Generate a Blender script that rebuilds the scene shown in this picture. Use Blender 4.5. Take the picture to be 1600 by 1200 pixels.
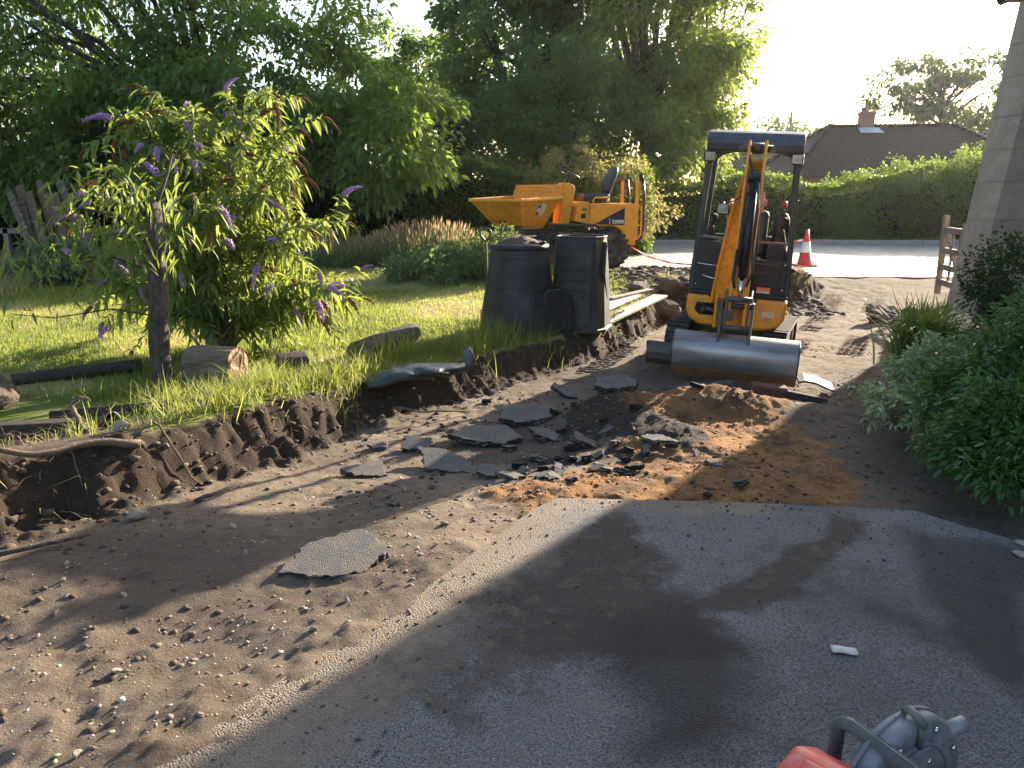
import bpy, math, random
import numpy as np
from mathutils import Vector, Matrix, Euler

for o in list(bpy.data.objects):
    bpy.data.objects.remove(o, do_unlink=True)
scene = bpy.context.scene
COL = scene.collection
R = math.radians
random.seed(7)
RNG = np.random.default_rng(11)

# ------------------------------------------------------------------ camera, sky, sun, exposure
cam_d = bpy.data.cameras.new('camera')
cam = bpy.data.objects.new('camera', cam_d)
COL.objects.link(cam)
cam.location = (0, 0, 1.55)
cam.rotation_euler = (R(90 - 13.5), 0, 0)
cam_d.sensor_width = 36
cam_d.lens = 36 * 1230 / 1600
cam_d.clip_end = 1500
scene.camera = cam

SUN_AZ, SUN_EL = R(39.0), R(18)          # azimuth measured from +Y (view direction) towards +X
world = bpy.data.worlds.new('World')
scene.world = world
world.use_nodes = True
wn = world.node_tree
for n in list(wn.nodes):
    wn.nodes.remove(n)
sky = wn.nodes.new('ShaderNodeTexSky')
sky.sky_type = 'NISHITA'
sky.sun_disc = False
sky.sun_elevation = SUN_EL
sky.sun_rotation = SUN_AZ
sky.air_density = 1.0
sky.dust_density = 2.3
sky.ozone_density = 1.0
bg = wn.nodes.new('ShaderNodeBackground')
bg.inputs['Strength'].default_value = 0.09
wo = wn.nodes.new('ShaderNodeOutputWorld')
wn.links.new(sky.outputs[0], bg.inputs[0])
wn.links.new(bg.outputs[0], wo.inputs[0])

sun_d = bpy.data.lights.new('sun', 'SUN')
sun_d.energy = 5.0
sun_d.angle = R(0.5)
sun_d.color = (1.0, 0.885, 0.71)
sun = bpy.data.objects.new('sun', sun_d)
COL.objects.link(sun)
sdir = Vector((math.sin(SUN_AZ) * math.cos(SUN_EL), math.cos(SUN_AZ) * math.cos(SUN_EL), math.sin(SUN_EL)))
sun.rotation_euler = sdir.to_track_quat('Z', 'Y').to_euler()
sun.location = sdir * 60

scene.view_settings.view_transform = 'Standard'
scene.view_settings.look = 'None'
scene.view_settings.gamma = 1
scene.view_settings.exposure = 2.25
scene.view_settings.use_curve_mapping = False
scene.cycles.max_bounces = 6
scene.cycles.diffuse_bounces = 3
scene.cycles.transmission_bounces = 4
scene.cycles.transparent_max_bounces = 6
scene.cycles.sample_clamp_indirect = 6

# ------------------------------------------------------------------ noise (for shaping the ground)
def _hash(ix, iy, seed):
    h = (ix.astype(np.int64) * 374761393 + iy.astype(np.int64) * 668265263 + seed * 974634777) & 0x7fffffff
    h = ((h ^ (h >> 13)) * 1274126177) & 0x7fffffff
    return ((h ^ (h >> 16)) & 0xffff) / 65535.0

def vnoise(x, y, seed=0):
    x = np.asarray(x, float); y = np.asarray(y, float)
    ix = np.floor(x); iy = np.floor(y)
    fx = x - ix; fy = y - iy
    fx = fx * fx * (3 - 2 * fx); fy = fy * fy * (3 - 2 * fy)
    a = _hash(ix, iy, seed); b = _hash(ix + 1, iy, seed)
    c = _hash(ix, iy + 1, seed); d = _hash(ix + 1, iy + 1, seed)
    return (a + (b - a) * fx) * (1 - fy) + (c + (d - c) * fx) * fy

def fbm(x, y, f, octv=4, seed=0, gain=0.5):
    s = 0; a = 1; t = 0
    for k in range(octv):
        c, sn = math.cos(0.7 * k + seed), math.sin(0.7 * k + seed)
        s = s + a * (vnoise((x * c - y * sn) * f + 31.7 * k, (x * sn + y * c) * f - 17.3 * k, seed + k) - 0.5)
        t += a; a *= gain; f *= 2.03
    return s / t * 2

def sstep(a, b, x):
    t = np.clip((x - a) / (b - a), 0, 1)
    return t * t * (3 - 2 * t)

# ------------------------------------------------------------------ tagging
def tag(o, label, cat, group=None, kind=None):
    o['label'] = label
    o['category'] = cat
    if group: o['group'] = group
    if kind: o['kind'] = kind
    return o

def thing(name, label, cat, loc=(0, 0, 0), rot=(0, 0, 0), group=None):
    o = bpy.data.objects.new(name, None)
    o.empty_display_size = 0.1
    COL.objects.link(o)
    o.location = loc
    o.rotation_euler = rot
    return tag(o, label, cat, group)

def copy_tree(o, parent=None):
    c = o.copy()
    COL.objects.link(c)
    c.parent = parent
    for ch in list(o.children):
        copy_tree(ch, c)
    return c

# ------------------------------------------------------------------ mesh building
class MB:
    def __init__(s):
        s.v = []; s.f = []; s.sm = []
    def add(s, verts, faces, smooth=False):
        o = len(s.v)
        s.v += [tuple(p) for p in verts]
        s.f += [tuple(i + o for i in f) for f in faces]
        s.sm += [smooth] * len(faces)
        return s
    def box(s, c, size, rot=None, taper=None):
        hx, hy, hz = size[0] / 2, size[1] / 2, size[2] / 2
        vs = []
        for sz in (-1, 1):
            k = taper if (taper is not None and sz > 0) else 1
            for sx, sy in ((-1, -1), (1, -1), (1, 1), (-1, 1)):
                vs.append(Vector((sx * hx * k, sy * hy * k, sz * hz)))
        if rot is not None:
            m = Euler(rot).to_matrix() if not isinstance(rot, Matrix) else rot
            vs = [m @ v for v in vs]
        c = Vector(c)
        return s.add([v + c for v in vs], [(3, 2, 1, 0), (4, 5, 6, 7), (0, 1, 5, 4), (1, 2, 6, 5), (2, 3, 7, 6), (3, 0, 4, 7)])
    def bar(s, a, b, w, h, up=(0, 0, 1)):
        a = Vector(a); b = Vector(b)
        d = (b - a)
        L = d.length
        d = d.normalized()
        u = Vector(up)
        if abs(d.dot(u)) > 0.98: u = Vector((0, 1, 0))
        x = d.cross(u).normalized()
        z = x.cross(d).normalized()
        m = Matrix((x, d, z)).transposed()
        return s.box((a + b) / 2, (w, L, h), m)
    def prism(s, prof, axis, lo, hi):
        """prof: list of 2D points; axis 'x': (y,z), 'y': (x,z), 'z': (x,y)"""
        n = len(prof)
        def mk(p, t):
            if axis == 'x': return (t, p[0], p[1])
            if axis == 'y': return (p[0], t, p[1])
            return (p[0], p[1], t)
        area = sum(prof[i][0] * prof[(i + 1) % n][1] - prof[(i + 1) % n][0] * prof[i][1] for i in range(n))
        if (area < 0) != (axis == 'y'): prof = prof[::-1]
        vs = [mk(p, lo) for p in prof] + [mk(p, hi) for p in prof]
        fs = [tuple(range(n - 1, -1, -1)), tuple(range(n, 2 * n))]
        for i in range(n):
            j = (i + 1) % n
            fs.append((i, j, n + j, n + i))
        return s.add(vs, fs)
    def tube(s, path, rad, n=10, cap=True, smooth=True):
        P = [Vector(p) for p in path]
        if not hasattr(rad, '__len__'): rad = [rad] * len(P)
        vs = []; fs = []
        prev = None
        for i, p in enumerate(P):
            d = (P[min(i + 1, len(P) - 1)] - P[max(i - 1, 0)]).normalized()
            if prev is None:
                a = Vector((0, 0, 1)) if abs(d.z) < 0.9 else Vector((1, 0, 0))
                x = d.cross(a).normalized()
            else:
                x = (prev - d * prev.dot(d)).normalized()
            prev = x
            y = d.cross(x)
            for k in range(n):
                t = 2 * math.pi * k / n
                vs.append(p + (x * math.cos(t) + y * math.sin(t)) * rad[i])
        for i in range(len(P) - 1):
            for k in range(n):
                k2 = (k + 1) % n
                fs.append((i * n + k, i * n + k2, (i + 1) * n + k2, (i + 1) * n + k))
        s.add(vs, fs, smooth)
        if cap:
            o = len(s.v) - len(vs)
            s.f += [tuple(o + k for k in range(n - 1, -1, -1)), tuple(o + (len(P) - 1) * n + k for k in range(n))]
            s.sm += [False, False]
        return s
    def lathe(s, prof, n=32, c=(0, 0, 0), axis='z', smooth=True, caps=True):
        vs = []; fs = []
        for (r, z) in prof:
            for k in range(n):
                t = 2 * math.pi * k / n
                a, b = r * math.cos(t), r * math.sin(t)
                if axis == 'z': p = (a, b, z)
                elif axis == 'x': p = (z, a, b)
                else: p = (b, z, a)
                vs.append((p[0] + c[0], p[1] + c[1], p[2] + c[2]))
        m = len(prof)
        for i in range(m - 1):
            for k in range(n):
                k2 = (k + 1) % n
                fs.append((i * n + k, i * n + k2, (i + 1) * n + k2, (i + 1) * n + k))
        s.add(vs, fs, smooth)
        if caps:
            o = len(s.v) - len(vs)
            s.f += [tuple(o + k for k in range(n - 1, -1, -1)), tuple(o + (m - 1) * n + k for k in range(n))]
            s.sm += [False, False]
        return s
    def loft(s, rings, closed=True, caps=True, smooth=True):
        n = len(rings[0]); vs = [p for r in rings for p in r]; fs = []
        for i in range(len(rings) - 1):
            for k in range(n if closed else n - 1):
                k2 = (k + 1) % n
                fs.append((i * n + k, i * n + k2, (i + 1) * n + k2, (i + 1) * n + k))
        s.add(vs, fs, smooth)
        if caps:
            o = len(s.v) - len(vs)
            s.f += [tuple(o + k for k in range(n - 1, -1, -1)), tuple(o + (len(rings) - 1) * n + k for k in range(n))]
            s.sm += [False, False]
        return s
    def xf(s, m):
        s.v = [tuple(m @ Vector(p)) for p in s.v]
        return s
    def mesh(s, name):
        me = bpy.data.meshes.new(name)
        me.from_pydata(s.v, [], s.f)
        me.polygons.foreach_set('use_smooth', s.sm)
        me.update()
        return me
    def build(s, name, mat, parent=None, bevel=0, seg=2, loc=None, rot=None):
        o = bpy.data.objects.new(name, s.mesh(name))
        COL.objects.link(o)
        o.data.materials.append(mat)
        if parent: o.parent = parent
        if loc is not None: o.location = loc
        if rot is not None: o.rotation_euler = rot
        if bevel:
            b = o.modifiers.new('bevel', 'BEVEL')
            b.width = bevel; b.segments = seg; b.limit_method = 'ANGLE'; b.angle_limit = R(35)
            b.harden_normals = False
        return o

def np_obj(name, V, F, mat, parent=None, smooth=False, attrs=None):
    """V (N,3), F (M,k) same-size faces"""
    V = np.ascontiguousarray(V, np.float32); F = np.ascontiguousarray(F, np.int32)
    k = F.shape[1]
    me = bpy.data.meshes.new(name)
    me.vertices.add(len(V)); me.vertices.foreach_set('co', V.ravel())
    me.loops.add(F.size); me.loops.foreach_set('vertex_index', F.ravel())
    me.polygons.add(len(F))
    me.polygons.foreach_set('loop_start', np.arange(0, F.size, k, dtype=np.int32))
    me.polygons.foreach_set('loop_total', np.full(len(F), k, np.int32))
    me.polygons.foreach_set('use_smooth', np.full(len(F), smooth))
    me.update(calc_edges=True)
    for an, av in (attrs or {}).items():
        at = me.attributes.new(an, 'FLOAT', 'POINT')
        at.data.foreach_set('value', np.ascontiguousarray(av, np.float32))
    me.validate()
    o = bpy.data.objects.new(name, me)
    COL.objects.link(o)
    me.materials.append(mat)
    if parent: o.parent = parent
    return o

def nrm(a):
    return a / np.maximum(np.linalg.norm(a, axis=-1, keepdims=True), 1e-9)

def rand_dir(n, rng=RNG):
    return nrm(rng.normal(size=(n, 3)))

def leaf_geo(pos, d, up, length, wr, shape='rhomb', droop=0.25, fold=0.18):
    """leaf-shaped faces: pos base, d direction, up approximate normal -> V, F(tris)"""
    N = len(pos)
    d = nrm(d); side = nrm(np.cross(d, up)); nn = np.cross(side, d)
    L = length[:, None]; w = L * wr * 0.5
    dn = np.array([0, 0, -1.0])
    if shape == 'rhomb':
        b = pos
        c = pos + d * L * 0.48
        l = c - side * w + nn * w * fold; r = c + side * w + nn * w * fold
        t = pos + d * L + dn * L * droop
        V = np.stack([b, l, r, t], 1).reshape(-1, 3)
        F = np.array([[0, 3, 1], [0, 2, 3]])
        k = 4
    else:
        c1 = pos + d * L * 0.30 + dn * L * droop * 0.08
        c2 = pos + d * L * 0.66 + dn * L * droop * 0.42
        t = pos + d * L + dn * L * droop
        l1 = c1 - side * w + nn * w * fold * 2; r1 = c1 + side * w + nn * w * fold * 2
        l2 = c2 - side * w * 0.72 + nn * w * fold * 1.5; r2 = c2 + side * w * 0.72 + nn * w * fold * 1.5
        V = np.stack([pos, c1, l1, r1, c2, l2, r2, t], 1).reshape(-1, 3)
        F = np.array([[0, 1, 2], [0, 3, 1], [1, 4, 5], [1, 5, 2], [1, 3, 6], [1, 6, 4], [4, 7, 5], [4, 6, 7]])
        k = 8
    FF = (F[None] + (np.arange(N) * k)[:, None, None]).reshape(-1, 3)
    return V, FF, k

def leaves_obj(name, pos, d, up, length, wr, mat, parent=None, shape='rhomb', droop=0.25, fold=0.18, tint=None):
    V, F, k = leaf_geo(pos, d, up, length, wr, shape, droop, fold)
    if tint is None: tint = RNG.random(len(pos))
    return np_obj(name, V, F, mat, parent, attrs={'tint': np.repeat(tint, k)})

# ------------------------------------------------------------------ materials
def new_mat(name):
    m = bpy.data.materials.new(name)
    m.use_nodes = True
    nt = m.node_tree
    for n in list(nt.nodes): nt.nodes.remove(n)
    out = nt.nodes.new('ShaderNodeOutputMaterial')
    return m, nt, out

class NT:
    def __init__(s, nt): s.nt = nt
    def n(s, t, **kw):
        nd = s.nt.nodes.new(t)
        for k, v in kw.items(): setattr(nd, k, v)
        return nd
    def l(s, a, b): s.nt.links.new(a, b)
    def val(s, sock, v):
        if isinstance(v, (int, float)) or (hasattr(v, '__len__') and not hasattr(v, 'links')): sock.default_value = v
        else: s.l(v, sock)
    def coord(s): return s.n('ShaderNodeTexCoord').outputs['Object']
    def noise(s, vec, scale, detail=4, rough=0.55, dist=0):
        nd = s.n('ShaderNodeTexNoise')
        s.l(vec, nd.inputs['Vector'])
        nd.inputs['Scale'].default_value = scale; nd.inputs['Detail'].default_value = detail
        nd.inputs['Roughness'].default_value = rough; nd.inputs['Distortion'].default_value = dist
        return nd.outputs['Fac']
    def vor(s, vec, scale, out='Distance', feature='F1'):
        nd = s.n('ShaderNodeTexVoronoi', feature=feature)
        s.l(vec, nd.inputs['Vector']); nd.inputs['Scale'].default_value = scale
        return nd.outputs[out]
    def ramp(s, fac, lo, hi, a=0.0, b=1.0):
        nd = s.n('ShaderNodeMapRange'); nd.clamp = True
        s.l(fac, nd.inputs['Value'])
        nd.inputs['From Min'].default_value = lo; nd.inputs['From Max'].default_value = hi
        nd.inputs['To Min'].default_value = a; nd.inputs['To Max'].default_value = b
        return nd.outputs['Result']
    def mix(s, fac, a, b):
        nd = s.n('ShaderNodeMix', data_type='RGBA')
        s.val(nd.inputs['Factor'], fac)
        for sock, v in ((nd.inputs[6], a), (nd.inputs[7], b)):
            if isinstance(v, tuple): sock.default_value = (*v[:3], 1)
            else: s.l(v, sock)
        return nd.outputs[2]
    def math(s, op, a, b=0.0):
        nd = s.n('ShaderNodeMath', operation=op)
        s.val(nd.inputs[0], a); s.val(nd.inputs[1], b)
        return nd.outputs[0]
    def attr(s, name):
        nd = s.n('ShaderNodeAttribute'); nd.attribute_name = name
        return nd.outputs['Fac']
    def bump(s, h, strength, dist, normal=None):
        nd = s.n('ShaderNodeBump')
        nd.inputs['Strength'].default_value = strength; nd.inputs['Distance'].default_value = dist
        s.l(h, nd.inputs['Height'])
        if normal is not None: s.l(normal, nd.inputs['Normal'])
        return nd.outputs['Normal']
    def bsdf(s, color, rough=0.6, metal=0.0, spec=0.5, normal=None):
        b = s.n('ShaderNodeBsdfPrincipled')
        if isinstance(color, tuple): b.inputs['Base Color'].default_value = (*color[:3], 1)
        else: s.l(color, b.inputs['Base Color'])
        s.val(b.inputs['Roughness'], rough); s.val(b.inputs['Metallic'], metal)
        b.inputs['Specular IOR Level'].default_value = spec
        if normal is not None: s.l(normal, b.inputs['Normal'])
        return b.outputs[0]

def surf(name, c1, c2=None, scale=6, rough=0.6, rough2=None, metal=0, spec=0.4, bump=0.0, bscale=40, dirt=None, dirt_amt=0.4, dscale=5, stretch=None):
    """painted / worn / natural surface with two tones, fine relief and optional dirt"""
    m, nt, out = new_mat(name); t = NT(nt)
    co = t.coord()
    if stretch:
        mp = t.n('ShaderNodeMapping'); mp.inputs['Scale'].default_value = stretch
        t.l(co, mp.inputs['Vector']); co = mp.outputs[0]
    nz = t.noise(co, scale, 6, 0.6)
    col = t.mix(t.ramp(nz, 0.35, 0.65), c1, c2 or c1)
    rg = t.ramp(nz, 0.3, 0.7, rough, rough if rough2 is None else rough2)
    if dirt:
        dn = t.noise(co, dscale, 8, 0.7)
        df = t.math('MULTIPLY', t.ramp(dn, 0.48, 0.68), dirt_amt)
        col = t.mix(df, col, dirt)
        rg = t.math('MAXIMUM', rg, t.math('MULTIPLY', df, 0.9))
    nor = None
    if bump:
        nor = t.bump(t.noise(co, bscale, 6, 0.65), bump, 0.02)
    t.l(t.bsdf(col, rg, metal, spec, nor), out.inputs[0])
    return m

def leaf_mat(name, c_dark, c_mid, c_hi, trans=0.45, rough=0.45, spec=0.35, tcol=None):
    m, nt, out = new_mat(name); t = NT(nt)
    a = t.attr('tint')
    col = t.mix(t.ramp(a, 0.0, 0.6), c_dark, c_mid)
    col = t.mix(t.ramp(a, 0.7, 1.0), col, c_hi)
    b = t.bsdf(col, rough, 0, spec)
    tr = t.n('ShaderNodeBsdfTranslucent')
    tc = t.mix(0.5, col, tcol or (c_hi[0] * 1.5, c_hi[1] * 1.5, c_hi[2] * 0.8))
    t.l(tc, tr.inputs[0])
    mx = t.n('ShaderNodeMixShader'); mx.inputs[0].default_value = trans
    t.l(b, mx.inputs[1]); t.l(tr.outputs[0], mx.inputs[2])
    t.l(mx.outputs[0], out.inputs[0])
    return m

M = {}
M['bark'] = surf('bark', (0.085, 0.066, 0.05), (0.035, 0.027, 0.021), 16, 0.95, bump=1.0, bscale=26, stretch=(1, 1, 0.4), dirt=(0.17, 0.155, 0.13), dirt_amt=0.5, dscale=22)
M['bark_pale'] = surf('bark_pale', (0.16, 0.13, 0.10), (0.09, 0.07, 0.05), 9, 0.9, bump=0.9, bscale=30, stretch=(1, 1, 0.35))
M['twig'] = surf('twig', (0.13, 0.09, 0.055), (0.07, 0.05, 0.03), 20, 0.85)
M['stem_green'] = surf('stem_green', (0.16, 0.15, 0.06), (0.12, 0.08, 0.04), 12, 0.7)
M['orange'] = surf('orange', (0.74, 0.305, 0.010), (0.66, 0.26, 0.010), 5, 0.36, 0.5, spec=0.5, dirt=(0.16, 0.10, 0.055), dirt_amt=0.45, dscale=7, bump=0.04, bscale=60)
M['orange_worn'] = surf('orange_worn', (0.72, 0.29, 0.010), (0.58, 0.225, 0.012), 8, 0.45, 0.65, dirt=(0.07, 0.04, 0.025), dirt_amt=0.7, dscale=19, bump=0.1, bscale=50)
M['black_metal'] = surf('black_metal', (0.009, 0.009, 0.010), (0.014, 0.014, 0.015), 6, 0.28, 0.45, spec=0.4, dirt=(0.05, 0.046, 0.042), dirt_amt=0.2)
M['black_plastic'] = surf('black_plastic', (0.010, 0.010, 0.011), (0.016, 0.016, 0.017), 8, 0.42, 0.55, spec=0.4, dirt=(0.045, 0.042, 0.04), dirt_amt=0.15)
M['canopy'] = surf('canopy', (0.035, 0.04, 0.05), (0.045, 0.05, 0.06), 6, 0.3, 0.42, dirt=(0.12, 0.11, 0.10), dirt_amt=0.25)
M['rubber'] = surf('rubber', (0.018, 0.017, 0.017), (0.035, 0.03, 0.026), 10, 0.85, dirt=(0.13, 0.10, 0.07), dirt_amt=0.6, bump=0.2)
M['steel'] = surf('steel', (0.34, 0.335, 0.33), (0.20, 0.185, 0.17), 4, 0.4, 0.55, metal=0.6, dirt=(0.10, 0.075, 0.055), dirt_amt=0.55, dscale=6, bump=0.05, stretch=(0.3, 1, 2.0))
M['steel_rust'] = surf('steel_rust', (0.24, 0.12, 0.055), (0.16, 0.085, 0.05), 12, 0.7, metal=0.2, bump=0.3)
M['steel_dark'] = surf('steel_dark', (0.07, 0.065, 0.06), (0.11, 0.095, 0.08), 9, 0.55, metal=0.5, dirt=(0.12, 0.09, 0.06), dirt_amt=0.5)
M['chrome'] = surf('chrome', (0.6, 0.6, 0.6), None, 5, 0.2, metal=1)
M['hose'] = surf('hose', (0.015, 0.015, 0.016), None, 5, 0.5)
M['seat'] = surf('seat', (0.02, 0.022, 0.027), (0.028, 0.03, 0.034), 5, 0.38, 0.5)
M['lens'] = surf('lens', (0.34, 0.31, 0.26), (0.22, 0.20, 0.165), 30, 0.12, spec=0.8)
M['white_paint'] = surf('white_paint', (0.75, 0.74, 0.70), (0.6, 0.58, 0.54), 8, 0.5, dirt=(0.3, 0.25, 0.2), dirt_amt=0.4)
M['red_knob'] = surf('red_knob', (0.35, 0.02, 0.02), None, 5, 0.4)
M['sticker_orange'] = surf('sticker_orange', (0.75, 0.16, 0.05), (0.7, 0.3, 0.2), 30, 0.5)
M['sticker_pale'] = surf('sticker_pale', (0.62, 0.52, 0.40), (0.5, 0.36, 0.22), 30, 0.5)
M['navy'] = surf('navy', (0.012, 0.014, 0.03), None, 5, 0.4)
M['red_plastic'] = surf('red_plastic', (0.62, 0.035, 0.03), (0.5, 0.03, 0.03), 6, 0.45, dirt=(0.3, 0.2, 0.15), dirt_amt=0.3)
M['bin'] = surf('bin', (0.016, 0.0165, 0.017), (0.024, 0.024, 0.0245), 3, 0.45, 0.58, spec=0.32, dirt=(0.16, 0.14, 0.115), dirt_amt=0.22, dscale=4)
M['old_wood'] = surf('old_wood', (0.21, 0.165, 0.115), (0.12, 0.09, 0.062), 5, 0.9, bump=1.0, bscale=14, stretch=(0.7, 7, 7), dirt=(0.035, 0.025, 0.018), dirt_amt=0.9, dscale=3.2)
M['grey_wood'] = surf('grey_wood', (0.25, 0.215, 0.17), (0.15, 0.125, 0.095), 5, 0.85, bump=0.4, bscale=25, stretch=(7, 7, 1))
M['dark_wood'] = surf('dark_wood', (0.06, 0.045, 0.035), (0.035, 0.027, 0.02), 7, 0.9, bump=0.8, bscale=20, stretch=(1, 5, 5))
M['cut_wood'] = surf('cut_wood', (0.24, 0.15, 0.075), (0.13, 0.075, 0.036), 14, 0.8, bump=0.7, bscale=30)
M['brown_wood'] = surf('brown_wood', (0.14, 0.085, 0.05), (0.09, 0.055, 0.033), 6, 0.8, bump=0.4, stretch=(5, 5, 1))
M['board_silver'] = surf('board_silver', (0.50, 0.48, 0.44), (0.36, 0.33, 0.29), 5, 0.5, spec=0.5, bump=0.1, stretch=(4, 1, 4))
M['rubble'] = surf('rubble', (0.17, 0.125, 0.085), (0.09, 0.065, 0.045), 10, 0.95, bump=1.0, bscale=24)
M['stone_pale'] = surf('stone_pale', (0.30, 0.25, 0.20), (0.19, 0.155, 0.12), 30, 0.8, bump=0.4)
M['soil_lump'] = surf('soil_lump', (0.085, 0.062, 0.043), (0.05, 0.036, 0.026), 14, 0.95, bump=1.0, bscale=40)
M['root'] = surf('root', (0.17, 0.115, 0.07), (0.10, 0.07, 0.045), 20, 0.9, bump=0.5)
M['bag'] = surf('bag', (0.016, 0.019, 0.02), (0.022, 0.028, 0.03), 5, 0.3, 0.42, spec=0.5, dirt=(0.08, 0.07, 0.06), dirt_amt=0.4, bump=0.35, bscale=9)
M['brick_red'] = surf('brick_red', (0.16, 0.06, 0.045), (0.09, 0.045, 0.035), 20, 0.9, bump=0.5)
M['glass'] = surf('glass', (0.05, 0.07, 0.09), None, 4, 0.08, spec=0.8)
M['shed_paint'] = surf('shed_paint', (0.35, 0.47, 0.60), (0.28, 0.40, 0.52), 3, 0.6)
M['grey_plastic'] = surf('grey_plastic', (0.055, 0.062, 0.062), (0.08, 0.088, 0.088), 12, 0.5, 0.65, dirt=(0.25, 0.22, 0.19), dirt_amt=0.4, dscale=20)
M['guard_metal'] = surf('guard_metal', (0.24, 0.255, 0.28), (0.12, 0.13, 0.15), 14, 0.5, 0.65, metal=0.35, dirt=(0.30, 0.26, 0.23), dirt_amt=0.7, dscale=18, bump=0.1)
M['saw_red'] = surf('saw_red', (0.50, 0.045, 0.04), (0.42, 0.04, 0.035), 12, 0.45, 0.6, dirt=(0.38, 0.27, 0.24), dirt_amt=0.55, dscale=22)
M['white_rag'] = surf('white_rag', (0.5, 0.485, 0.47), (0.38, 0.37, 0.36), 20, 0.8)
M['blue_badge'] = surf('blue_badge', (0.15, 0.38, 0.55), None, 20, 0.5)
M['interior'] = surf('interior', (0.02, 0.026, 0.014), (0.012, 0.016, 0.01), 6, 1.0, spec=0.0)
M['flower_purple'] = surf('flower_purple', (0.52, 0.32, 0.60), (0.40, 0.21, 0.48), 60, 0.7, bump=1.0, bscale=90)
M['flower_brown'] = surf('flower_brown', (0.26, 0.10, 0.035), (0.13, 0.05, 0.02), 60, 0.9, bump=1.0, bscale=90)
M['kerb'] = surf('kerb', (0.30, 0.28, 0.25), (0.22, 0.20, 0.18), 9, 0.9, bump=0.3)
M['roof_lead'] = surf('roof_lead', (0.40, 0.42, 0.45), None, 9, 0.6)
M['blossom_dry'] = surf('blossom_dry', (0.30, 0.22, 0.15), (0.22, 0.15, 0.10), 30, 0.9)
M['tar'] = surf('tar', (0.012, 0.011, 0.011), (0.022, 0.02, 0.018), 30, 0.9, bump=1.0, bscale=80)

LM = {}
LM['grass'] = leaf_mat('grass_blade', (0.07, 0.115, 0.02), (0.13, 0.18, 0.035), (0.40, 0.35, 0.13), 0.47, 0.5, 0.3, (0.50, 0.50, 0.10))
LM['dry'] = leaf_mat('dry_blade', (0.20, 0.16, 0.08), (0.30, 0.24, 0.12), (0.42, 0.34, 0.18), 0.35, 0.7, 0.2, (0.5, 0.42, 0.2))
LM['cherry'] = leaf_mat('cherry_leaf', (0.06, 0.12, 0.036), (0.10, 0.175, 0.045), (0.23, 0.27, 0.06), 0.5, 0.38, 0.45, (0.40, 0.52, 0.06))
LM['oak'] = leaf_mat('oak_leaf', (0.065, 0.115, 0.042), (0.105, 0.165, 0.052), (0.18, 0.225, 0.06), 0.48, 0.45, 0.35, (0.32, 0.42, 0.07))
LM['ash'] = leaf_mat('ash_leaf', (0.085, 0.14, 0.045), (0.135, 0.195, 0.055), (0.22, 0.26, 0.07), 0.52, 0.45, 0.35, (0.42, 0.48, 0.08))
LM['hedge'] = leaf_mat('hedge_leaf', (0.05, 0.09, 0.022), (0.085, 0.14, 0.032), (0.19, 0.22, 0.05), 0.45, 0.42, 0.4, (0.36, 0.45, 0.06))
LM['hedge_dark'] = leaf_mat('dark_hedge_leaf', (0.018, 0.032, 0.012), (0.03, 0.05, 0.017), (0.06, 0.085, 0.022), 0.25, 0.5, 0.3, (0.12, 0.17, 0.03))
LM['buddleia'] = leaf_mat('buddleia_leaf', (0.085, 0.15, 0.045), (0.14, 0.21, 0.055), (0.30, 0.29, 0.075), 0.48, 0.5, 0.3, (0.42, 0.45, 0.06))
LM['laurel'] = leaf_mat('laurel_leaf', (0.03, 0.085, 0.018), (0.05, 0.125, 0.026), (0.09, 0.18, 0.035), 0.3, 0.3, 0.5, (0.14, 0.24, 0.03))
LM['varieg'] = leaf_mat('variegated_leaf', (0.13, 0.20, 0.09), (0.24, 0.31, 0.15), (0.62, 0.64, 0.45), 0.3, 0.4, 0.4, (0.35, 0.42, 0.12))
LM['lily'] = leaf_mat('strap_leaf', (0.06, 0.12, 0.02), (0.10, 0.17, 0.03), (0.20, 0.24, 0.05), 0.4, 0.4, 0.4, (0.3, 0.38, 0.05))
LM['sage'] = leaf_mat('sage_leaf', (0.08, 0.12, 0.05), (0.12, 0.165, 0.06), (0.22, 0.25, 0.10), 0.35, 0.6, 0.25, (0.32, 0.38, 0.10))
LM['far'] = leaf_mat('far_leaf', (0.07, 0.10, 0.045), (0.10, 0.135, 0.055), (0.13, 0.165, 0.06), 0.4, 0.6, 0.2, (0.2, 0.25, 0.07))
LM['fallen'] = leaf_mat('seedhead', (0.25, 0.15, 0.09), (0.34, 0.24, 0.13), (0.45, 0.36, 0.2), 0.4, 0.8, 0.1, (0.5, 0.38, 0.2))
# ------------------------------------------------------------------ ground shape
FOOT_Y = [-6, 1, 2, 3.4, 4.0, 5.06, 6.04, 7.04, 7.85, 8.84, 9.26, 10.4, 11.6, 12.0, 12.5, 13.1, 14, 16]
FOOT_X = [-9, -4.2, -3.4, -2.42, -1.95, -1.35, -0.92, 0.0, 0.52, 1.23, 1.53, 1.98, 2.4, 3.7, 4.65, 5.15, 5.5, 6]
TOP_Y = [-6, 1, 2, 3.4, 4.0, 4.42, 4.68, 5.1, 6.04, 7.04, 7.67, 8.84, 10.4, 11.8, 12.2, 12.7, 13.3, 14, 16]
TOP_X = [-11, -5.4, -4.4, -3.35, -2.75, -2.2, -2.0, -1.68, -1.2, -0.42, 0.05, 1.02, 1.88, 2.15, 3.2, 4.2, 4.8, 5.3, 5.9]
BED_Y = [-6, 1, 2.6, 3.26, 3.94, 5.17, 7.1, 9, 11.2, 12.5, 14, 17]
BED_X = [3.4, 3.2, 2.9, 2.35, 2.5, 2.75, 3.75, 4.5, 5.7, 6.7, 7.6, 9]

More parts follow.
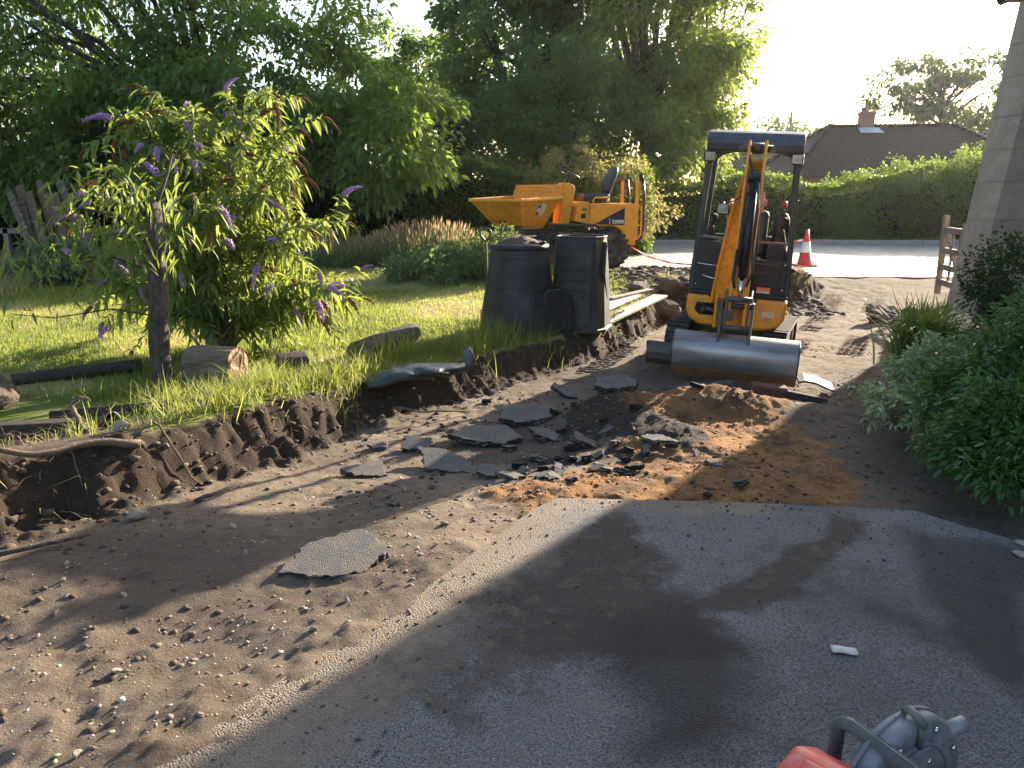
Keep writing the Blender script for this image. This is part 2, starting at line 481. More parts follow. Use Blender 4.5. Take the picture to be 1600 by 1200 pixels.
def pip(x, y, poly):
    inside = np.zeros(x.shape, bool)
    n = len(poly); j = n - 1
    for i in range(n):
        xi, yi = poly[i]; xj, yj = poly[j]
        if yi != yj:
            c = ((yi > y) != (yj > y)) & (x < (xj - xi) * (y - yi) / (yj - yi) + xi)
            inside ^= c
        j = i
    return inside

def seg_dist(x, y, poly):
    best = np.full(x.shape, 1e9)
    n = len(poly)
    for i in range(n):
        ax, ay = poly[i]; bx, by = poly[(i + 1) % n]
        dx, dy = bx - ax, by - ay
        t = np.clip(((x - ax) * dx + (y - ay) * dy) / max(dx * dx + dy * dy, 1e-9), 0, 1)
        best = np.minimum(best, np.hypot(x - ax - t * dx, y - ay - t * dy))
    return best

def sdf(x, y, poly):
    d = seg_dist(x, y, poly)
    return np.where(pip(x, y, poly), -d, d)

SAND_POLY = [(0.45, 6.3), (1.3, 6.5), (2.15, 6.35), (2.25, 5.4), (2.0, 4.3), (1.75, 3.85), (1.5, 3.75), (0.2, 3.85), (-0.25, 4.3), (0.35, 4.75), (0.75, 5.3), (0.35, 5.7)]
ASPH = [(0.24, 3.89), (1.17, 3.84), (2.03, 3.72), (2.33, 3.35), (2.9, 2.6), (3.2, 1.0), (3.3, -5), (-2.6, -5), (-1.6, 0.5), (-1.03, 1.88), (-0.8, 2.23), (-0.38, 2.85), (-0.10, 3.35), (0.1, 3.72)]

def lawn_z(x, y):
    return 0.10 + 0.15 * sstep(8, 15, y) - 0.15 * sstep(1.5, 4, x) * sstep(13, 16, y)

def bank_t(x, y):
    wob = 0.16 * fbm(x, y, 1.1, 4, 3) + 0.05 * fbm(x, y, 5, 3, 5)
    xf = np.interp(y, FOOT_Y, FOOT_X); xt = np.interp(y, TOP_Y, TOP_X)
    w = np.maximum(xf - xt, 0.36)
    return np.clip((xf + wob - x) / w, 0, 1)

def ground(x, y, fine=True):
    """height plus the masks of what covers the ground"""
    x = np.asarray(x, float); y = np.asarray(y, float)
    t = bank_t(x, y)
    bt = 0.35 * t + 0.65 * sstep(0.18, 0.85, t)
    lz = lawn_z(x, y)
    # dug bed: level with the drive near the camera, deeper under the digger, rising to the road
    bed = -0.05 - 0.15 * sstep(3.0, 5.4, y) + 0.28 * sstep(12.0, 15.0, y)
    bed = bed - 0.03 * sstep(0.6, 1.6, np.abs(x + 1.3)) * 0
    left_near = sstep(3.6, 2.2, y) * sstep(-0.2, -2.2, x)
    bed = bed - 0.03 * left_near
    lz = lz + 0.11 * sstep(7.0, 5.0, y) * sstep(-4.6, -3.0, x) * np.exp(-(np.maximum(np.interp(y, TOP_Y, TOP_X) - x, 0) / 0.55) ** 2)
    z = bed + (lz - bed) * bt
    face = np.sin(np.pi * np.clip(t, 0, 1)) * (t > 0) * (t < 1)
    # planted bed on the right
    xb = np.interp(y, BED_Y, BED_X) + 0.1 * fbm(x, y, 2.2, 3, 9)
    rb = sstep(0, 0.35, x - xb)
    z = z + rb * (0.03 + 0.04 * sstep(0, 1.0, x - xb) - np.minimum(z + 0.05, 0) * 0.8)
    # heaps
    def bump(cx, cy, rx, ry, h, a=0.0):
        c, s = math.cos(a), math.sin(a)
        u = ((x - cx) * c + (y - cy) * s) / rx; v = (-(x - cx) * s + (y - cy) * c) / ry
        return h * np.exp(-(u * u + v * v) * 1.2)
    hp = bump(1.55, 6.15, 0.85, 0.30, 0.25, 0.12) + bump(0.75, 5.95, 0.35, 0.3, 0.15)
    dk = bump(1.12, 5.5, 0.42, 0.33, 0.13, -0.3)
    z = z + hp + dk + bump(1.4, 4.6, 0.9, 0.5, 0.05) + bump(0.25, 4.25, 0.45, 0.25, 0.06, 0.3)
    # soil dumped behind the bins, next to the dumper
    sz = sstep(1.3, 2.0, x) * sstep(11.2, 12.4, y) * (1 - sstep(15, 17.2, y)) * t
    z = z + sz * (0.06 + 0.10 * fbm(x, y, 1.5, 4, 21))
    z = z + bump(-2.4, 17.0, 1.6, 0.9, 0.55) + bump(0.0, 17.3, 1.2, 0.6, 0.5)          # spoil heaps before the hedge
    # relief
    soil = np.clip(1 - sstep(0.85, 1.0, t) + sz, 0, 1)
    near = 1 / (1 + np.maximum(y - 8, 0) * 0.1)
    tex = 0.024 * fbm(x, y, 2.1, 4, 31) + 0.018 * fbm(x, y, 8, 5, 37, 0.6)
    cl = np.clip(fbm(x, y, 13, 3, 41) - 0.18, 0, 1)
    clods = cl * 0.04 * sstep(-0.25, 0.5, fbm(x, y, 1.3, 3, 45))
    z = z + soil * (tex + clods * near)
    big = fbm(x, y, 3.2, 4, 51)
    fc = np.clip(face, 0, 1)
    z = z + fc * (0.13 * big + 0.09 * np.abs(fbm(x, y, 7, 4, 57)) + 0.05 * fbm(x, y, 17, 3, 59) - 0.03)
    sand_d = sdf(x, y, SAND_POLY) + 0.42 * fbm(x, y, 2.4, 5, 61, 0.6)
    sand = sstep(0.2, -0.2, sand_d) * (1 - rb)
    sand = np.maximum(sand, 0.9 * sstep(0.35, 0.6, (hp) / 0.2))
    dark = np.clip(sstep(0.25, 0.55, dk / 0.13 + 0.35 * fbm(x, y, 4, 3, 65)), 0, 1)
    dark = np.maximum(dark, 0.8 * sstep(0.08, 0.35, fbm(x, y, 1.7, 4, 67)) * sstep(0.9, 0.2, np.abs(x - 0.45)) * sstep(4.2, 4.6, y) * sstep(6.9, 6.2, y))
    z = z + sand * (0.018 * fbm(x, y, 16, 3, 71) + 0.02 * np.clip(fbm(x, y, 7, 3, 73), 0, 1))
    # caterpillar track prints beside the digger and towards the road
    for (ax, ay, bx, by, w) in ((0.9, 7.0, 1.9, 9.4, 0.13), (3.05, 8.6, 5.4, 13.2, 0.13), (3.75, 8.6, 6.0, 13.0, 0.13), (0.55, 7.35, 1.4, 9.2, 0.12)):
        dx, dy = bx - ax, by - ay; L = math.hypot(dx, dy); dx /= L; dy /= L
        u = (x - ax) * dx + (y - ay) * dy; v = -(x - ax) * dy + (y - ay) * dx
        msk = sstep(w + 0.02, w - 0.02, np.abs(v)) * (u > 0) * (u < L) * (1 - t)
        z = z + msk * (0.022 * np.tanh(3 * np.sin(u * 2 * math.pi / 0.11)) - 0.02) * sstep(-0.3, 0.2, fbm(x, y, 1.2, 2, 77))
    # lawn surface
    grass = sstep(0.80, 0.98, t) * (1 - sz)
    grass = grass * (1 - sstep(2.0, 3.2, x) * sstep(13, 16, y))
    bare_l = sstep(-1.9, -2.4, x) * sstep(4.95, 4.6, y + 0.25 * fbm(x, y, 1.2, 3, 81))
    grass = grass * (1 - bare_l)
    grass = grass * (1 - 0.75 * sstep(0.9, 1.4, x) * sstep(9.0, 9.6, y) * sstep(12.4, 11.0, y))
    z = z + grass * 0.05 * fbm(x, y, 0.9, 3, 85)
    # drive: soil lies just below the asphalt, and laps over its left edge
    ad = sdf(x, y, ASPH)
    wa = sstep(0.16, 0.0, ad)
    z = z * (1 - wa) + np.minimum(z, -0.006 - 0.12 * np.clip(-ad, 0, 0.3)) * wa
    lap = sstep(0.60, 0.0, np.abs(ad)) * sstep(0.25, -0.25, x) * sstep(3.75, 3.3, y)
    z = z + lap * (0.040 + 0.050 * fbm(x, y, 2.2, 5, 91) + 0.012 * fbm(x, y, 14, 3, 93)) * sstep(-0.55, 0.05, ad)
    # far ground: level with the road
    far = sstep(13.6, 14.8, y) * sstep(1.0, 2.4, x)
    z = z + (0.1 - z) * far * (1 - 0.35 * (fbm(x, y, 2, 3, 95) > 0.15) * (y < 15.5))
    straw = sstep(0.0, 0.45, fbm(x, y, 0.7, 4, 97)) * grass
    # bare, dry and shaded-out strip under the trees at the back left
    back = sstep(15.5, 18, y) * sstep(2, 0, x)
    return z, dict(sand=np.clip(sand - 0.6 * dark * (hp < 0.08), 0, 1), grass=grass * (1 - back), dark=np.clip(dark, 0, 1), straw=straw, bank=fc, wet=np.clip(sstep(0.0, 0.4, fbm(x, y, 0.9, 4, 99)) + sstep(1.2, 2.4, x) * sstep(8, 6, y), 0, 1))

def gz(x, y):
    return float(ground(np.array([x]), np.array([y]))[0][0])

def axis_pts(stops):
    out = []
    for (a, b, st) in stops:
        n = max(1, int(round((b - a) / st)))
        out += list(np.linspace(a, b, n, endpoint=False))
    out.append(stops[-1][1])
    return np.array(out)

def geo_pts(a, b, st, g):
    out = [a]
    while out[-1] < b:
        out.append(out[-1] + st); st *= g
    return out

xs = np.concatenate([-np.array(geo_pts(5.2, 300, 0.06, 1.12))[::-1], axis_pts([(-5.15, -3.2, 0.034), (-3.2, 3.4, 0.02), (3.4, 6.2, 0.035)]), np.array(geo_pts(6.25, 300, 0.06, 1.12))])
ys = np.concatenate([-np.array(geo_pts(0.5, 120, 0.3, 1.3))[::-1], axis_pts([(-0.4, 1.4, 0.1), (1.4, 8.0, 0.02), (8.0, 12.0, 0.032), (12, 18, 0.06)]), np.array(geo_pts(18.05, 500, 0.1, 1.12))])
GX, GY = np.meshgrid(xs, ys)
GZ, MK = ground(GX.ravel(), GY.ravel())
nx, ny = len(xs), len(ys)
ii = (np.arange(ny - 1)[:, None] * nx + np.arange(nx - 1)[None]).ravel()
QF = np.stack([ii, ii + 1, ii + nx + 1, ii + nx], 1)
print('ground verts', len(GZ))

m, nt, out = new_mat('ground_soil'); t = NT(nt)
co = t.coord()
n1 = t.noise(co, 1.3, 6, 0.6); n2 = t.noise(co, 14, 6, 0.7); n3 = t.noise(co, 95, 6, 0.75)
soil = t.mix(t.ramp(n1, 0.35, 0.65), (0.205, 0.157, 0.116), (0.14, 0.106, 0.078))
soil = t.mix(t.math('MULTIPLY', t.ramp(n2, 0.5, 0.72), 0.6), soil, (0.065, 0.046, 0.033))
soil = t.mix(t.math('MULTIPLY', t.attr('wet'), 0.5), soil, (0.07, 0.053, 0.042))
peb = t.vor(co, 95, 'Color')
pebd = t.vor(co, 95, 'Distance')
sep = t.n('ShaderNodeSeparateColor'); t.l(peb, sep.inputs[0])
pm = t.math('MULTIPLY', t.ramp(sep.outputs[0], 0.88, 0.9), t.ramp(pebd, 0.35, 0.2))
soil = t.mix(t.math('MULTIPLY', pm, 0.8), soil, (0.32, 0.26, 0.20))
soil = t.mix(t.ramp(t.attr('bank'), 0.05, 0.5, 0.0, 0.92), soil, t.mix(n2, (0.028, 0.020, 0.014), (0.062, 0.043, 0.03)))  # shade of the bank face, turned from the sun, put into its colour
sandc = t.mix(t.ramp(n2, 0.35, 0.7), (0.30, 0.15, 0.056), (0.17, 0.09, 0.040))
sandc = t.mix(t.math('MULTIPLY', t.ramp(t.noise(co, 3.1, 6, 0.65), 0.44, 0.62), 0.85), sandc, (0.075, 0.048, 0.032))
gcol = t.mix(t.ramp(t.noise(co, 3.5, 5, 0.6), 0.3, 0.7), (0.10, 0.14, 0.03), (0.16, 0.18, 0.045))
gcol = t.mix(t.math('MULTIPLY', t.attr('straw'), 0.8), gcol, (0.36, 0.29, 0.13))
darkc = t.mix(n2, (0.02, 0.019, 0.018), (0.05, 0.045, 0.04))
edge = t.ramp(n2, 0.3, 0.7, -0.22, 0.22)
c = t.mix(t.ramp(t.math('ADD', t.attr('sand'), edge), 0.4, 0.62), soil, sandc)
c = t.mix(t.math('MULTIPLY', t.ramp(t.math('ADD', t.attr('dark'), edge), 0.4, 0.65), 0.85), c, darkc)
c = t.mix(t.ramp(t.math('ADD', t.attr('grass'), edge), 0.35, 0.65), c, gcol)
h = t.math('ADD', t.math('MULTIPLY', n2, 0.7), t.math('MULTIPLY', n3, 0.5))
h = t.math('ADD', h, t.math('MULTIPLY', pm, 0.35))
t.l(t.bsdf(c, 0.95, 0, 0.12, t.bump(h, 1.0, 0.03)), out.inputs[0])
M['ground'] = m
g = np_obj('ground', np.stack([GX.ravel(), GY.ravel(), GZ], 1), QF, M['ground'], smooth=True, attrs={k: MK[k] for k in ('sand', 'grass', 'dark', 'straw', 'bank', 'wet')})
tag(g, 'dug brown soil bed with sand and the raised lawn beside it', 'ground', kind='structure')

# ------------------------------------------------------------------ asphalt drive (stains are soil and damp tracked on it)
ax_ = np.linspace(-2.7, 3.4, 250); ay_ = np.concatenate([np.linspace(-5, 1.4, 20, endpoint=False), np.linspace(1.4, 3.95, 130)])
AX, AY = np.meshgrid(ax_, ay_)
m, nt, out = new_mat('asphalt'); t = NT(nt)
co = t.coord()
vd = t.n('ShaderNodeTexVoronoi'); t.l(co, vd.inputs['Vector']); vd.inputs['Scale'].default_value = 150
sp = t.n('ShaderNodeSeparateColor'); t.l(vd.outputs['Color'], sp.inputs[0])
st = t.mix(sp.outputs[0], (0.125, 0.125, 0.127), (0.195, 0.193, 0.193))
st = t.mix(t.ramp(sp.outputs[1], 0.95, 0.97), st, (0.24, 0.235, 0.22))
st = t.mix(t.ramp(vd.outputs['Distance'], 0.36, 0.8), st, (0.06, 0.06, 0.061))
bn = t.noise(co, 1.1, 5, 0.55); fn = t.noise(co, 9, 6, 0.65)
st = t.mix(t.math('MULTIPLY', t.ramp(bn, 0.4, 0.7), 0.35), st, (0.055, 0.054, 0.055))
mott = t.math('ADD', t.ramp(fn, 0.3, 0.7, -0.5, 0.4), t.ramp(t.noise(co, 3.2, 8, 0.75), 0.3, 0.7, -0.4, 0.35))
dustn = t.math('ADD', t.attr('soilstain'), mott)
st = t.mix(t.ramp(dustn, 0.12, 0.7, 0.0, 0.9), st, t.mix(fn, (0.034, 0.027, 0.023), (0.058, 0.047, 0.039)))
pale = t.math('ADD', t.attr('dust'), t.ramp(fn, 0.3, 0.7, -0.35, 0.3))
st = t.mix(t.ramp(pale, 0.05, 0.7, 0.0, 0.92), st, t.mix(fn, (0.15, 0.117, 0.088), (0.21, 0.168, 0.13)))
dampn = t.math('ADD', t.attr('damp'), t.ramp(bn, 0.3, 0.7, -0.25, 0.25))
st = t.mix(t.ramp(dampn, 0.0, 0.9, 0.0, 0.82), st, (0.017, 0.0175, 0.018))
hh = t.math('SUBTRACT', t.math('MULTIPLY', t.noise(co, 40, 3, 0.6), 0.25), vd.outputs['Distance'])
rg = t.ramp(dampn, 0.2, 0.8, 0.88, 0.8)
t.l(t.bsdf(st, rg, 0, 0.18, t.bump(hh, 0.75, 0.008)), out.inputs[0])
M['asphalt'] = m
fx, fy = AX.ravel(), AY.ravel()
SM1 = [(0.46, 3.78), (0.64, 3.7), (0.64, 3.33), (0.67, 2.9), (0.78, 2.64), (0.79, 2.49), (0.54, 2.37), (0.22, 2.45), (-0.05, 2.57), (-0.2, 2.85), (0.11, 3.13), (0.3, 3.39)]
SM2 = [(1.59, 3.74), (1.78, 3.58), (1.61, 3.33), (1.3, 3.1), (1.13, 2.88), (0.88, 2.73), (0.72, 2.75), (0.91, 2.93), (1.21, 3.19), (1.44, 3.43)]
SM3 = [(-0.64, 3.02), (-0.11, 3.13), (0.12, 2.7), (0.0, 2.23), (-0.4, 2.16), (-0.82, 2.23)]
DM1 = [(0.37, 2.59), (0.65, 2.8), (0.8, 2.53), (0.78, 2.23), (0.62, 1.88), (0.29, 1.88), (0.37, 2.23)]
DM2 = [(1.84, 3.5), (2.34, 3.33), (1.62, 2.2), (1.58, 2.33), (1.65, 2.7), (1.69, 3.02)]
DM3 = [(1.38, 2.85), (1.61, 2.61), (1.49, 2.49), (1.36, 2.7)]
w1 = 0.10 * fbm(fx, fy, 2.6, 5, 111)
def soft(poly, s): return sstep(s, -s, sdf(fx, fy, poly) + w1)
soilst = np.clip(0.95 * soft(SM1, 0.10) + 1.0 * soft(SM2, 0.05) + 0.55 * soft(SM3, 0.2) + 0.5 * sstep(0.6, 0.0, seg_dist(fx, fy, [(-1.03, 1.88), (-0.38, 2.85), (-0.1, 3.35)])) + 0.25 * sstep(0.15, 0.4, fbm(fx, fy, 1.5, 3, 115)), 0, 1)
damp = np.clip(1.0 * soft(DM1, 0.12) + 1.1 * soft(DM2, 0.10) + 0.6 * soft(DM3, 0.08) + 0.5 * sstep(2.1, 2.8, fx) * sstep(3.2, 2.4, fy), 0, 1)
dust = np.clip(0.9 * sstep(0.30, 0.02, seg_dist(fx, fy, [(-0.2, 3.4), (0.24, 3.87), (1.2, 3.83), (0.24, 3.87)])) + 0.95 * sstep(0.60, 0.0, seg_dist(fx, fy, [(-1.03, 1.8), (-0.8, 2.23), (-0.38, 2.85), (-0.1, 3.35)])), 0, 1) * (1 - 0.8 * soft(SM1, 0.2))
AZ = 0.004 * fbm(fx, fy, 1.4, 3, 121) + 0.0
ad = sdf(fx, fy, ASPH) + 0.012 * fbm(fx, fy, 11, 3, 125)
na, nb = len(ax_), len(ay_)
ia = (np.arange(nb - 1)[:, None] * na + np.arange(na - 1)[None]).ravel()
AF = np.stack([ia, ia + 1, ia + na + 1, ia + na], 1)
# clip to the outline by pulling outside vertices onto the edge and dropping faces beyond it
V = np.stack([fx, fy, AZ], 1)
keep = (ad[AF] < 0.0).any(1)
eps = 1e-3
gxn = (sdf(fx + eps, fy, ASPH) - sdf(fx - eps, fy, ASPH)) / (2 * eps); gyn = (sdf(fx, fy + eps, ASPH) - sdf(fx, fy - eps, ASPH)) / (2 * eps)
mv = (ad > 0) & (ad < 0.2)
V[mv, 0] -= gxn[mv] * ad[mv]; V[mv, 1] -= gyn[mv] * ad[mv]
AFk = AF[keep]
used, inv = np.unique(AFk, return_inverse=True)
Vk = V[used]; AFk = inv.reshape(AFk.shape)
# cut edge: a skirt going down from the outline
E1 = np.concatenate([AFk[:, [k, (k + 1) % 4]] for k in range(4)]); key = np.sort(E1, 1)
_, ei, cnt = np.unique(key, axis=0, return_index=True, return_counts=True)
BE = E1[ei[cnt == 1]]; nv0 = len(Vk)
low = Vk.copy(); low[:, 2] -= 0.06
Vk = np.concatenate([Vk, low])
AFk = np.concatenate([AFk, np.stack([BE[:, 1], BE[:, 0], BE[:, 0] + nv0, BE[:, 1] + nv0], 1)])
used = np.concatenate([used, used])
o = np_obj('asphalt_drive', Vk, AFk, M['asphalt'], smooth=False, attrs={'soilstain': soilst[used], 'damp': damp[used], 'dust': dust[used]})
tag(o, 'grey asphalt drive with brown soil smears and a cut edge', 'driveway', kind='structure')

# ------------------------------------------------------------------ road behind
m, nt, out = new_mat('road_asphalt'); t = NT(nt)
co = t.coord()
c = t.mix(t.ramp(t.noise(co, 0.5, 5, 0.6), 0.35, 0.65), (0.32, 0.30, 0.27), (0.25, 0.235, 0.215))  # sun glare on the lane is put into this pale base colour
c = t.mix(t.math('MULTIPLY', t.ramp(t.noise(co, 2.2, 6, 0.7), 0.5, 0.7), 0.5), c, (0.36, 0.31, 0.25))
c = t.mix(t.math('MULTIPLY', t.ramp(t.noise(co, 1.1, 7, 0.7), 0.52, 0.6), 0.55), c, (0.15, 0.135, 0.12))
t.l(t.bsdf(c, 0.6, 0, 0.5, t.bump(t.noise(co, 90, 3, 0.6), 0.5, 0.01)), out.inputs[0])
M['road'] = m
rx = np.concatenate([np.linspace(1.2, 9, 80, endpoint=False), np.linspace(9, 60, 60)])
mb = MB()
near_e = [(x, 14.35 + 0.5 * float(fbm(np.array([x]), np.array([0.0]), 0.8, 3, 131)[0]) + (1.6 * max(0, 3.2 - x)) - 0.02 * max(0, x - 6)) for x in rx]
n = len(near_e)
vs = [(x, y, 0.104) for x, y in near_e] + [(x, 24.3 + 0.004 * (x - 10) ** 2 * (x > 10) * 0, 0.11) for x, y in near_e]
mb.add(vs, [(i, i + 1, n + i + 1, n + i) for i in range(n - 1)])
o = mb.build('road', M['road'])
tag(o, 'tarmac lane behind the digger, sun glare put into its pale colour', 'road', kind='structure')
k_road = thing('road_kerb', 'low grey kerb along the foot of the right hedge', 'kerb')
k_road['kind'] = 'structure'
kb = MB(); kb.box((0, 0, 0.04), (0.9, 0.14, 0.16))
kme = kb.mesh('kerb_stone'); kme.materials.append(M['kerb'])
for i in range(34):
    o = bpy.data.objects.new('kerb_stone', kme); COL.objects.link(o); o.parent = k_road
    o.location = (2.0 + i * 0.915, 24.4 + random.uniform(-.01, .01), 0.1 + random.uniform(-.012, .012))
    bv = o.modifiers.new('bevel', 'BEVEL'); bv.width = 0.02

# ------------------------------------------------------------------ grass
def blades(name, n, region, hgt, width, mat, label, cat, lean=0.5, dens=None, segs=2, seed=0, tint=None):
    rng = np.random.default_rng(seed)
    x0, x1, y0, y1 = region
    x = rng.uniform(x0, x1, n); y = rng.uniform(y0, y1, n)
    z, mk = ground(x, y)
    keep = rng.random(n) < dens(x, y, mk)
    x, y, z = x[keep], y[keep], z[keep]; N = len(x)
    h = hgt(x, y, rng)
    a = rng.uniform(0, 2 * np.pi, N); ld = rng.uniform(0, 1, N) * lean
    d = np.stack([np.cos(a) * ld, np.sin(a) * ld, np.ones(N)], 1)
    wa = rng.uniform(0, np.pi, N)
    wv = np.stack([np.cos(wa), np.sin(wa), np.zeros(N)], 1) * (width * rng.uniform(0.6, 1.3, N))[:, None] * 0.5
    b = np.stack([x, y, z - 0.01], 1)
    H = h[:, None]
    if segs == 1:
        V = np.stack([b - wv, b + wv, b + nrm(d) * H], 1).reshape(-1, 3); k = 3
        F = (np.array([[0, 1, 2]])[None] + (np.arange(N) * 3)[:, None, None]).reshape(-1, 3)
    else:
        bend = np.stack([np.cos(a), np.sin(a), -0.35 * np.ones(N)], 1) * (rng.uniform(0.1, 0.75, N) * lean * 1.3)[:, None]
        m1 = b + nrm(d) * H * 0.55
        tp = b + nrm(d) * H * 0.95 + bend * H * 0.6
        V = np.stack([b - wv, b + wv, m1 - wv * 0.75, m1 + wv * 0.75, tp], 1).reshape(-1, 3); k = 5
        F = (np.array([[0, 1, 3], [0, 3, 2], [2, 3, 4]])[None] + (np.arange(N) * 5)[:, None, None]).reshape(-1, 3)
    tn = rng.random(N) if tint is None else tint(x, y, mk, rng)[keep] if False else (rng.random(N) if tint is None else tint(x, y, rng))
    o = np_obj(name, V, F, mat, attrs={'tint': np.repeat(tn, k)})
    return tag(o, label, cat, kind='stuff')

def lawn_dens(x, y, mk):
    return mk['grass'] * (0.35 + 0.65 * (1 - mk['straw']))
def lawn_tint(x, y, rng):
    s = fbm(x, y, 0.7, 4, 97)
    return np.clip(rng.random(len(x)) * 0.55 + 0.12 + 0.5 * sstep(-0.2, 0.4, s), 0, 1)
blades('lawn_grass', 230000, (-9.5, 2.2, 5.6, 15.5), lambda x, y, r: r.uniform(0.03, 0.07, len(x)), 0.011, LM['grass'], 'mown yellow green lawn behind the dug bank', 'grass', 0.7, lawn_dens, 1, 5, lawn_tint)

def edge_dens(x, y, mk):
    t = bank_t(x, y)
    xt = np.interp(y, TOP_Y, TOP_X)
    d = xt - x
    cl = fbm(x, y, 1.6, 3, 141)
    e = sstep(-0.12, 0.05, d) * sstep(1.3, 0.15, d + 0.6 * cl)
    return np.clip(e * sstep(-0.35, 0.25, fbm(x, y, 2.6, 3, 145)) * np.maximum(mk['grass'], 0.25 * (t > 0.6)), 0, 1)
def edge_h(x, y, r):
    return r.uniform(0.08, 0.24, len(x)) * (0.6 + 1.1 * sstep(-0.1, 0.5, fbm(x, y, 1.6, 3, 141)))
blades('bank_grass', 130000, (-5.2, 2.1, 4.3, 11.0), edge_h, 0.007, LM['grass'], 'long green grass growing along the top of the bank', 'grass', 0.9, edge_dens, 2, 6)

def dry_dens(x, y, mk):
    t = bank_t(x, y)
    e = sstep(0.35, 0.7, t) * sstep(0.0, 0.4, fbm(x, y, 2.1, 3, 151))
    lft = sstep(-1.7, -2.2, x) * sstep(4.95, 4.5, y) * sstep(0.35, 0.55, t) * sstep(-0.25, 0.2, fbm(x, y, 1.8, 3, 153))
    xt = np.interp(y, TOP_Y, TOP_X)
    return np.clip(e * sstep(0.55, 0.1, np.abs(xt - x)) * 0.8 + lft, 0, 1)
blades('dry_grass', 60000, (-5.2, 2.2, 3.0, 11.5), lambda x, y, r: r.uniform(0.06, 0.19, len(x)), 0.005, LM['dry'], 'withered straw coloured grass hanging over the bank edge', 'dry grass', 2.2, dry_dens, 2, 8)
def weedy_dens(x, y, mk):
    return sstep(-7.0, -8.2, x + 0.6 * fbm(x, y, 0.8, 2, 5)) * 0.8
blades('rough_grass', 26000, (-14, -6.4, 10.5, 15.5), lambda x, y, r: r.uniform(0.12, 0.42, len(x)), 0.012, LM['dry'], 'tall rough seeding grass beside the stacked palings', 'rough grass', 0.8, weedy_dens, 2, 9)
def verge_dens(x, y, mk):
    return sstep(0.3, 0.8, bank_t(x, y)) * sstep(0.0, 0.3, fbm(x, y, 1.4, 2, 7)) * 0.9
blades('verge_grass', 9000, (2.3, 5.4, 11.4, 13.6), lambda x, y, r: r.uniform(0.05, 0.2, len(x)), 0.009, LM['dry'], 'dry tufts hanging from the soil bank behind the digger', 'dry grass', 1.6, verge_dens, 2, 10)
blades('hedge_verge_grass', 20000, (2.0, 16, 24.5, 26.2), lambda x, y, r: r.uniform(0.08, 0.3, len(x)), 0.02, LM['hedge'], 'rough green verge at the foot of the right hedge', 'grass', 0.6, lambda x, y, mk: np.full(len(x), 0.9), 2, 12)

# ------------------------------------------------------------------ trees and hedges
def puff_leaves(puffs, per, leaf, rng, squash=0.75, down=0.35, upb=0.7, jitter=0.35):
    P = []; D = []; U = []; L = []
    C = np.array([p[0] for p in puffs]); Rr = np.array([p[1] for p in puffs]); O = np.array([p[2] for p in puffs])
    K = len(C)
    n = K * per
    idx = np.repeat(np.arange(K), per)
    dr = rand_dir(n, rng)
    rad = Rr[idx] * rng.random(n) ** 0.45
    off = dr * rad[:, None]; off[:, 2] *= squash
    pos = C[idx] + off
    d = nrm(dr * 0.7 + O[idx] * 0.5 + rng.normal(size=(n, 3)) * 0.5 + np.array([0, 0, -down]))
    up = nrm(rng.normal(size=(n, 3)) * 0.7 + np.array([0, 0, upb]) + dr * 0.4)
    ln = leaf * rng.uniform(1 - jitter, 1 + jitter, n)
    return pos, d, up, ln, idx

def make_puffs(ells, rng):
    out = []
    for (c, r, n, pr) in ells:
        c = np.array(c, float); r = np.array(r, float)
        dd = rand_dir(n, rng)
        f = rng.uniform(0.5, 1.05, n) ** 0.6
        lump = 1 + 0.22 * np.sin(dd[:, 0] * 5 + c[0]) * np.cos(dd[:, 2] * 6 + c[1])
        p = c + dd * r * (f * lump)[:, None]
        for k in range(n):
            out.append((p[k], pr * rng.uniform(0.6, 1.35), dd[k]))
    return out

def tree(name, label, base, trunk_r, fork_z, ells, per, leaf, wr, mat, bark, seed, cat='tree', group=None, limbs=14, shape='rhomb', down=0.35, minz=0.3, squash=0.75, trunk_h=None):
    rng = np.random.default_rng(seed)
    root = thing(name, label, cat, base, group=group)
    b = np.array(base, float)
    pf = [p for p in make_puffs(ells, rng) if p[0][2] > b[2] + minz]
    pos, d, up, ln, idx = puff_leaves(pf, per, leaf, rng, down=down, squash=squash)
    ptint = rng.random(len(pf))
    tint = np.clip(0.55 * rng.random(len(pos)) + 0.45 * ptint[idx], 0, 1)
    leaves_obj('crown', pos - b, d, up, ln, wr, mat, root, shape, 0.2, 0.2, tint)
    mb = MB()
    cc = np.mean([p[0] for p in pf], axis=0) - b
    fk = np.array([cc[0] * 0.12, cc[1] * 0.12, fork_z])
    top = np.array([cc[0], cc[1], cc[2] + 0.2])
    mb.tube([(0, 0, -0.3), (0, 0, 0.05), fk * 0.5 + np.array([0.05, 0, 0]), fk], [trunk_r * 1.5, trunk_r * 1.25, trunk_r, trunk_r * 0.9], 10, cap=False)
    mb.tube([fk, (fk + top) / 2 + rng.normal(size=3) * 0.2, top], [trunk_r * 0.88, trunk_r * 0.55, trunk_r * 0.2], 8)
    mb.build('trunk', bark, root)
    lm = MB()
    sel = rng.choice(len(pf), min(limbs, len(pf)), replace=False)
    for s in sel:
        e = pf[s][0] - b
        k = rng.uniform(0, 0.7)
        st = fk + (top - fk) * k
        mid = (st + e) / 2 + np.array([0, 0, 0.08 * np.linalg.norm(e - st)]) + rng.normal(size=3) * 0.12
        r0 = trunk_r * (0.5 - 0.35 * k)
        lm.tube([st, st * 0.6 + mid * 0.4 + rng.normal(size=3) * 0.05, mid, mid * 0.4 + e * 0.6 + rng.normal(size=3) * 0.08, e], [r0, r0 * 0.8, r0 * 0.6, r0 * 0.4, r0 * 0.15], 6)
    lm.build('limbs', bark, root)
    return root

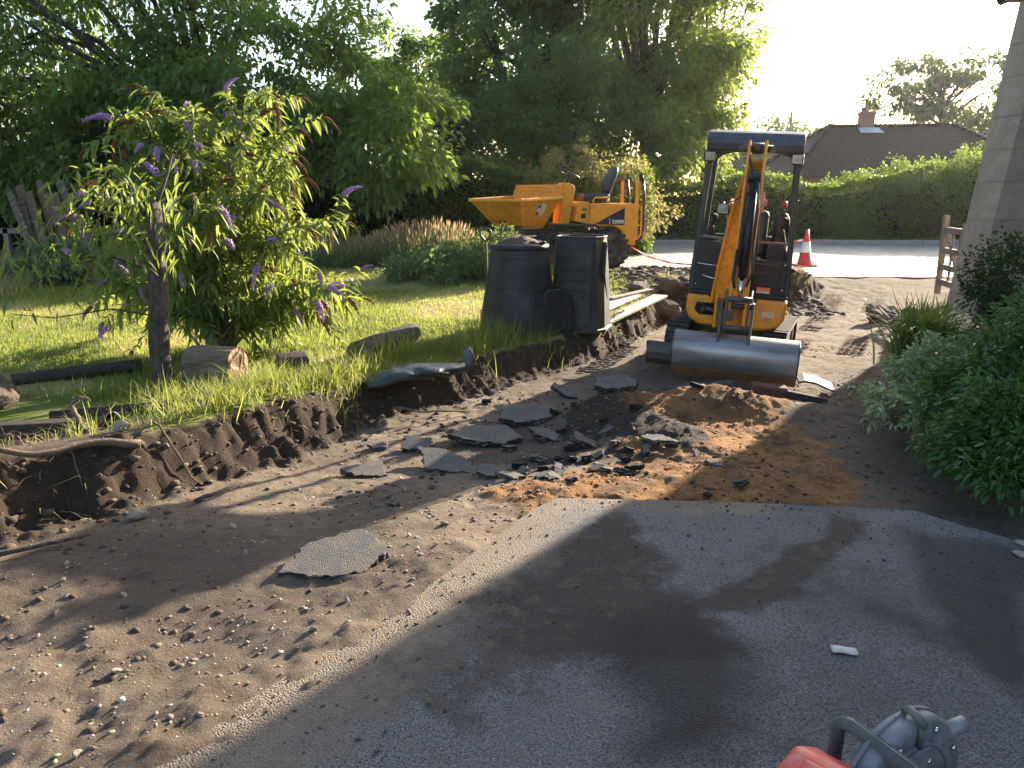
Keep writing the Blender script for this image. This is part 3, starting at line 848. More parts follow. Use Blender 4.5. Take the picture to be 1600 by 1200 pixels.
# large cherry behind the lawn, sunlit on its right side
tree('cherry_tree', 'broad cherry tree with long drooping leaves behind the purple flowering bush', (-6.2, 17.6, 0.2), 0.24, 1.7,
     [((-4.9, 17.0, 3.8), (2.5, 2.0, 1.9), 125, 0.5), ((-8.8, 17.2, 5.0), (3.2, 2.4, 3.0), 140, 0.65), ((-2.6, 16.6, 2.6), (1.4, 1.5, 1.2), 64, 0.42), ((-8.0, 16.6, 7.4), (3.2, 2.2, 2.2), 80, 0.65), ((-6.8, 16.6, 2.8), (3.0, 1.6, 1.1), 60, 0.5)],
     110, 0.138, 0.5, LM['cherry'], M['bark'], 21, limbs=34, shape='lance', down=0.5, minz=1.0)
tree('leafy_tree', 'dark leafy tree standing over the stacked fence palings', (-13.0, 18.6, 0.2), 0.28, 2.0,
     [((-12.5, 18.0, 4.6), (4.0, 2.6, 3.6), 170, 0.8), ((-11.5, 17.8, 8.0), (4.5, 2.6, 2.2), 80, 0.8), ((-10.6, 17.6, 2.6), (2.2, 1.5, 1.4), 50, 0.6)],
     75, 0.19, 0.38, LM['oak'], M['bark'], 22, limbs=26, down=0.6, minz=0.8)
tree('thicket_tree', 'shaded low tree filling the gap behind the cherry', (-7.5, 22.0, 0.2), 0.2, 1.0,
     [((-9.5, 22, 2.6), (4.5, 1.4, 2.3), 120, 0.8), ((-3.6, 22.5, 2.5), (3.0, 1.2, 1.9), 80, 0.7)],
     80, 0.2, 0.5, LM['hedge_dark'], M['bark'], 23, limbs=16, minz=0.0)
# trees across the lane
tree('oak_tree', 'dark dense oak rising above the left hedge', (0.2, 28.5, 0.1), 0.35, 2.5,
     [((-0.1, 28, 6.2), (2.4, 2.2, 2.8), 120, 0.72), ((0.8, 27.2, 3.6), (3.2, 2.2, 1.8), 100, 0.65), ((1.8, 28.0, 9.4), (3.2, 2.4, 2.4), 90, 0.75)],
     125, 0.19, 0.66, LM['oak'], M['bark'], 31, limbs=26)
tree('ash_tree', 'tall pale green ash catching the sun in the middle trees', (4.6, 27.5, 0.1), 0.32, 2.6,
     [((3.9, 27, 7.2), (2.9, 2.6, 3.6), 150, 0.68), ((3.6, 26.5, 3.4), (2.6, 1.8, 1.8), 70, 0.6), ((3.8, 27, 11.2), (2.8, 2.4, 2.2), 70, 0.68), ((5.6, 27.2, 5.4), (1.7, 1.8, 2.4), 65, 0.55)],
     125, 0.18, 0.55, LM['ash'], M['bark_pale'], 32, limbs=32, down=0.5)
tree('maple_tree', 'airy sunlit tree at the right end of the middle trees', (6.8, 28.5, 0.1), 0.2, 2.0,
     [((6.5, 28, 4.6), (1.4, 1.8, 2.4), 55, 0.5), ((6.6, 28, 7.6), (1.3, 1.6, 2.2), 34, 0.45), ((7.5, 28, 6.8), (1.0, 1.3, 1.7), 14, 0.4)],
     95, 0.15, 0.55, LM['ash'], M['bark_pale'], 33, limbs=26, down=0.5)
tree('holly_tree', 'rounded dark evergreen tree between oak and ash above the hedge', (1.9, 25.0, 0.1), 0.18, 1.4,
     [((1.4, 24.6, 4.3), (1.5, 1.2, 1.7), 60, 0.5), ((0.0, 24.8, 3.4), (1.6, 1.2, 1.4), 50, 0.5)],
     120, 0.13, 0.55, LM['oak'], M['bark'], 34, limbs=12)
tree('crooked_tree', 'thin topped tree between the cherry and the oak', (-3.6, 30.5, 0.1), 0.2, 3.0,
     [((-4.2, 30, 4.8), (1.3, 1.5, 1.6), 45, 0.5), ((-4.4, 30, 6.9), (0.9, 1.0, 0.8), 9, 0.36), ((-2.6, 30, 5.6), (1.3, 1.2, 1.6), 30, 0.55)],
     95, 0.17, 0.6, LM['oak'], M['bark'], 35, limbs=20)
# far trees
tree('spreading_pine', 'sparse spreading tree with bare crooked limbs behind the bungalow', (32.5, 62, 0), 0.26, 6.5,
     [((30.0, 62, 10.2), (2.6, 2, 1.3), 15, 0.75), ((33.2, 62, 10.9), (2.8, 2, 1.1), 14, 0.8), ((35.6, 62, 9.8), (1.6, 2, 1.2), 8, 0.75), ((31.5, 62, 8.2), (3.4, 2, 1.0), 16, 0.85), ((28.6, 62, 8.6), (1.6, 1.5, .9), 8, 0.7)],
     75, 0.34, 0.6, LM['far'], M['bark'], 41, limbs=44, minz=3)
tree('roadside_tree', 'low rounded tree beside the bungalow roof, right of its ridge', (36.5, 60, 0), 0.3, 2.5,
     [((36.2, 60, 6.0), (4.5, 2.5, 2.0), 70, 0.9)], 90, 0.36, 0.6, LM['far'], M['bark'], 42, limbs=14)
for k, (x, y, w, h, lab) in enumerate(((29.5, 92, 4.2, 9.4, 'hazy far tree just right of the airy sunlit tree'), (35.5, 96, 4.6, 9.0, 'hazy far tree left of the bungalow ridge'), (24.0, 88, 4.0, 7.5, 'hazy far tree half hidden behind the airy sunlit tree'))):
    tree('distant_tree', lab, (x, y, 0), 0.35, 3, [((x, y, h * 0.62), (w, 3, h * 0.38), 60, 1.3)], 90, 0.5, 0.6, LM['far'], M['bark'], 50 + k, group='far trees above the lane', limbs=8)

def hedge(name, label, pts, depth, height, nleaf, leaf, mat, seed, wr=0.6, lump=0.18, tops=0.3, cat='hedge'):
    """hedge along a polyline: dark woody core and a leafy skin"""
    rng = np.random.default_rng(seed)
    root = thing(name, label, cat, (*pts[0][:2], pts[0][2]))
    base = np.array(pts[0], float)
    P = np.array(pts, float); seg = np.linalg.norm(np.diff(P[:, :2], axis=0), axis=1); cum = np.concatenate([[0], np.cumsum(seg)])
    def along(s):
        return np.stack([np.interp(s, cum, P[:, k]) for k in range(3)], -1)
    hgt = height if callable(height) else (lambda s: np.full_like(s, height))
    s = rng.uniform(0, cum[-1], nleaf)
    c = along(s); e = along(np.minimum(s + 0.05, cum[-1] + 0.05)); tg = nrm(np.where(np.linalg.norm(e - c, axis=1, keepdims=True) > 1e-4, e - c, P[-1] - P[-2])); tg[:, 2] = 0
    side = np.stack([tg[:, 1], -tg[:, 0], np.zeros(nleaf)], 1)     # towards the viewer for a left-to-right line
    Hh = hgt(s)
    u = rng.random(nleaf)
    per = depth + 2 * Hh
    q = rng.random(nleaf)
    lum = 1 + lump * fbm(s, q * 3, 1.3, 3, seed)
    front = q < 0.46; back = q > 0.86; top = ~(front | back)
    zz = np.where(top, Hh, u * Hh); ww = np.where(front, depth / 2, np.where(back, -depth / 2, (u - 0.5) * depth))
    ins = rng.random(nleaf) ** 2 * 0.25
    ww = ww * lum * (1 - ins * 0.6); zz = zz * (1 + (lum - 1) * 0.6) * np.where(top, 1 - ins * 0.3 + tops * np.clip(fbm(s, u, 2.5, 3, seed + 2), 0, 1) * rng.random(nleaf), 1)
    pos = c + side * ww[:, None] + np.array([0, 0, 1.0]) * zz[:, None]
    outw = side * np.sign(ww)[:, None] * np.where(top, 0.1, 1)[:, None] + np.array([0, 0, 1.0]) * np.where(top, 0.9, 0.25)[:, None]
    d = nrm(outw * 0.6 + rng.normal(size=(nleaf, 3)) * 0.6 + np.array([0, 0, -0.15]))
    up = nrm(rng.normal(size=(nleaf, 3)) * 0.6 + np.array([0, 0, 0.6]) + outw * 0.5)
    tint = np.clip(rng.random(nleaf) * 0.6 + 0.5 * sstep(-0.3, 0.6, fbm(s, zz, 1.2, 3, seed + 4)), 0, 1)
    leaves_obj('foliage', pos - base, d, up, leaf * rng.uniform(0.65, 1.35, nleaf), wr, mat, root, 'rhomb', 0.15, 0.2, tint)
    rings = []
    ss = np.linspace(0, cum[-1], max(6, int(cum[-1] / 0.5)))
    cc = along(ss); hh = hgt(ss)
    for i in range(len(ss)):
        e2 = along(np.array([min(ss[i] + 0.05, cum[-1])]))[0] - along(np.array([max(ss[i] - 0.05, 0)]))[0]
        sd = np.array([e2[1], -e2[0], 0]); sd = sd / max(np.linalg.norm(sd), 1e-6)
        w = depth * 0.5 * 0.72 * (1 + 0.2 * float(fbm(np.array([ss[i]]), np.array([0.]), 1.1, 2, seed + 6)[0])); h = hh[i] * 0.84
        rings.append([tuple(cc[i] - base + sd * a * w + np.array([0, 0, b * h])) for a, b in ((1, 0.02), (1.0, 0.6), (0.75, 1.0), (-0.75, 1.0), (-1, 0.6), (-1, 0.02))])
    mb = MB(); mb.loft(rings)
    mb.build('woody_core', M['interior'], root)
    return root

hedge('clipped_hedge', 'thick clipped hedge with pale sunlit top behind the orange dumper', [(-2.6, 20.4, 0.15), (0.5, 20.2, 0.15), (3.4, 20.6, 0.12)], 1.5, lambda s: 1.95 + 0.25 * np.sin(s * 0.8 + 1), 30000, 0.085, LM['hedge'], 61, tops=0.35)
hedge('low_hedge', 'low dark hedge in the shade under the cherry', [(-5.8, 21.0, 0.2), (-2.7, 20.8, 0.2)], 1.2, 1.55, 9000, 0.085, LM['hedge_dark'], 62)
hedge('tall_hedge', 'tall uneven hedge beyond the lane running in front of the bungalow', [(1.6, 26.4, 0.1), (7.0, 26.2, 0.1), (12.0, 26.0, 0.1), (20.0, 26.5, 0.1)], 1.8, lambda s: 1.85 + 0.85 * sstep(10.0, 14.0, s) + 0.2 * np.sin(s * 1.3), 62000, 0.10, LM['hedge'], 63, tops=0.45)
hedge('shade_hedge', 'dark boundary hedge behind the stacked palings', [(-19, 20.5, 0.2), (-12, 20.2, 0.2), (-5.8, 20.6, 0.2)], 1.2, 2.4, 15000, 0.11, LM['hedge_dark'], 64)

def shrub(name, label, base, ells, per, leaf, wr, mat, seed, shape='rhomb', stems=12, down=0.2, minz=-0.1, squash=0.9, cat='shrub', group=None, stem_r=0.012):
    rng = np.random.default_rng(seed)
    root = thing(name, label, cat, base, group=group)
    b = np.array(base, float)
    pf = [p for p in make_puffs(ells, rng) if p[0][2] > b[2] + minz]
    pos, d, up, ln, idx = puff_leaves(pf, per, leaf, rng, down=down, squash=squash)
    k = pos[:, 2] > b[2] + 0.01
    pt = rng.random(len(pf))
    tint = np.clip(0.6 * rng.random(len(pos)) + 0.4 * pt[idx], 0, 1)
    leaves_obj('foliage', pos[k] - b, d[k], up[k], ln[k], wr, mat, root, shape, 0.2, 0.2, tint[k])
    sm = MB()
    for s in rng.choice(len(pf), min(stems, len(pf)), replace=False):
        e = pf[s][0] - b
        st = np.array([rng.normal() * 0.05, rng.normal() * 0.05, -0.03])
        mid = st * 0.5 + e * 0.5 + np.array([0, 0, 0.1]) * np.linalg.norm(e)
        sm.tube([st, (st + mid) / 2 + rng.normal(size=3) * 0.01, mid, e], [stem_r * 1.5, stem_r * 1.2, stem_r, stem_r * 0.4], 5)
    sm.build('stems', M['twig'], root)
    return root

shrub('bushy_shrub', 'silvery wide shrub with thin trunks at the right hedge', (13.2, 25.0, 0.1), [((13.2, 25.0, 1.5), (1.8, 0.8, 0.85), 70, 0.36)], 90, 0.10, 0.4, LM['sage'], 71, stems=22, stem_r=0.03)
shrub('feathery_shrub', 'small dark feathery shrub at the foot of the right hedge', (10.5, 25.0, 0.1), [((10.5, 24.9, 0.75), (0.85, 0.5, 0.75), 40, 0.3)], 80, 0.10, 0.3, LM['hedge'], 72, stems=14)
shrub('golden_shrub', 'yellow tipped shrub growing out of the hedge top by the dumper seat', (2.2, 19.8, 0.15), [((1.6, 19.7, 2.1), (1.5, 0.6, 0.5), 40, 0.3), ((2.9, 19.5, 1.2), (0.9, 0.5, 0.8), 26, 0.3)], 70, 0.085, 0.5, leaf_mat('golden_leaf', (0.10, 0.12, 0.03), (0.17, 0.15, 0.05), (0.34, 0.22, 0.10), 0.42, 0.5, 0.3, (0.5, 0.42, 0.14)), 73, stems=18)
shrub('weed_bush', 'small leafy weed bush in front of the stacked palings', (-7.6, 12.6, 0.2), [((-7.3, 12.6, 0.5), (0.6, 0.5, 0.32), 34, 0.16), ((-6.7, 12.7, 0.45), (0.45, 0.4, 0.3), 14, 0.18)], 80, 0.075, 0.55, LM['sage'], 74, stems=16, minz=0)
shrub('mound_plant', 'low mounded leafy plant behind the fork handle', (-1.25, 12.9, 0.18), [((-1.2, 12.8, 0.36), (0.95, 0.6, 0.36), 60, 0.2), ((-0.35, 12.7, 0.55), (0.5, 0.45, 0.42), 26, 0.2)], 90, 0.085, 0.5, LM['sage'], 75, stems=16, minz=0)

def seed_bed(name, label, c, rx, ry, n, h, seed, mat, headmat):
    rng = np.random.default_rng(seed)
    root = thing(name, label, 'border plant', (c[0], c[1], gz(*c)))
    a = rng.uniform(0, 2 * np.pi, n); r = np.sqrt(rng.random(n))
    x = np.cos(a) * r * rx; y = np.sin(a) * r * ry
    z = ground(x + c[0], y + c[1])[0] - root.location.z - 0.02
    hh = h * rng.uniform(0.55, 1.15, n) * (1 - 0.35 * r)
    b = np.stack([x, y, z], 1)
    d = nrm(np.stack([np.cos(a) * r * 0.45, np.sin(a) * r * 0.35, np.ones(n)], 1) + rng.normal(size=(n, 3)) * 0.13)
    leaves_obj('stems', b, d, rand_dir(n, rng), hh, 0.022, mat, root, 'rhomb', 0.05, 0.1, rng.random(n))
    tip = b + d * hh[:, None] * 0.86
    m_ = rng.random(n) < 0.6
    leaves_obj('seed_heads', tip[m_], d[m_], rand_dir(int(m_.sum()), rng), hh[m_] * 0.2, 0.20, headmat, root, 'rhomb', 0.05, 0.3, rng.random(int(m_.sum())))
    for ch in root.children: ch['kind'] = 'stuff'
    lf = rng.integers(0, n, n * 2)
    k = rng.uniform(0.05, 0.6, n * 2)
    leaves_obj('leaves', b[lf] + d[lf] * (hh[lf] * k)[:, None], nrm(rand_dir(n * 2, rng) + np.array([0, 0, 0.3])), rand_dir(n * 2, rng), np.full(n * 2, 0.09), 0.3, mat, root, 'rhomb', 0.2, 0.2, rng.random(n * 2))
    return root
seed_bed('lavender_bed', 'tall faded lavender clump with grey spikes along the lawn', (-1.5, 15.2), 1.25, 0.75, 2600, 0.85, 81, LM['sage'], LM['fallen'])
seed_bed('seeding_perennial', 'brown seeding perennial clump left of the faded lavender', (-3.1, 14.9), 0.6, 0.5, 1100, 0.6, 82, LM['sage'], LM['fallen'])
shrub('yellow_weed', 'tall pale yellow weed above the brown seeding perennial', (-3.3, 15.5, 0.25), [((-3.3, 15.5, 1.0), (0.35, 0.2, 0.42), 12, 0.12)], 40, 0.09, 0.5, LM['ash'], 76, stems=8, minz=0.3)
# ------------------------------------------------------------------ bungalow
m, nt, out = new_mat('roof_tile'); t = NT(nt)
co = t.coord()
bk = t.n('ShaderNodeTexBrick'); mp = t.n('ShaderNodeMapping'); mp.inputs['Rotation'].default_value = (R(90), 0, 0)
t.l(co, mp.inputs[0]); t.l(mp.outputs[0], bk.inputs['Vector'])
bk.inputs['Scale'].default_value = 1; bk.inputs['Brick Width'].default_value = 0.2; bk.inputs['Row Height'].default_value = 0.11; bk.inputs['Mortar Size'].default_value = 0.012
bk.inputs['Color1'].default_value = (0.042, 0.028, 0.024, 1); bk.inputs['Color2'].default_value = (0.06, 0.038, 0.032, 1); bk.inputs['Mortar'].default_value = (0.03, 0.02, 0.018, 1)
c = t.mix(t.math('MULTIPLY', t.ramp(t.noise(co, 6, 6, 0.7), 0.6, 0.75), 0.4), bk.outputs['Color'], (0.16, 0.14, 0.12))
t.l(t.bsdf(c, 0.9, 0, 0.12, t.bump(bk.outputs['Fac'], -0.6, 0.03)), out.inputs[0])
M['roof'] = m
M['house_wall'] = surf('house_wall', (0.30, 0.17, 0.12), (0.24, 0.13, 0.09), 9, 0.9)
HX0, HX1, HY0, HY1, HE, HR = 13.0, 26.0, 37.6, 46.9, 2.35, 4.95
house = thing('bungalow', 'brick bungalow with a dark hipped tile roof behind the hedge', 'house', (0, 0, 0))
mb = MB(); mb.box(((HX0 + HX1) / 2, (HY0 + HY1) / 2, HE / 2), (HX1 - HX0 - 0.8, HY1 - HY0 - 0.8, HE)); mb.build('wall', M['house_wall'], house)
ym = (HY0 + HY1) / 2
mb = MB()
v = [(HX0, HY0, HE), (HX1, HY0, HE), (HX1, HY1, HE), (HX0, HY1, HE), (16.2, ym, HR), (22.6, ym, HR + 0.05)]
mb.add(v, [(0, 1, 5, 4), (1, 2, 5), (2, 3, 4, 5), (3, 0, 4), (3, 2, 1, 0)])
roof = mb.build('roof', M['roof'], house)
mb = MB()
for a, b in ((v[4], v[5]), (v[4], v[0]), (v[4], v[3]), (v[5], v[1]), (v[5], v[2])):
    for k in range(26):
        p = Vector(a).lerp(Vector(b), k / 26); q = Vector(a).lerp(Vector(b), (k + 0.93) / 26)
        mb.tube([p + Vector((0, 0, 0.02)), q + Vector((0, 0, 0.035))], [0.10, 0.115], 6)
mb.build('ridge_tiles', M['roof'], roof)
mb = MB(); mb.box((18.1, ym, HR + 0.18), (0.68, 0.5, 0.8)); mb.box((18.1, ym, HR + 0.62), (0.8, 0.62, 0.09)); mb.box((18.1, ym, HR + 0.70), (0.7, 0.52, 0.07))
ch = mb.build('chimney', M['house_wall'], roof)
mb = MB(); mb.lathe([(0.11, HR + 0.73), (0.10, HR + 0.88), (0.115, HR + 0.91)], 12, (17.9, ym, 0)); mb.build('chimney_pot', M['brick_red'], roof)
mb = MB(); mb.add([(17.5, ym - 0.9, HR - 0.36), (18.7, ym - 0.9, HR - 0.36), (18.62, ym - 0.31, HR - 0.06), (17.58, ym - 0.31, HR - 0.06)], [(0, 1, 2, 3)]); mb.build('lead_flashing', M['roof_lead'], roof)
for x in (15.2, 18.5, 21.8):
    mb = MB(); mb.box((x, HY0 + 0.38, 1.6), (1.5, 0.1, 1.1)); w = mb.build('window', M['white_paint'], house)
    mb = MB(); mb.box((x, HY0 + 0.33, 1.6), (1.35, 0.06, 0.95)); mb.build('pane', M['glass'], w)
mb = MB(); mb.tube([(0, 0, -0.3), (0, 0, 9.4)], [0.16, 0.11], 8)
mb.box((0, 0, 7.6), (0.5, 0.06, 0.07))
o = mb.build('telegraph_pole', M['grey_wood'], loc=(27.0, 80, 0)); tag(o, 'bare wooden telegraph pole standing above the digger canopy', 'pole')

# pale blue shed glimpsed under the cherry
shed = thing('garden_shed', 'pale blue painted shed glimpsed through the cherry leaves', 'shed', (-6.0, 24.0, 0.15))
mb = MB(); mb.box((0, 0, 1.15), (2.4, 1.6, 2.3)); mb.build('wall', M['shed_paint'], shed)
mb = MB(); mb.prism([(-1.0, 2.3), (1.0, 2.3), (0, 2.9)], 'x', -1.35, 1.35); mb.build('roof', M['dark_wood'], shed)
for x in (-0.2, 0.5):
    mb = MB(); mb.box((x, -0.82, 1.6), (0.5, 0.05, 0.6)); w = mb.build('window', M['white_paint'], shed)
    mb = MB(); mb.box((x, -0.85, 1.6), (0.42, 0.03, 0.52)); mb.build('pane', M['glass'], w)

# ------------------------------------------------------------------ stone building on the right
m, nt, out = new_mat('building_stone'); t = NT(nt)
co = t.coord()
n1 = t.noise(co, 1.6, 6, 0.6, 0.6); n2 = t.noise(co, 22, 6, 0.7)
c = t.mix(t.ramp(n1, 0.36, 0.64), (0.40, 0.33, 0.25), (0.29, 0.24, 0.185))
c = t.mix(t.math('MULTIPLY', t.ramp(t.noise(co, 4.5, 6, 0.65, 1.0), 0.54, 0.58), 0.6), c, (0.44, 0.38, 0.31))
c = t.mix(t.math('MULTIPLY', n2, 0.3), c, (0.16, 0.135, 0.11))
oi = t.n('ShaderNodeObjectInfo')
c = t.mix(t.ramp(oi.outputs['Random'], 0, 1, 0.0, 0.25), c, (0.24, 0.22, 0.20))
t.l(t.bsdf(c, 0.92, 0, 0.2, t.bump(t.math('ADD', n2, t.math('MULTIPLY', n1, 2)), 0.5, 0.03)), out.inputs[0])
M['stone'] = m
M['mortar'] = surf('mortar', (0.32, 0.27, 0.21), (0.26, 0.215, 0.17), 20, 0.95, bump=0.3)
bld = thing('stone_building', 'weathered stone building with a battered corner buttress beside the drive', 'building', (7.3, 4, 0))
def L(x, y, z): return (x - 7.3, y - 4, z)
mb = MB(); mb.box(L(10.9, 3.2, 2.1), (7.0, 16.2, 4.4)); mb.build('wall', M['stone'], bld)
mb = MB(); mb.prism([(-0.55, 4.1), (-0.62, 4.22), (3.6, 7.2), (7.8, 4.22), (7.72, 4.1)], 'y', -9.2, 7.65); mb.build('roof', M['roof'], bld)
mb = MB(); mb.tube([(-0.66, -9.2, 4.12), (-0.66, 7.6, 4.12)], 0.07, 8); mb.build('gutter', M['black_plastic'], bld)
for (wy) in (0.5, 4.5):
    mb = MB(); mb.box((0.06, wy - 4, 1.9), (0.16, 1.3, 1.5)); w = mb.build('window', M['white_paint'], bld)
    mb = MB(); mb.box((-0.03, wy - 4, 1.9), (0.05, 1.15, 1.35)); mb.build('pane', M['glass'], w)
# buttress: mortar core and one block per course, leaning in slightly as it rises
core = MB()
def bprof(z):
    k = z / 4.1
    return (6.25 + 0.47 * k, 7.42, 10.68 - 0.06 * k + 0.0, 11.30)
r0 = bprof(-0.3); r1 = bprof(4.1)
i_ = 0.012
core.loft([[L(a[0] + i_, a[2] + i_, z), L(a[1], a[2] + i_, z), L(a[1], a[3] - i_, z), L(a[0] + i_, a[3] - i_, z)] for a, z in ((r0, -0.3), (r1, 4.1))], smooth=False)
core.build('buttress_core', M['mortar'], bld)
zc = -0.2; k = 0
rs = random.Random(4)
while zc < 4.05:
    hgt = rs.choice((0.42, 0.5, 0.56)); z2 = min(zc + hgt, 4.1)
    A = bprof(zc); B = bprof(z2); jx = 0.002
    cuts = [5.0, 6.53 + rs.uniform(0.35, 0.55), 8.0] if k % 2 else [5.0, 8.0]
    for q in range(len(cuts) - 1):
        xa0, xa1 = max(A[0], cuts[q] + jx), min(A[1], cuts[q + 1] - jx); xb0, xb1 = max(B[0], cuts[q] + jx), min(B[1], cuts[q + 1] - jx)
        mb = MB()
        rA = [L(xa0, A[2], zc + jx), L(xa1, A[2], zc + jx), L(xa1, A[3], zc + jx), L(xa0, A[3], zc + jx)]
        rB = [L(xb0, B[2], z2 - jx), L(xb1, B[2], z2 - jx), L(xb1, B[3], z2 - jx), L(xb0, B[3], z2 - jx)]
        mb.loft([rA, rB], smooth=False); mb.build('stone_block', M['stone'], bld, bevel=0.005)
    zc = z2; k += 1

# ------------------------------------------------------------------ gate and posts
gp = thing('gate_post', 'brown square wooden gate post against the stone buttress', 'gate post', (6.78, 11.75, -0.1))
mb = MB(); mb.box((0, 0, 0.58), (0.16, 0.16, 1.36)); mb.prism([(-0.08, 1.26), (0.08, 1.26), (0, 1.36)], 'y', -0.08, 0.08); mb.build('post', M['brown_wood'], gp, bevel=0.006)
mb = MB(); mb.box((-0.02, 0.09, 0.3), (0.04, 0.03, 0.3)); mb.box((-0.02, 0.09, 1.0), (0.04, 0.03, 0.3)); mb.build('hinge', M['black_metal'], gp)
gt = thing('wooden_gate', 'weathered grey wooden gate standing open beside the brown post', 'gate', (6.73, 11.86, 0.03), (0, 0, R(78)))
mb = MB(); mb.box((0.05, 0, 0.55), (0.09, 0.07, 1.1)); mb.build('stile', M['grey_wood'], gt, bevel=0.006)
mb = MB(); mb.box((1.0, 0, 0.58), (0.10, 0.075, 1.25)); mb.build('stile', M['grey_wood'], gt, bevel=0.006)
for z in (0.16, 0.40, 0.66, 0.98):
    mb = MB(); mb.box((0.525, 0, z), (0.86, 0.05, 0.09)); mb.build('rail', M['grey_wood'], gt, bevel=0.005)
mb = MB(); mb.bar((0.1, -0.035, 0.2), (0.95, -0.035, 0.95), 0.02, 0.07, (0, 1, 0)); mb.build('brace', M['grey_wood'], gt)
for x in (0.34, 0.68):
    mb = MB(); mb.box((x, -0.04, 0.57), (0.07, 0.02, 0.85)); mb.build('upright', M['grey_wood'], gt)

# ------------------------------------------------------------------ shrubs by the building
shrub('glossy_shrub', 'big dense glossy green shrub at the corner of the drive', (3.5, 4.85, 0.02), [((3.6, 4.85, 0.42), (0.58, 0.72, 0.5), 130, 0.17), ((3.85, 5.5, 0.5), (0.42, 0.45, 0.4), 45, 0.15), ((2.88, 4.15, 0.2), (0.46, 0.45, 0.36), 100, 0.13), ((3.05, 4.75, 0.3), (0.42, 0.55, 0.38), 70, 0.13), ((3.8, 5.2, 0.62), (0.5, 0.5, 0.38), 40, 0.16)], 110, 0.052, 0.38, LM['laurel'], 91, shape='lance', stems=40, down=0.05, minz=-0.05)
shrub('box_shrub', 'dark small leaved shrub below the stone buttress', (4.25, 6.5, 0.05), [((4.2, 6.4, 0.85), (0.5, 0.45, 0.32), 60, 0.13), ((4.1, 6.5, 0.4), (0.35, 0.35, 0.4), 24, 0.14)], 90, 0.042, 0.5, LM['hedge_dark'], 92, stems=22, down=0.0, minz=0)
shrub('variegated_shrub', 'pale cream edged variegated shrub beside the glossy shrub', (3.2, 5.95, 0.03), [((3.22, 5.85, 0.24), (0.30, 0.36, 0.24), 50, 0.09)], 75, 0.04, 0.5, LM['varieg'], 93, shape='lance', stems=24, down=0.1, minz=0)
shrub('hanging_creeper', 'thin spotted laurel sprays spilling onto the soil', (2.75, 5.2, 0.0), [((2.72, 5.3, 0.12), (0.28, 0.5, 0.1), 26, 0.08)], 34, 0.042, 0.45, LM['varieg'], 94, shape='lance', stems=14, down=0.2, minz=-0.1, cat='plant')
def strap_clump(name, label, base, n, length, spread, seed):
    rng = np.random.default_rng(seed)
    root = thing(name, label, 'plant', base)
    V = []; F = []; T = []
    for k in range(n):
        a = rng.uniform(0, 2 * np.pi); l = length * rng.uniform(0.6, 1.15); ln = rng.uniform(0.25, 1.0) * spread
        st = np.array([rng.normal() * 0.12, rng.normal() * 0.12, 0])
        w = 0.011 * rng.uniform(0.7, 1.3); tn = rng.random()
        sd = np.array([-math.sin(a), math.cos(a), 0]) * w
        o = len(V)
        for i in range(7):
            u = i / 6
            p = st + np.array([math.cos(a), math.sin(a), 0]) * l * ln * u ** 1.6 + np.array([0, 0, l * (u * 0.95 - 0.62 * ln * u * u * u)])
            ww = (1 - u ** 2.5) + 0.03
            V += [p - sd * ww, p + sd * ww]; T += [tn, tn]
        for i in range(6):
            F.append((o + 2 * i, o + 2 * i + 1, o + 2 * i + 3)); F.append((o + 2 * i, o + 2 * i + 3, o + 2 * i + 2))
    np_obj('leaves', np.array(V), np.array(F), LM['lily'], root, attrs={'tint': np.array(T)})
    return root
strap_clump('daylily_clump', 'arching bright green strap leaved clump below the gate', (3.78, 7.1, 0.0), 420, 0.8, 0.8, 95)
strap_clump('iris_clump', 'smaller strap leaved clump behind the arching clump', (4.35, 7.9, 0.0), 200, 0.6, 0.7, 96)

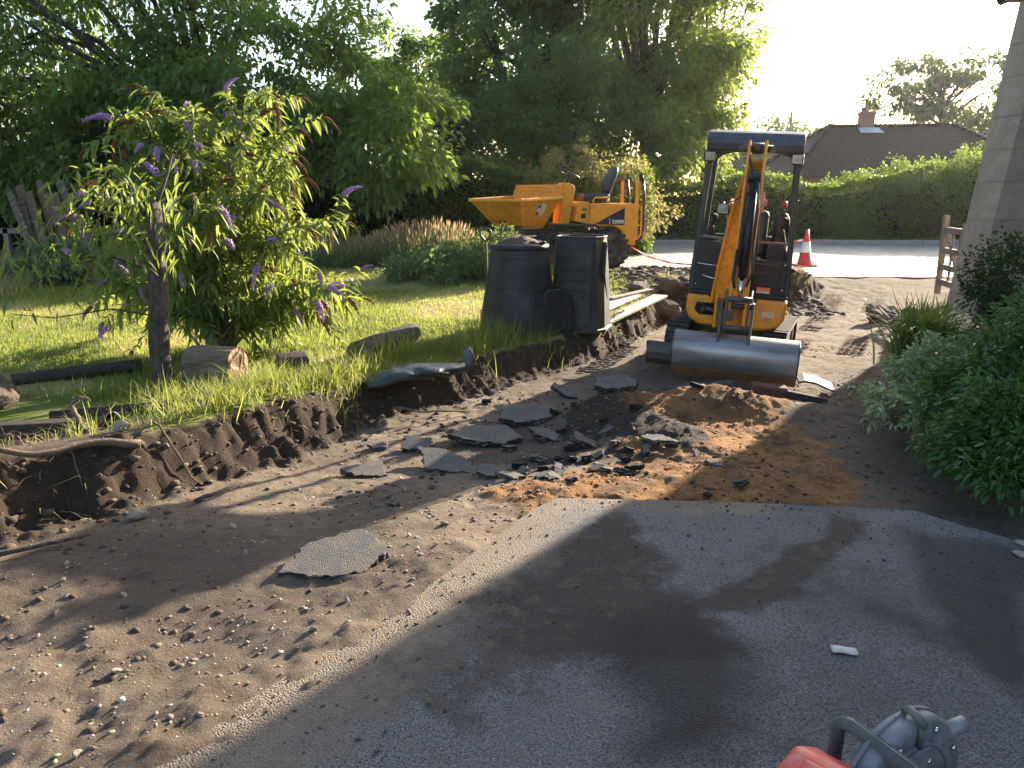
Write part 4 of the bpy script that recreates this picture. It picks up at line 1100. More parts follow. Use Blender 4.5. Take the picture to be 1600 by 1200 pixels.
# ------------------------------------------------------------------ buddleia
def buddleia():
    rng = np.random.default_rng(101)
    bx, by = -2.75, 7.35
    bz = gz(bx, by)
    root = thing('buddleia_bush', 'tall arching buddleia bush with purple and faded brown flower spikes', 'bush', (bx, by, bz))
    st = MB(); LP = []; LD = []; LL = []; LT = []; tips = []
    def pt(e, u, h):
        return np.array([e[0] * u ** 1.15, e[1] * u ** 1.15, h * (1 - (1 - u) ** 1.7) - 0.10 * np.hypot(e[0], e[1]) * u ** 4])
    n_st = 52
    for k in range(n_st):
        a = 2 * np.pi * (k + rng.random()) / n_st * 3.0
        rr = rng.uniform(0.15, 1.0) ** 0.7 * 1.45
        e = np.array([math.cos(a) * rr * 0.95 + 0.04, math.sin(a) * rr * 0.75])
        h = 2.5 * math.sqrt(max(0.02, 1 - (rr / 1.62) ** 2)) * rng.uniform(0.72, 1.0) + 0.1
        if rng.random() < 0.36: h *= rng.uniform(0.22, 0.6)
        off = np.array([rng.normal() * 0.06, rng.normal() * 0.06, 0])
        path = [pt(e, u, h) + off * (1 - u) for u in np.linspace(0, 1, 9)]
        st.tube(path, list(np.linspace(0.016, 0.003, 9)), 5)
        subs = [(path, 0.2)]
        for q in range(9):
            u0 = rng.uniform(0.28, 0.95)
            p0 = pt(e, u0, h) + off * (1 - u0)
            d0 = nrm(rng.normal(size=3) + np.array([e[0] * 0.7, e[1] * 0.7, 0.55]))
            l = rng.uniform(0.22, 0.5)
            sp = [p0 + d0 * l * u + np.array([0, 0, -0.22 * l * u ** 2.2]) for u in np.linspace(0, 1, 5)]
            st.tube(sp, list(np.linspace(0.006, 0.002, 5)), 4)
            subs.append((sp, 0.0)); tips.append((sp[-1], nrm(sp[-1] - sp[-2])))
        tips.append((path[-1], nrm(path[-1] - path[-2])))
        for (pp, u0) in subs:
            P = np.array(pp)
            L_ = np.linalg.norm(np.diff(P, axis=0), axis=1).sum()
            nl = int(L_ / 0.045)
            for i in range(nl):
                u = u0 + (1 - u0) * (i + 0.5) / nl
                f = u * (len(P) - 1); j = min(int(f), len(P) - 2); fr = f - j
                p = P[j] * (1 - fr) + P[j + 1] * fr; tg = nrm(P[j + 1] - P[j])
                ph = (i % 2) * np.pi / 2 + rng.normal() * 0.3
                s1 = nrm(np.cross(tg, np.array([0.1, 0.2, 1.0]))); s2 = np.cross(tg, s1)
                for sg in (-1, 1):
                    dv = nrm(sg * (s1 * math.cos(ph) + s2 * math.sin(ph)) + tg * 0.55 + np.array([0, 0, -0.22]) + rng.normal(size=3) * 0.15)
                    LP.append(p); LD.append(dv); LL.append(rng.uniform(0.075, 0.16)); LT.append(np.clip(0.55 * rng.random() + 0.45 * rng.random() * (p[2] < 1.6), 0, 1))
    st.build('stems', M['stem_green'], root)
    LP = np.array(LP); LD = np.array(LD); n = len(LP)
    up = nrm(np.array([0, 0, 1.0]) + rng.normal(size=(n, 3)) * 0.35)
    lv = leaves_obj('leaves', LP, LD, up, np.array(LL), 0.33, LM['buddleia'], root, 'lance', 0.42, 0.22, np.array(LT)); lv['kind'] = 'stuff'
    # flower spikes: curved tapering cones of florets
    def spike(seed, length, r, curve):
        rg = np.random.default_rng(seed); mb = MB()
        nn = 19
        for i in range(nn):
            u = i / (nn - 1)
            c = np.array([0, curve * u * u * length, length * u * (1 - 0.2 * curve * u)])
            rad = r * (1 - u) ** 0.6 * (0.6 + 0.4 * min(1, u * 6)) + 0.002
            m_ = 6
            for q in range(m_):
                a = 2 * math.pi * (q + 0.5 * (i % 2)) / m_ + rg.normal() * 0.1
                p = c + np.array([math.cos(a), math.sin(a), rg.normal() * 0.25]) * rad * rg.uniform(0.75, 1.3)
                s = rad * rg.uniform(0.35, 0.6) + 0.002
                mb.add([p + np.array(v) * s for v in ((1, 0, 0), (-1, 0, 0), (0, 1, 0), (0, -1, 0), (0, 0, .9), (0, 0, -.9))], [(0, 2, 4), (2, 1, 4), (1, 3, 4), (3, 0, 4), (2, 0, 5), (1, 2, 5), (3, 1, 5), (0, 3, 5)])
        return mb
    vars_p = [spike(1, 0.19, 0.019, 0.5).mesh('flower_spike'), spike(2, 0.14, 0.020, 0.2).mesh('flower_spike')]
    vars_b = [spike(3, 0.21, 0.014, 0.9).mesh('seed_spike'), spike(4, 0.17, 0.015, 0.4).mesh('seed_spike')]
    for v_ in vars_p: v_.materials.append(M['flower_purple'])
    for v_ in vars_b: v_.materials.append(M['flower_brown'])
    T = [(p, d) for p, d in tips if np.hypot(p[0], p[1]) > 0.75 or p[2] > 1.75]
    T = [T[i] for i in rng.permutation(len(T))]
    kept = []
    for p, d in T:
        if all(np.linalg.norm(p - q) > 0.15 for q in kept) and (p[1] < 0.35 or p[2] > 1.9 or abs(p[0]) > 1.1):
            kept.append(p)
            br = rng.random() < 0.5
            me = (vars_b if br else vars_p)[rng.integers(2)]
            o = bpy.data.objects.new('seed_spike' if br else 'flower_spike', me); COL.objects.link(o); o.parent = root
            o.location = p
            dv = Vector(nrm(d * 0.9 + np.array([0, 0, -0.15]) + rng.normal(size=3) * 0.25))
            q_ = dv.to_track_quat('Z', 'Y')
            # let the spike curl towards the ground
            dn = (Vector((0, 0, -1)) - dv * dv.dot(Vector((0, 0, -1)))).normalized()
            x_ = dn.cross(dv).normalized()
            o.rotation_euler = Matrix((x_, dn, dv)).transposed().to_euler()
            s = rng.uniform(0.7, 1.15); o.scale = (s, s, s)
            if len(kept) > 130: break
buddleia()

# ------------------------------------------------------------------ dead trunk in front of the bush
dt = thing('dead_tree', 'rough dead tree trunk with broken side limbs before the flowering bush', 'dead tree', (-2.72, 5.98, gz(-2.72, 5.98)))
mb = MB()
rng = np.random.default_rng(5)
pth = [(0.0, 0, -0.1), (0.0, 0, 0.05), (0.005, 0, 0.35), (0.015, 0.01, 0.7), (0.03, 0.02, 1.0), (0.03, 0.03, 1.22), (0.05, 0.05, 1.42)]
mb.tube(pth, [0.095, 0.08, 0.072, 0.07, 0.072, 0.06, 0.04], 14)
mb.v = [tuple(Vector(p) * 1 + Vector((0.018, 0.018, 0)) * math.sin(p[2] * 23 + p[0] * 60) * (0.7 + 0.3 * math.cos(p[1] * 90))) for p in mb.v]
mb.build('trunk', M['bark'], dt)
for pa, r0 in (([(-0.02, 0.02, 1.1), (-0.2, 0.0, 1.3), (-0.45, -0.05, 1.36), (-0.62, -0.08, 1.25), (-0.7, -0.1, 1.0)], 0.014),
               ([(0, 0.02, 1.25), (0.12, 0.05, 1.5), (0.16, 0.08, 1.62), (0.2, 0.1, 1.75)], 0.018),
               ([(-0.01, 0.0, 0.9), (-0.25, -0.05, 1.0), (-0.6, -0.12, 0.95), (-0.85, -0.15, 0.8)], 0.009),
               ([(-0.02, 0.02, 1.3), (-0.1, 0.05, 1.5), (-0.3, 0.1, 1.62), (-0.5, 0.1, 1.68)], 0.012),
               ([(0.0, 0.0, 0.55), (-0.3, -0.08, 0.62), (-0.7, -0.15, 0.56), (-1.0, -0.2, 0.6)], 0.007)):
    mb = MB(); mb.tube(pa, list(np.linspace(r0, r0 * 0.35, len(pa))), 8); mb.build('limb', M['bark'], dt)
# a few sprays of the same long leaves on it
P = []; D = []
for k in range(420):
    b = [np.array((-0.62, -0.08, 1.2)), np.array((0.1, -0.05, 1.45)), np.array((-0.8, -0.15, 0.85)), np.array((-0.3, 0.0, 1.5)), np.array((0.1, -0.12, 1.15)), np.array((-0.2, -0.1, 1.05))][k % 6]
    P.append(b + rng.normal(size=3) * np.array([0.2, 0.08, 0.12])); D.append(nrm(rng.normal(size=3) + np.array([-0.3, 0, -0.8])))
leaves_obj('leaves', np.array(P), np.array(D), nrm(rng.normal(size=(420, 3)) + np.array([0, 0, 1])), rng.uniform(0.07, 0.13, 420), 0.26, LM['buddleia'], dt, 'lance', 0.4)

# ------------------------------------------------------------------ logs, sleepers, planks
def log(name, label, a, b, r, mat, endmat=None, seed=0, n=18, cat='log', sq=1.0):
    rg = np.random.default_rng(seed)
    a = Vector(a); b = Vector(b)
    root = thing(name, label, cat, (a + b) / 2 - Vector((0, 0, r)))
    o = root.location
    ang = [rg.uniform(0.9, 1.08) for _ in range(n)]
    d = (b - a).normalized(); x = d.cross(Vector((0, 0, 1))).normalized(); y = x.cross(d)
    rings = []
    for i in range(7):
        p = a.lerp(b, i / 6)
        rings.append([tuple(p - o + (x * math.cos(2 * math.pi * k / n) + y * math.sin(2 * math.pi * k / n) * sq) * r * ang[k] * (1 + rg.normal() * 0.015) * (1.04 - 0.04 * abs(i - 3) / 3)) for k in range(n)])
    mb = MB(); mb.loft(rings, caps=endmat is None, smooth=True); mb.build('bark', mat, root)
    if endmat:
        for rr, s in ((rings[0], -1), (rings[-1], 1)):
            mb = MB(); c = sum((Vector(p) for p in rr), Vector()) / n + d * s * 0.012
            mb.add([tuple(c)] + [tuple(c.lerp(Vector(p), 0.55) + d * s * rg.uniform(-0.006, 0.02)) for p in rr] + list(rr), [f for k in range(n) for f in ((0, 1 + k, 1 + (k + 1) % n), (1 + k, 1 + n + k, 1 + n + (k + 1) % n, 1 + (k + 1) % n))])
            mb.build('cut_end', endmat, root)
    return root
z0 = gz(-2.3, 6.1)
log('cut_log', 'short fat weathered log lying beside the dead trunk', (-2.50, 6.02, z0 + 0.15), (-2.12, 5.96, z0 + 0.15), 0.165, M['old_wood'], M['cut_wood'], 3)
z0 = gz(-1.8, 6.4)
log('log_stump', 'small dark log end standing in the long grass', (-1.93, 6.36, z0 + 0.09), (-1.73, 6.46, z0 + 0.09), 0.11, M['dark_wood'], M['brown_wood'], 4)
z0 = gz(-1.15, 7.3)
log('mossy_log', 'long split dark log lying behind the black plastic bag', (-1.42, 7.05, z0 + 0.07), (-1.02, 7.85, z0 + 0.11), 0.115, M['dark_wood'], M['old_wood'], 5, sq=0.8)
z0 = gz(-3.6, 6.4)
log('fallen_log', 'long thin rotten log lying in the shaded grass', (-3.95, 6.05, z0 + 0.03), (-3.15, 6.55, z0 + 0.05), 0.075, M['dark_wood'], None, 6, sq=0.7)
def plank(name, label, c, size, rot, mat, cat='plank', bevel=0.004, group=None):
    mb = MB(); mb.box((0, 0, size[2] / 2), size)
    o = mb.build(name, mat, loc=c, rot=rot, bevel=bevel)
    me = o.data
    return tag(o, label, cat, group)
z0 = gz(-3.0, 4.55)
plank('edging_board', 'dark square edging timber lying on the bare bank', (-3.2, 4.60, z0 + 0.0), (1.1, 0.1, 0.09), (R(4), R(-1), R(7)), M['dark_wood'], bevel=0.01)
z0 = gz(-2.75, 4.95)
plank('rotten_board', 'thin rotten edging board half buried in grass', (-2.55, 5.02, z0 + 0.0), (0.95, 0.035, 0.07), (R(-20), R(-3), R(10)), M['dark_wood'], bevel=0.01)
pot = thing('plant_pot', 'small black plastic plant pot tipped on its side', 'plant pot', (-2.5, 4.66, gz(-2.5, 4.66) + 0.045), (R(75), 0, R(60)))
mb = MB(); mb.lathe([(0.035, -0.06), (0.047, 0.06), (0.052, 0.06), (0.052, 0.075), (0.045, 0.075), (0.03, -0.05)], 18, caps=False); mb.build('wall', M['black_plastic'], pot)
mb = MB(); mb.lathe([(0.001, -0.055), (0.035, -0.058)], 18, caps=False); mb.build('base', M['black_plastic'], pot)

# leaning stack of old palings at the back left
pal = [(-9.82, 1.2, -19), (-9.68, 1.1, -21), (-9.45, 1.22, -20), (-9.15, 1.15, -22), (-9.9, 1.05, -14), (-9.75, 1.25, -16), (-9.6, 1.15, -18), (-9.5, 1.3, -13), (-9.38, 1.2, -17), (-9.25, 1.1, -10), (-9.1, 1.25, -15), (-9.0, 1.05, -20), (-8.85, 1.35, -24), (-8.7, 1.3, -33), (-8.62, 1.15, -38)]
rs = random.Random(9)
for i, (x, h, tl) in enumerate(pal):
    h *= 1.38; tl = tl * 0.7 - 9
    mb = MB(); w = rs.choice((0.10, 0.12, 0.16)); mb.prism([(-w / 2, 0), (w / 2, 0), (w / 2, h - 0.03), (w / 4, h), (-w / 4, h), (-w / 2, h - 0.03)], 'y', -0.015, 0.015)
    o = mb.build('fence_paling', M['brown_wood'] if i % 4 else M['old_wood'], loc=(x + 1.55, 13.9 + 0.06 * (i % 3), 0.2), rot=(R(-16 - 2 * (i % 3)), R(tl * 1.05), R(rs.uniform(-6, 6))), bevel=0.003)
    tag(o, 'old weathered fence paling leaning in the stack by the hedge', 'paling', 'stacked fence palings')
for i, (x, y, lab) in enumerate(((-8.9, 14.5, 'low wooden rail holding up the stacked fence palings'),)):
    mb = MB(); mb.box((0.9, 0, 0.72), (2.6, 0.09, 0.09)); mb.box((-0.25, 0, 0.33), (0.09, 0.09, 0.86)); mb.box((2.1, 0, 0.33), (0.09, 0.09, 0.86))
    tag(mb.build('support_rail', M['grey_wood'], loc=(x, y, 0.2)), lab, 'fence rail')
# ------------------------------------------------------------------ mini digger
def text_mesh(s, size, depth=0.002, font_shear=0.0):
    cu = bpy.data.curves.new('lettering', 'FONT'); cu.body = s; cu.size = size; cu.extrude = depth; cu.shear = font_shear; cu.align_x = 'CENTER'; cu.offset = size * 0.012
    ob = bpy.data.objects.new('lettering', cu); COL.objects.link(ob)
    bpy.context.view_layer.update()
    me = bpy.data.meshes.new_from_object(ob.evaluated_get(bpy.context.evaluated_depsgraph_get()))
    bpy.data.objects.remove(ob, do_unlink=True)
    return me

def digger():
    rt = thing('mini_digger', 'orange and black mini digger with open canopy and wide steel bucket', 'digger', (2.50, 8.8, -0.19), (R(0), R(3.0), R(-18)))
    OR, OW, BK, BP = M['orange'], M['orange_worn'], M['black_metal'], M['black_plastic']
    UC = Matrix.Rotation(R(-6), 4, 'Z')
    # --- undercarriage
    for sx in (-1, 1):
        xc = sx * 0.50
        def stad(rh, L_, zc, n=10):
            pts = []
            for i in range(n + 1):
                a = -math.pi / 2 - math.pi * i / n
                pts.append((-L_ / 2 + rh * math.cos(a), zc + rh * math.sin(a)))
            for i in range(n + 1):
                a = math.pi / 2 - math.pi * i / n
                pts.append((L_ / 2 + rh * math.cos(a), zc + rh * math.sin(a)))
            return pts
        o_ = stad(0.185, 1.15, 0.19); i_ = stad(0.15, 1.15, 0.19)
        mb = MB(); n = len(o_)
        for t_ in (0,):
            vs = []
            for (py, pz) in o_: vs += [(xc - 0.115, py, pz), (xc + 0.115, py, pz)]
            for (py, pz) in i_: vs += [(xc - 0.115, py, pz), (xc + 0.115, py, pz)]
            fs = []
            for k in range(n):
                k2 = (k + 1) % n
                fs += [(2 * k, 2 * k + 1, 2 * k2 + 1, 2 * k2), (2 * n + 2 * k2, 2 * n + 2 * k2 + 1, 2 * n + 2 * k + 1, 2 * n + 2 * k), (2 * k, 2 * k2, 2 * n + 2 * k2, 2 * n + 2 * k), (2 * k + 1, 2 * n + 2 * k + 1, 2 * n + 2 * k2 + 1, 2 * k2 + 1)]
            mb.add(vs, fs)
        trk = mb.xf(UC).build('track', M['rubber'], rt)
        # grousers
        tot = 0; P = [Vector((0, a, b)) for a, b in o_]; P.append(P[0])
        cum = [0]
        for k in range(len(P) - 1): cum.append(cum[-1] + (P[k + 1] - P[k]).length)
        NG = 44; mb = MB()
        for q in range(NG):
            s = cum[-1] * q / NG
            k = max(i for i in range(len(cum) - 1) if cum[i] <= s)
            f = (s - cum[k]) / max(cum[k + 1] - cum[k], 1e-6)
            p = P[k].lerp(P[k + 1], f); tg = (P[k + 1] - P[k]).normalized() if (P[k + 1] - P[k]).length > 0 else Vector((0, 1, 0))
            nn = Vector((0, p.y - max(-0.575, min(0.575, p.y)), p.z - 0.19)).normalized()
            m3 = Matrix((Vector((1, 0, 0)), nn.cross(Vector((1, 0, 0))), nn)).transposed()
            c = p + nn * 0.008 + Vector((xc, 0, 0))
            mb.box(c, (0.225, 0.032, 0.034), m3)
        mb.xf(UC).build('grousers', M['rubber'], trk)
        mb = MB(); mb.box((xc, 0, 0.19), (0.15, 1.05, 0.17)); mb.xf(UC).build('track_frame', M['steel_dark'], rt, bevel=0.02)
        for yy, r_ in ((-0.575, 0.145), (0.575, 0.145)):
            mb = MB(); mb.lathe([(0.03, -0.09), (r_, -0.085), (r_, 0.085), (0.03, 0.09)], 20, (xc, yy, 0.19), 'x'); mb.xf(UC).build('idler', M['steel_dark'], rt)
        for yy in (-0.3, 0, 0.3):
            mb = MB(); mb.lathe([(0.02, -0.08), (0.06, -0.08), (0.06, 0.08), (0.02, 0.08)], 14, (xc, yy, 0.085), 'x'); mb.xf(UC).build('roller', M['steel_dark'], rt)
    mb = MB(); mb.box((0, 0, 0.27), (0.8, 0.55, 0.14)); mb.lathe([(0.3, 0.3), (0.3, 0.42)], 24); mb.xf(UC).build('turntable', M['steel_dark'], rt)
    # dozer blade
    mb = MB()
    prof = [(-1.13, 0.0), (-1.17, 0.06), (-1.175, 0.13), (-1.15, 0.19), (-1.11, 0.235), (-1.09, 0.225), (-1.125, 0.18), (-1.148, 0.15), (-1.145, 0.08), (-1.105, 0.02)]
    mb.prism(prof, 'x', -0.70, 0.70); bl = mb.xf(UC).build('dozer_blade', M['steel_dark'], rt)
    mb = MB()
    for sx in (-1, 1): mb.prism([(-1.10, 0.0), (-1.15, 0.235), (-1.02, 0.19), (-0.98, 0.04)], 'x', sx * 0.70 - 0.012, sx * 0.70 + 0.012)
    mb.xf(UC).build('blade_end', M['steel_dark'], bl)
    for sx in (-1, 1):
        mb = MB(); mb.bar((sx * 0.25, -1.12, 0.14), (sx * 0.28, -0.2, 0.25), 0.07, 0.09); mb.xf(UC).build('blade_arm', M['orange_worn'], rt)
    # --- upper body
    def front(zs):
        # rounded tub outline seen from the front
        return [(-0.51, 0.70), (-0.51, 0.52), (-0.47, 0.44), (-0.38, 0.385), (-0.1, 0.365), (0.1, 0.36), (0.34, 0.37), (0.44, 0.41), (0.50, 0.50), (0.51, 0.70)]
    mb = MB(); mb.prism(front(0), 'y', -0.60, 0.50)
    tub = mb.build('body_skirt', OR, rt, bevel=0.035, seg=3)
    mb = MB(); mb.prism([(-0.40, 0.62), (-0.42, 0.54), (-0.37, 0.49), (-0.2, 0.49), (-0.17, 0.56), (-0.2, 0.62)], 'y', -0.606, -0.59); mb.build('recess_shade', M['tar'], tub)  # flat dark plate, the shade inside the opening put into its colour
    mb = MB(); mb.tube([(-0.35, -0.62, 0.52), (-0.28, -0.64, 0.56), (-0.18, -0.66, 0.54)], 0.022, 8); mb.lathe([(0.01, -0.67), (0.03, -0.66), (0.03, -0.60)], 10, (-0.32, 0, 0.55), 'y'); mb.build('swing_ram', M['steel_dark'], tub)
    mb = MB(); mb.box((0.33, -0.603, 0.545), (0.125, 0.006, 0.06)); mb.build('rating_plate', M['sticker_pale'], tub)
    # counterweight and engine cover behind the seat
    mb = MB(); mb.prism([(-0.5, 0.42), (0.5, 0.42), (0.5, 0.9), (0.42, 1.0), (-0.42, 1.0), (-0.5, 0.9)], 'y', 0.35, 0.66); mb.build('engine_cover', OR, rt, bevel=0.04, seg=3)
    # cab floor front: black guard panels
    mb = MB(); mb.box((0.0, -0.1, 0.725), (1.0, 0.98, 0.04)); mb.build('cab_floor', BK, rt, bevel=0.01)
    mb = MB(); mb.prism([(-0.475, 0.74), (-0.14, 0.74), (-0.14, 1.24), (-0.455, 1.28)], 'y', -0.53, -0.50); lg = mb.build('front_panel', BK, rt, bevel=0.008)
    mb = MB(); mb.tube([(-0.44, -0.545, 1.02), (-0.16, -0.545, 1.0)], 0.008, 6); mb.tube([(-0.38, -0.545, 0.9), (-0.26, -0.55, 0.87), (-0.14, -0.545, 0.89)], 0.008, 6); mb.build('panel_trim', M['chrome'], lg)
    mb = MB(); mb.prism([(0.10, 0.74), (0.475, 0.74), (0.465, 1.10), (0.10, 1.10)], 'y', -0.53, -0.50); rg_ = mb.build('front_panel', BK, rt, bevel=0.008)
    mb = MB(); mb.tube([(0.12, -0.55, 1.06), (0.36, -0.55, 1.05), (0.41, -0.55, 1.01), (0.41, -0.55, 0.94)], 0.010, 6); mb.tube([(0.12, -0.55, 0.97), (0.39, -0.55, 0.96)], 0.006, 6); mb.tube([(0.12, -0.55, 0.86), (0.22, -0.556, 0.85), (0.34, -0.55, 0.87)], 0.007, 6); mb.build('hose_guard', M['steel_dark'], rg_)
    mb = MB(); mb.box((0.255, -0.534, 0.785), (0.135, 0.004, 0.062)); st = mb.build('warning_sticker', M['sticker_orange'], rg_)
    mb = MB(); mb.box((0.255, -0.5365, 0.768), (0.12, 0.002, 0.018)); mb.build('sticker_band', M['white_paint'], st)
    for sx in (-1, 1):
        mb = MB(); mb.box((sx * 0.47, -0.1, 0.95), (0.03, 0.8, 0.42)); mb.build('side_panel', BK, rt, bevel=0.01)
    mb = MB(); mb.box((0, 0.3, 1.0), (0.92, 0.06, 0.6)); mb.build('rear_bulkhead', BK, rt, bevel=0.01)
    mb = MB(); mb.bar((-0.46, -0.50, 1.30), (-0.12, -0.50, 1.28), 0.02, 0.025); mb.build('cross_rail', M['steel_dark'], rt)
    mb = MB(); mb.bar((0.10, -0.50, 1.28), (0.455, -0.50, 1.27), 0.02, 0.025); mb.build('cross_rail', M['steel_dark'], rt)
    # consoles, levers, seat
    for sx in (-1, 1):
        mb = MB(); mb.prism([(-0.42, 0.75), (0.2, 0.75), (0.2, 1.22), (-0.28, 1.28), (-0.42, 1.2)], 'x', sx * 0.34 - 0.1, sx * 0.34 + 0.1); cs = mb.build('control_console', BP, rt, bevel=0.025)
        jx = sx * 0.36
        mb = MB(); mb.lathe([(0.07, 1.27), (0.055, 1.30), (0.058, 1.315), (0.044, 1.335), (0.047, 1.35), (0.034, 1.37), (0.036, 1.385), (0.022, 1.41)], 14, (jx, -0.26, 0)); mb.build('lever_boot', M['rubber'], cs)
        mb = MB(); mb.tube([(jx, -0.26, 1.40), (jx + 0.01, -0.27, 1.44), (jx + 0.03, -0.29, 1.50), (jx + 0.035, -0.295, 1.53)], [0.014, 0.022, 0.026, 0.018], 10); mb.build('joystick', BP, cs)
    mb = MB(); mb.tube([(-0.40, -0.1, 1.28), (-0.36, -0.12, 1.45), (-0.30, -0.12, 1.56)], [0.016, 0.014, 0.02], 8); mb.build('safety_lever', BP, rt)
    mb = MB(); mb.loft([[(0.36 + 0.085 * math.cos(a) * w, -0.05 + 0.05 * math.sin(a), z) for a in [2 * math.pi * k / 16 for k in range(16)]] for z, w in ((1.2, 1.0), (1.42, 1.0), (1.52, 0.85), (1.57, 0.45))]); mb.build('blade_lever_housing', BP, rt)
    mb = MB(); mb.tube([(0.36, -0.08, 1.55), (0.36, -0.09, 1.63)], 0.008, 8); ll = mb.build('blade_lever', M['steel_dark'], rt)
    mb = MB(); mb.lathe([(0.012, 1.62), (0.026, 1.63), (0.03, 1.66), (0.024, 1.69), (0.005, 1.70)], 12, (0.36, -0.09, 0)); mb.build('lever_knob', M['red_knob'], ll)
    mb = MB(); mb.tube([(0.33, 0.0, 1.5), (0.345, 0.0, 1.7), (0.34, 0.0, 1.76)], [0.007, 0.007, 0.016], 8); mb.build('throttle_lever', BP, rt)
    mb = MB(); mb.box((0, 0.02, 1.02), (0.42, 0.42, 0.14)); mb.build('seat_cushion', M['seat'], rt, bevel=0.05, seg=3)
    mb = MB(); mb.box((0, 0.24, 1.32), (0.44, 0.11, 0.52), (R(-8), 0, 0)); mb.build('seat_back', M['seat'], rt, bevel=0.05, seg=3)
    mb = MB(); mb.box((0, 0.05, 0.85), (0.3, 0.3, 0.22)); mb.build('seat_base', BP, rt)
    # --- canopy
    for sx in (-1, 1):
        for (ya, yb, nm) in ((-0.50, -0.40, 'front_post'), (0.30, 0.28, 'rear_post')):
            mb = MB(); mb.bar((sx * 0.49, ya, 0.72), (sx * 0.425, yb, 2.26), 0.055, 0.06, (0, 1, 0)); mb.build(nm, BK, rt, bevel=0.012)
    prof = [(-0.50, 2.155), (-0.535, 2.18), (-0.55, 2.24), (-0.535, 2.30), (-0.48, 2.35), (-0.40, 2.375), (-0.3, 2.385), (0.25, 2.375), (0.36, 2.35), (0.40, 2.29), (0.40, 2.24), (0.36, 2.24), (0.34, 2.31), (0.24, 2.335), (-0.3, 2.335), (-0.42, 2.325), (-0.48, 2.29), (-0.50, 2.24), (-0.49, 2.19), (-0.47, 2.165)]
    mb = MB(); mb.prism(prof, 'x', -0.472, 0.472); rf = mb.build('canopy_roof', M['canopy'], rt, bevel=0.03, seg=3)
    for sx in (-1, 1):
        mb = MB(); mb.prism([(-0.50, 2.21), (-0.50, 2.31), (-0.43, 2.352), (0.3, 2.352), (0.385, 2.31), (0.385, 2.24)], 'x', sx * 0.46 - 0.012, sx * 0.46 + 0.012); mb.build('canopy_side', M['canopy'], rf, bevel=0.008)
    arch = [(-0.44, 2.30), (0.44, 2.30), (0.44, 2.10)] + [(0.39 * math.cos(a), 2.10 + 0.09 * math.sin(a)) for a in np.linspace(0, math.pi, 13)] + [(-0.44, 2.10)]
    mb = MB(); mb.prism(arch, 'y', -0.40, -0.37); mb.build('canopy_valance', BK, rf)
    mb = MB(); mb.prism([(p[0], p[1] + 0.02) for p in arch], 'y', 0.27, 0.30); mb.build('canopy_valance', BK, rf)
    def worklight(c, rz=0, s=1.0):
        mb = MB(); mb.box((0, 0.03, 0), (0.115 * s, 0.08, 0.105 * s), None); w = mb.build('work_light', BP, rt, bevel=0.012, loc=c, rot=(0, 0, rz))
        mb = MB(); mb.box((0, -0.012, 0), (0.095 * s, 0.012, 0.085 * s)); mb.lathe([(0.001, -0.024), (0.03 * s, -0.022), (0.036 * s, -0.016)], 14, (0, 0, 0), 'y'); mb.build('lens', M['lens'], w, bevel=0.004)
        mb = MB(); mb.tube([(0, 0.06, 0.04), (0, 0.10, 0.06)], 0.012, 6); mb.build('bracket', BK, w)
        return w
    worklight((-0.435, -0.50, 2.11), R(12)); worklight((0.42, -0.50, 2.11), R(-6)); worklight((-0.215, -1.0, 1.60), R(4), 1.05)
    # --- kingpost and boom
    mb = MB(); mb.prism([(-0.58, 0.42), (-0.86, 0.40), (-0.90, 0.72), (-0.80, 0.80), (-0.58, 0.74)], 'x', -0.20, -0.165); mb.prism([(-0.58, 0.42), (-0.86, 0.40), (-0.90, 0.72), (-0.80, 0.80), (-0.58, 0.74)], 'x', 0.085, 0.12); mb.box((-0.04, -0.64, 0.56), (0.26, 0.12, 0.3)); mb.build('kingpost', OR, rt, bevel=0.01)
    mb = MB(); mb.box((-0.085, -0.89, 0.60), (0.17, 0.03, 0.22)); mb.tube([(-0.22, -0.82, 0.68), (0.14, -0.82, 0.68)], 0.028, 10); mb.build('kingpost_pin', M['steel_dark'], rt, bevel=0.006)
    # boom: tapered box following a cranked line, wider at the foot
    line = [(-0.075, -0.80, 0.66, 0.165, 0.10), (-0.055, -0.85, 1.05, 0.145, 0.14), (-0.03, -0.90, 1.45, 0.12, 0.14), (-0.005, -0.97, 1.72, 0.10, 0.13), (0.025, -1.07, 1.93, 0.075, 0.10), (0.045, -1.15, 2.07, 0.06, 0.06)]
    rings = []
    for i, (x, y, z, hw, hd) in enumerate(line):
        a = line[max(i - 1, 0)]; b = line[min(i + 1, len(line) - 1)]
        d = Vector((0, b[1] - a[1], b[2] - a[2])).normalized(); nn = Vector((0, d.z, -d.y))
        c = Vector((x, y, z))
        rings.append([tuple(c + Vector((sx * hw, 0, 0)) + nn * sy * hd * 0.5) for sx, sy in ((-1, -1), (1, -1), (1, 1), (-1, 1))])
    mb = MB(); mb.loft(rings, smooth=False); bm = mb.build('boom', OW, rt, bevel=0.008)
    mb = MB()
    for sx in (-1, 1):
        mb.loft([[(r[0 if sx < 0 else 1][0] + sx * 0.004 + dx, r[0 if sx < 0 else 1][1] - 0.022 + dy, r[0 if sx < 0 else 1][2]) for dx, dy in ((-0.012, 0), (0.012, 0), (0.012, 0.03), (-0.012, 0.03))] for r in rings], smooth=False)
    mb.build('boom_flange', OR, bm)
    mb = MB(); mb.prism([(-0.80, 1.30), (-0.68, 1.5), (-0.72, 1.7), (-0.88, 1.66), (-0.95, 1.45)], 'x', -0.17, -0.135); mb.tube([(-0.2, -0.78, 1.55), (0.12, -0.78, 1.55)], 0.03, 10); mb.build('boom_lug', OR, bm, bevel=0.008)
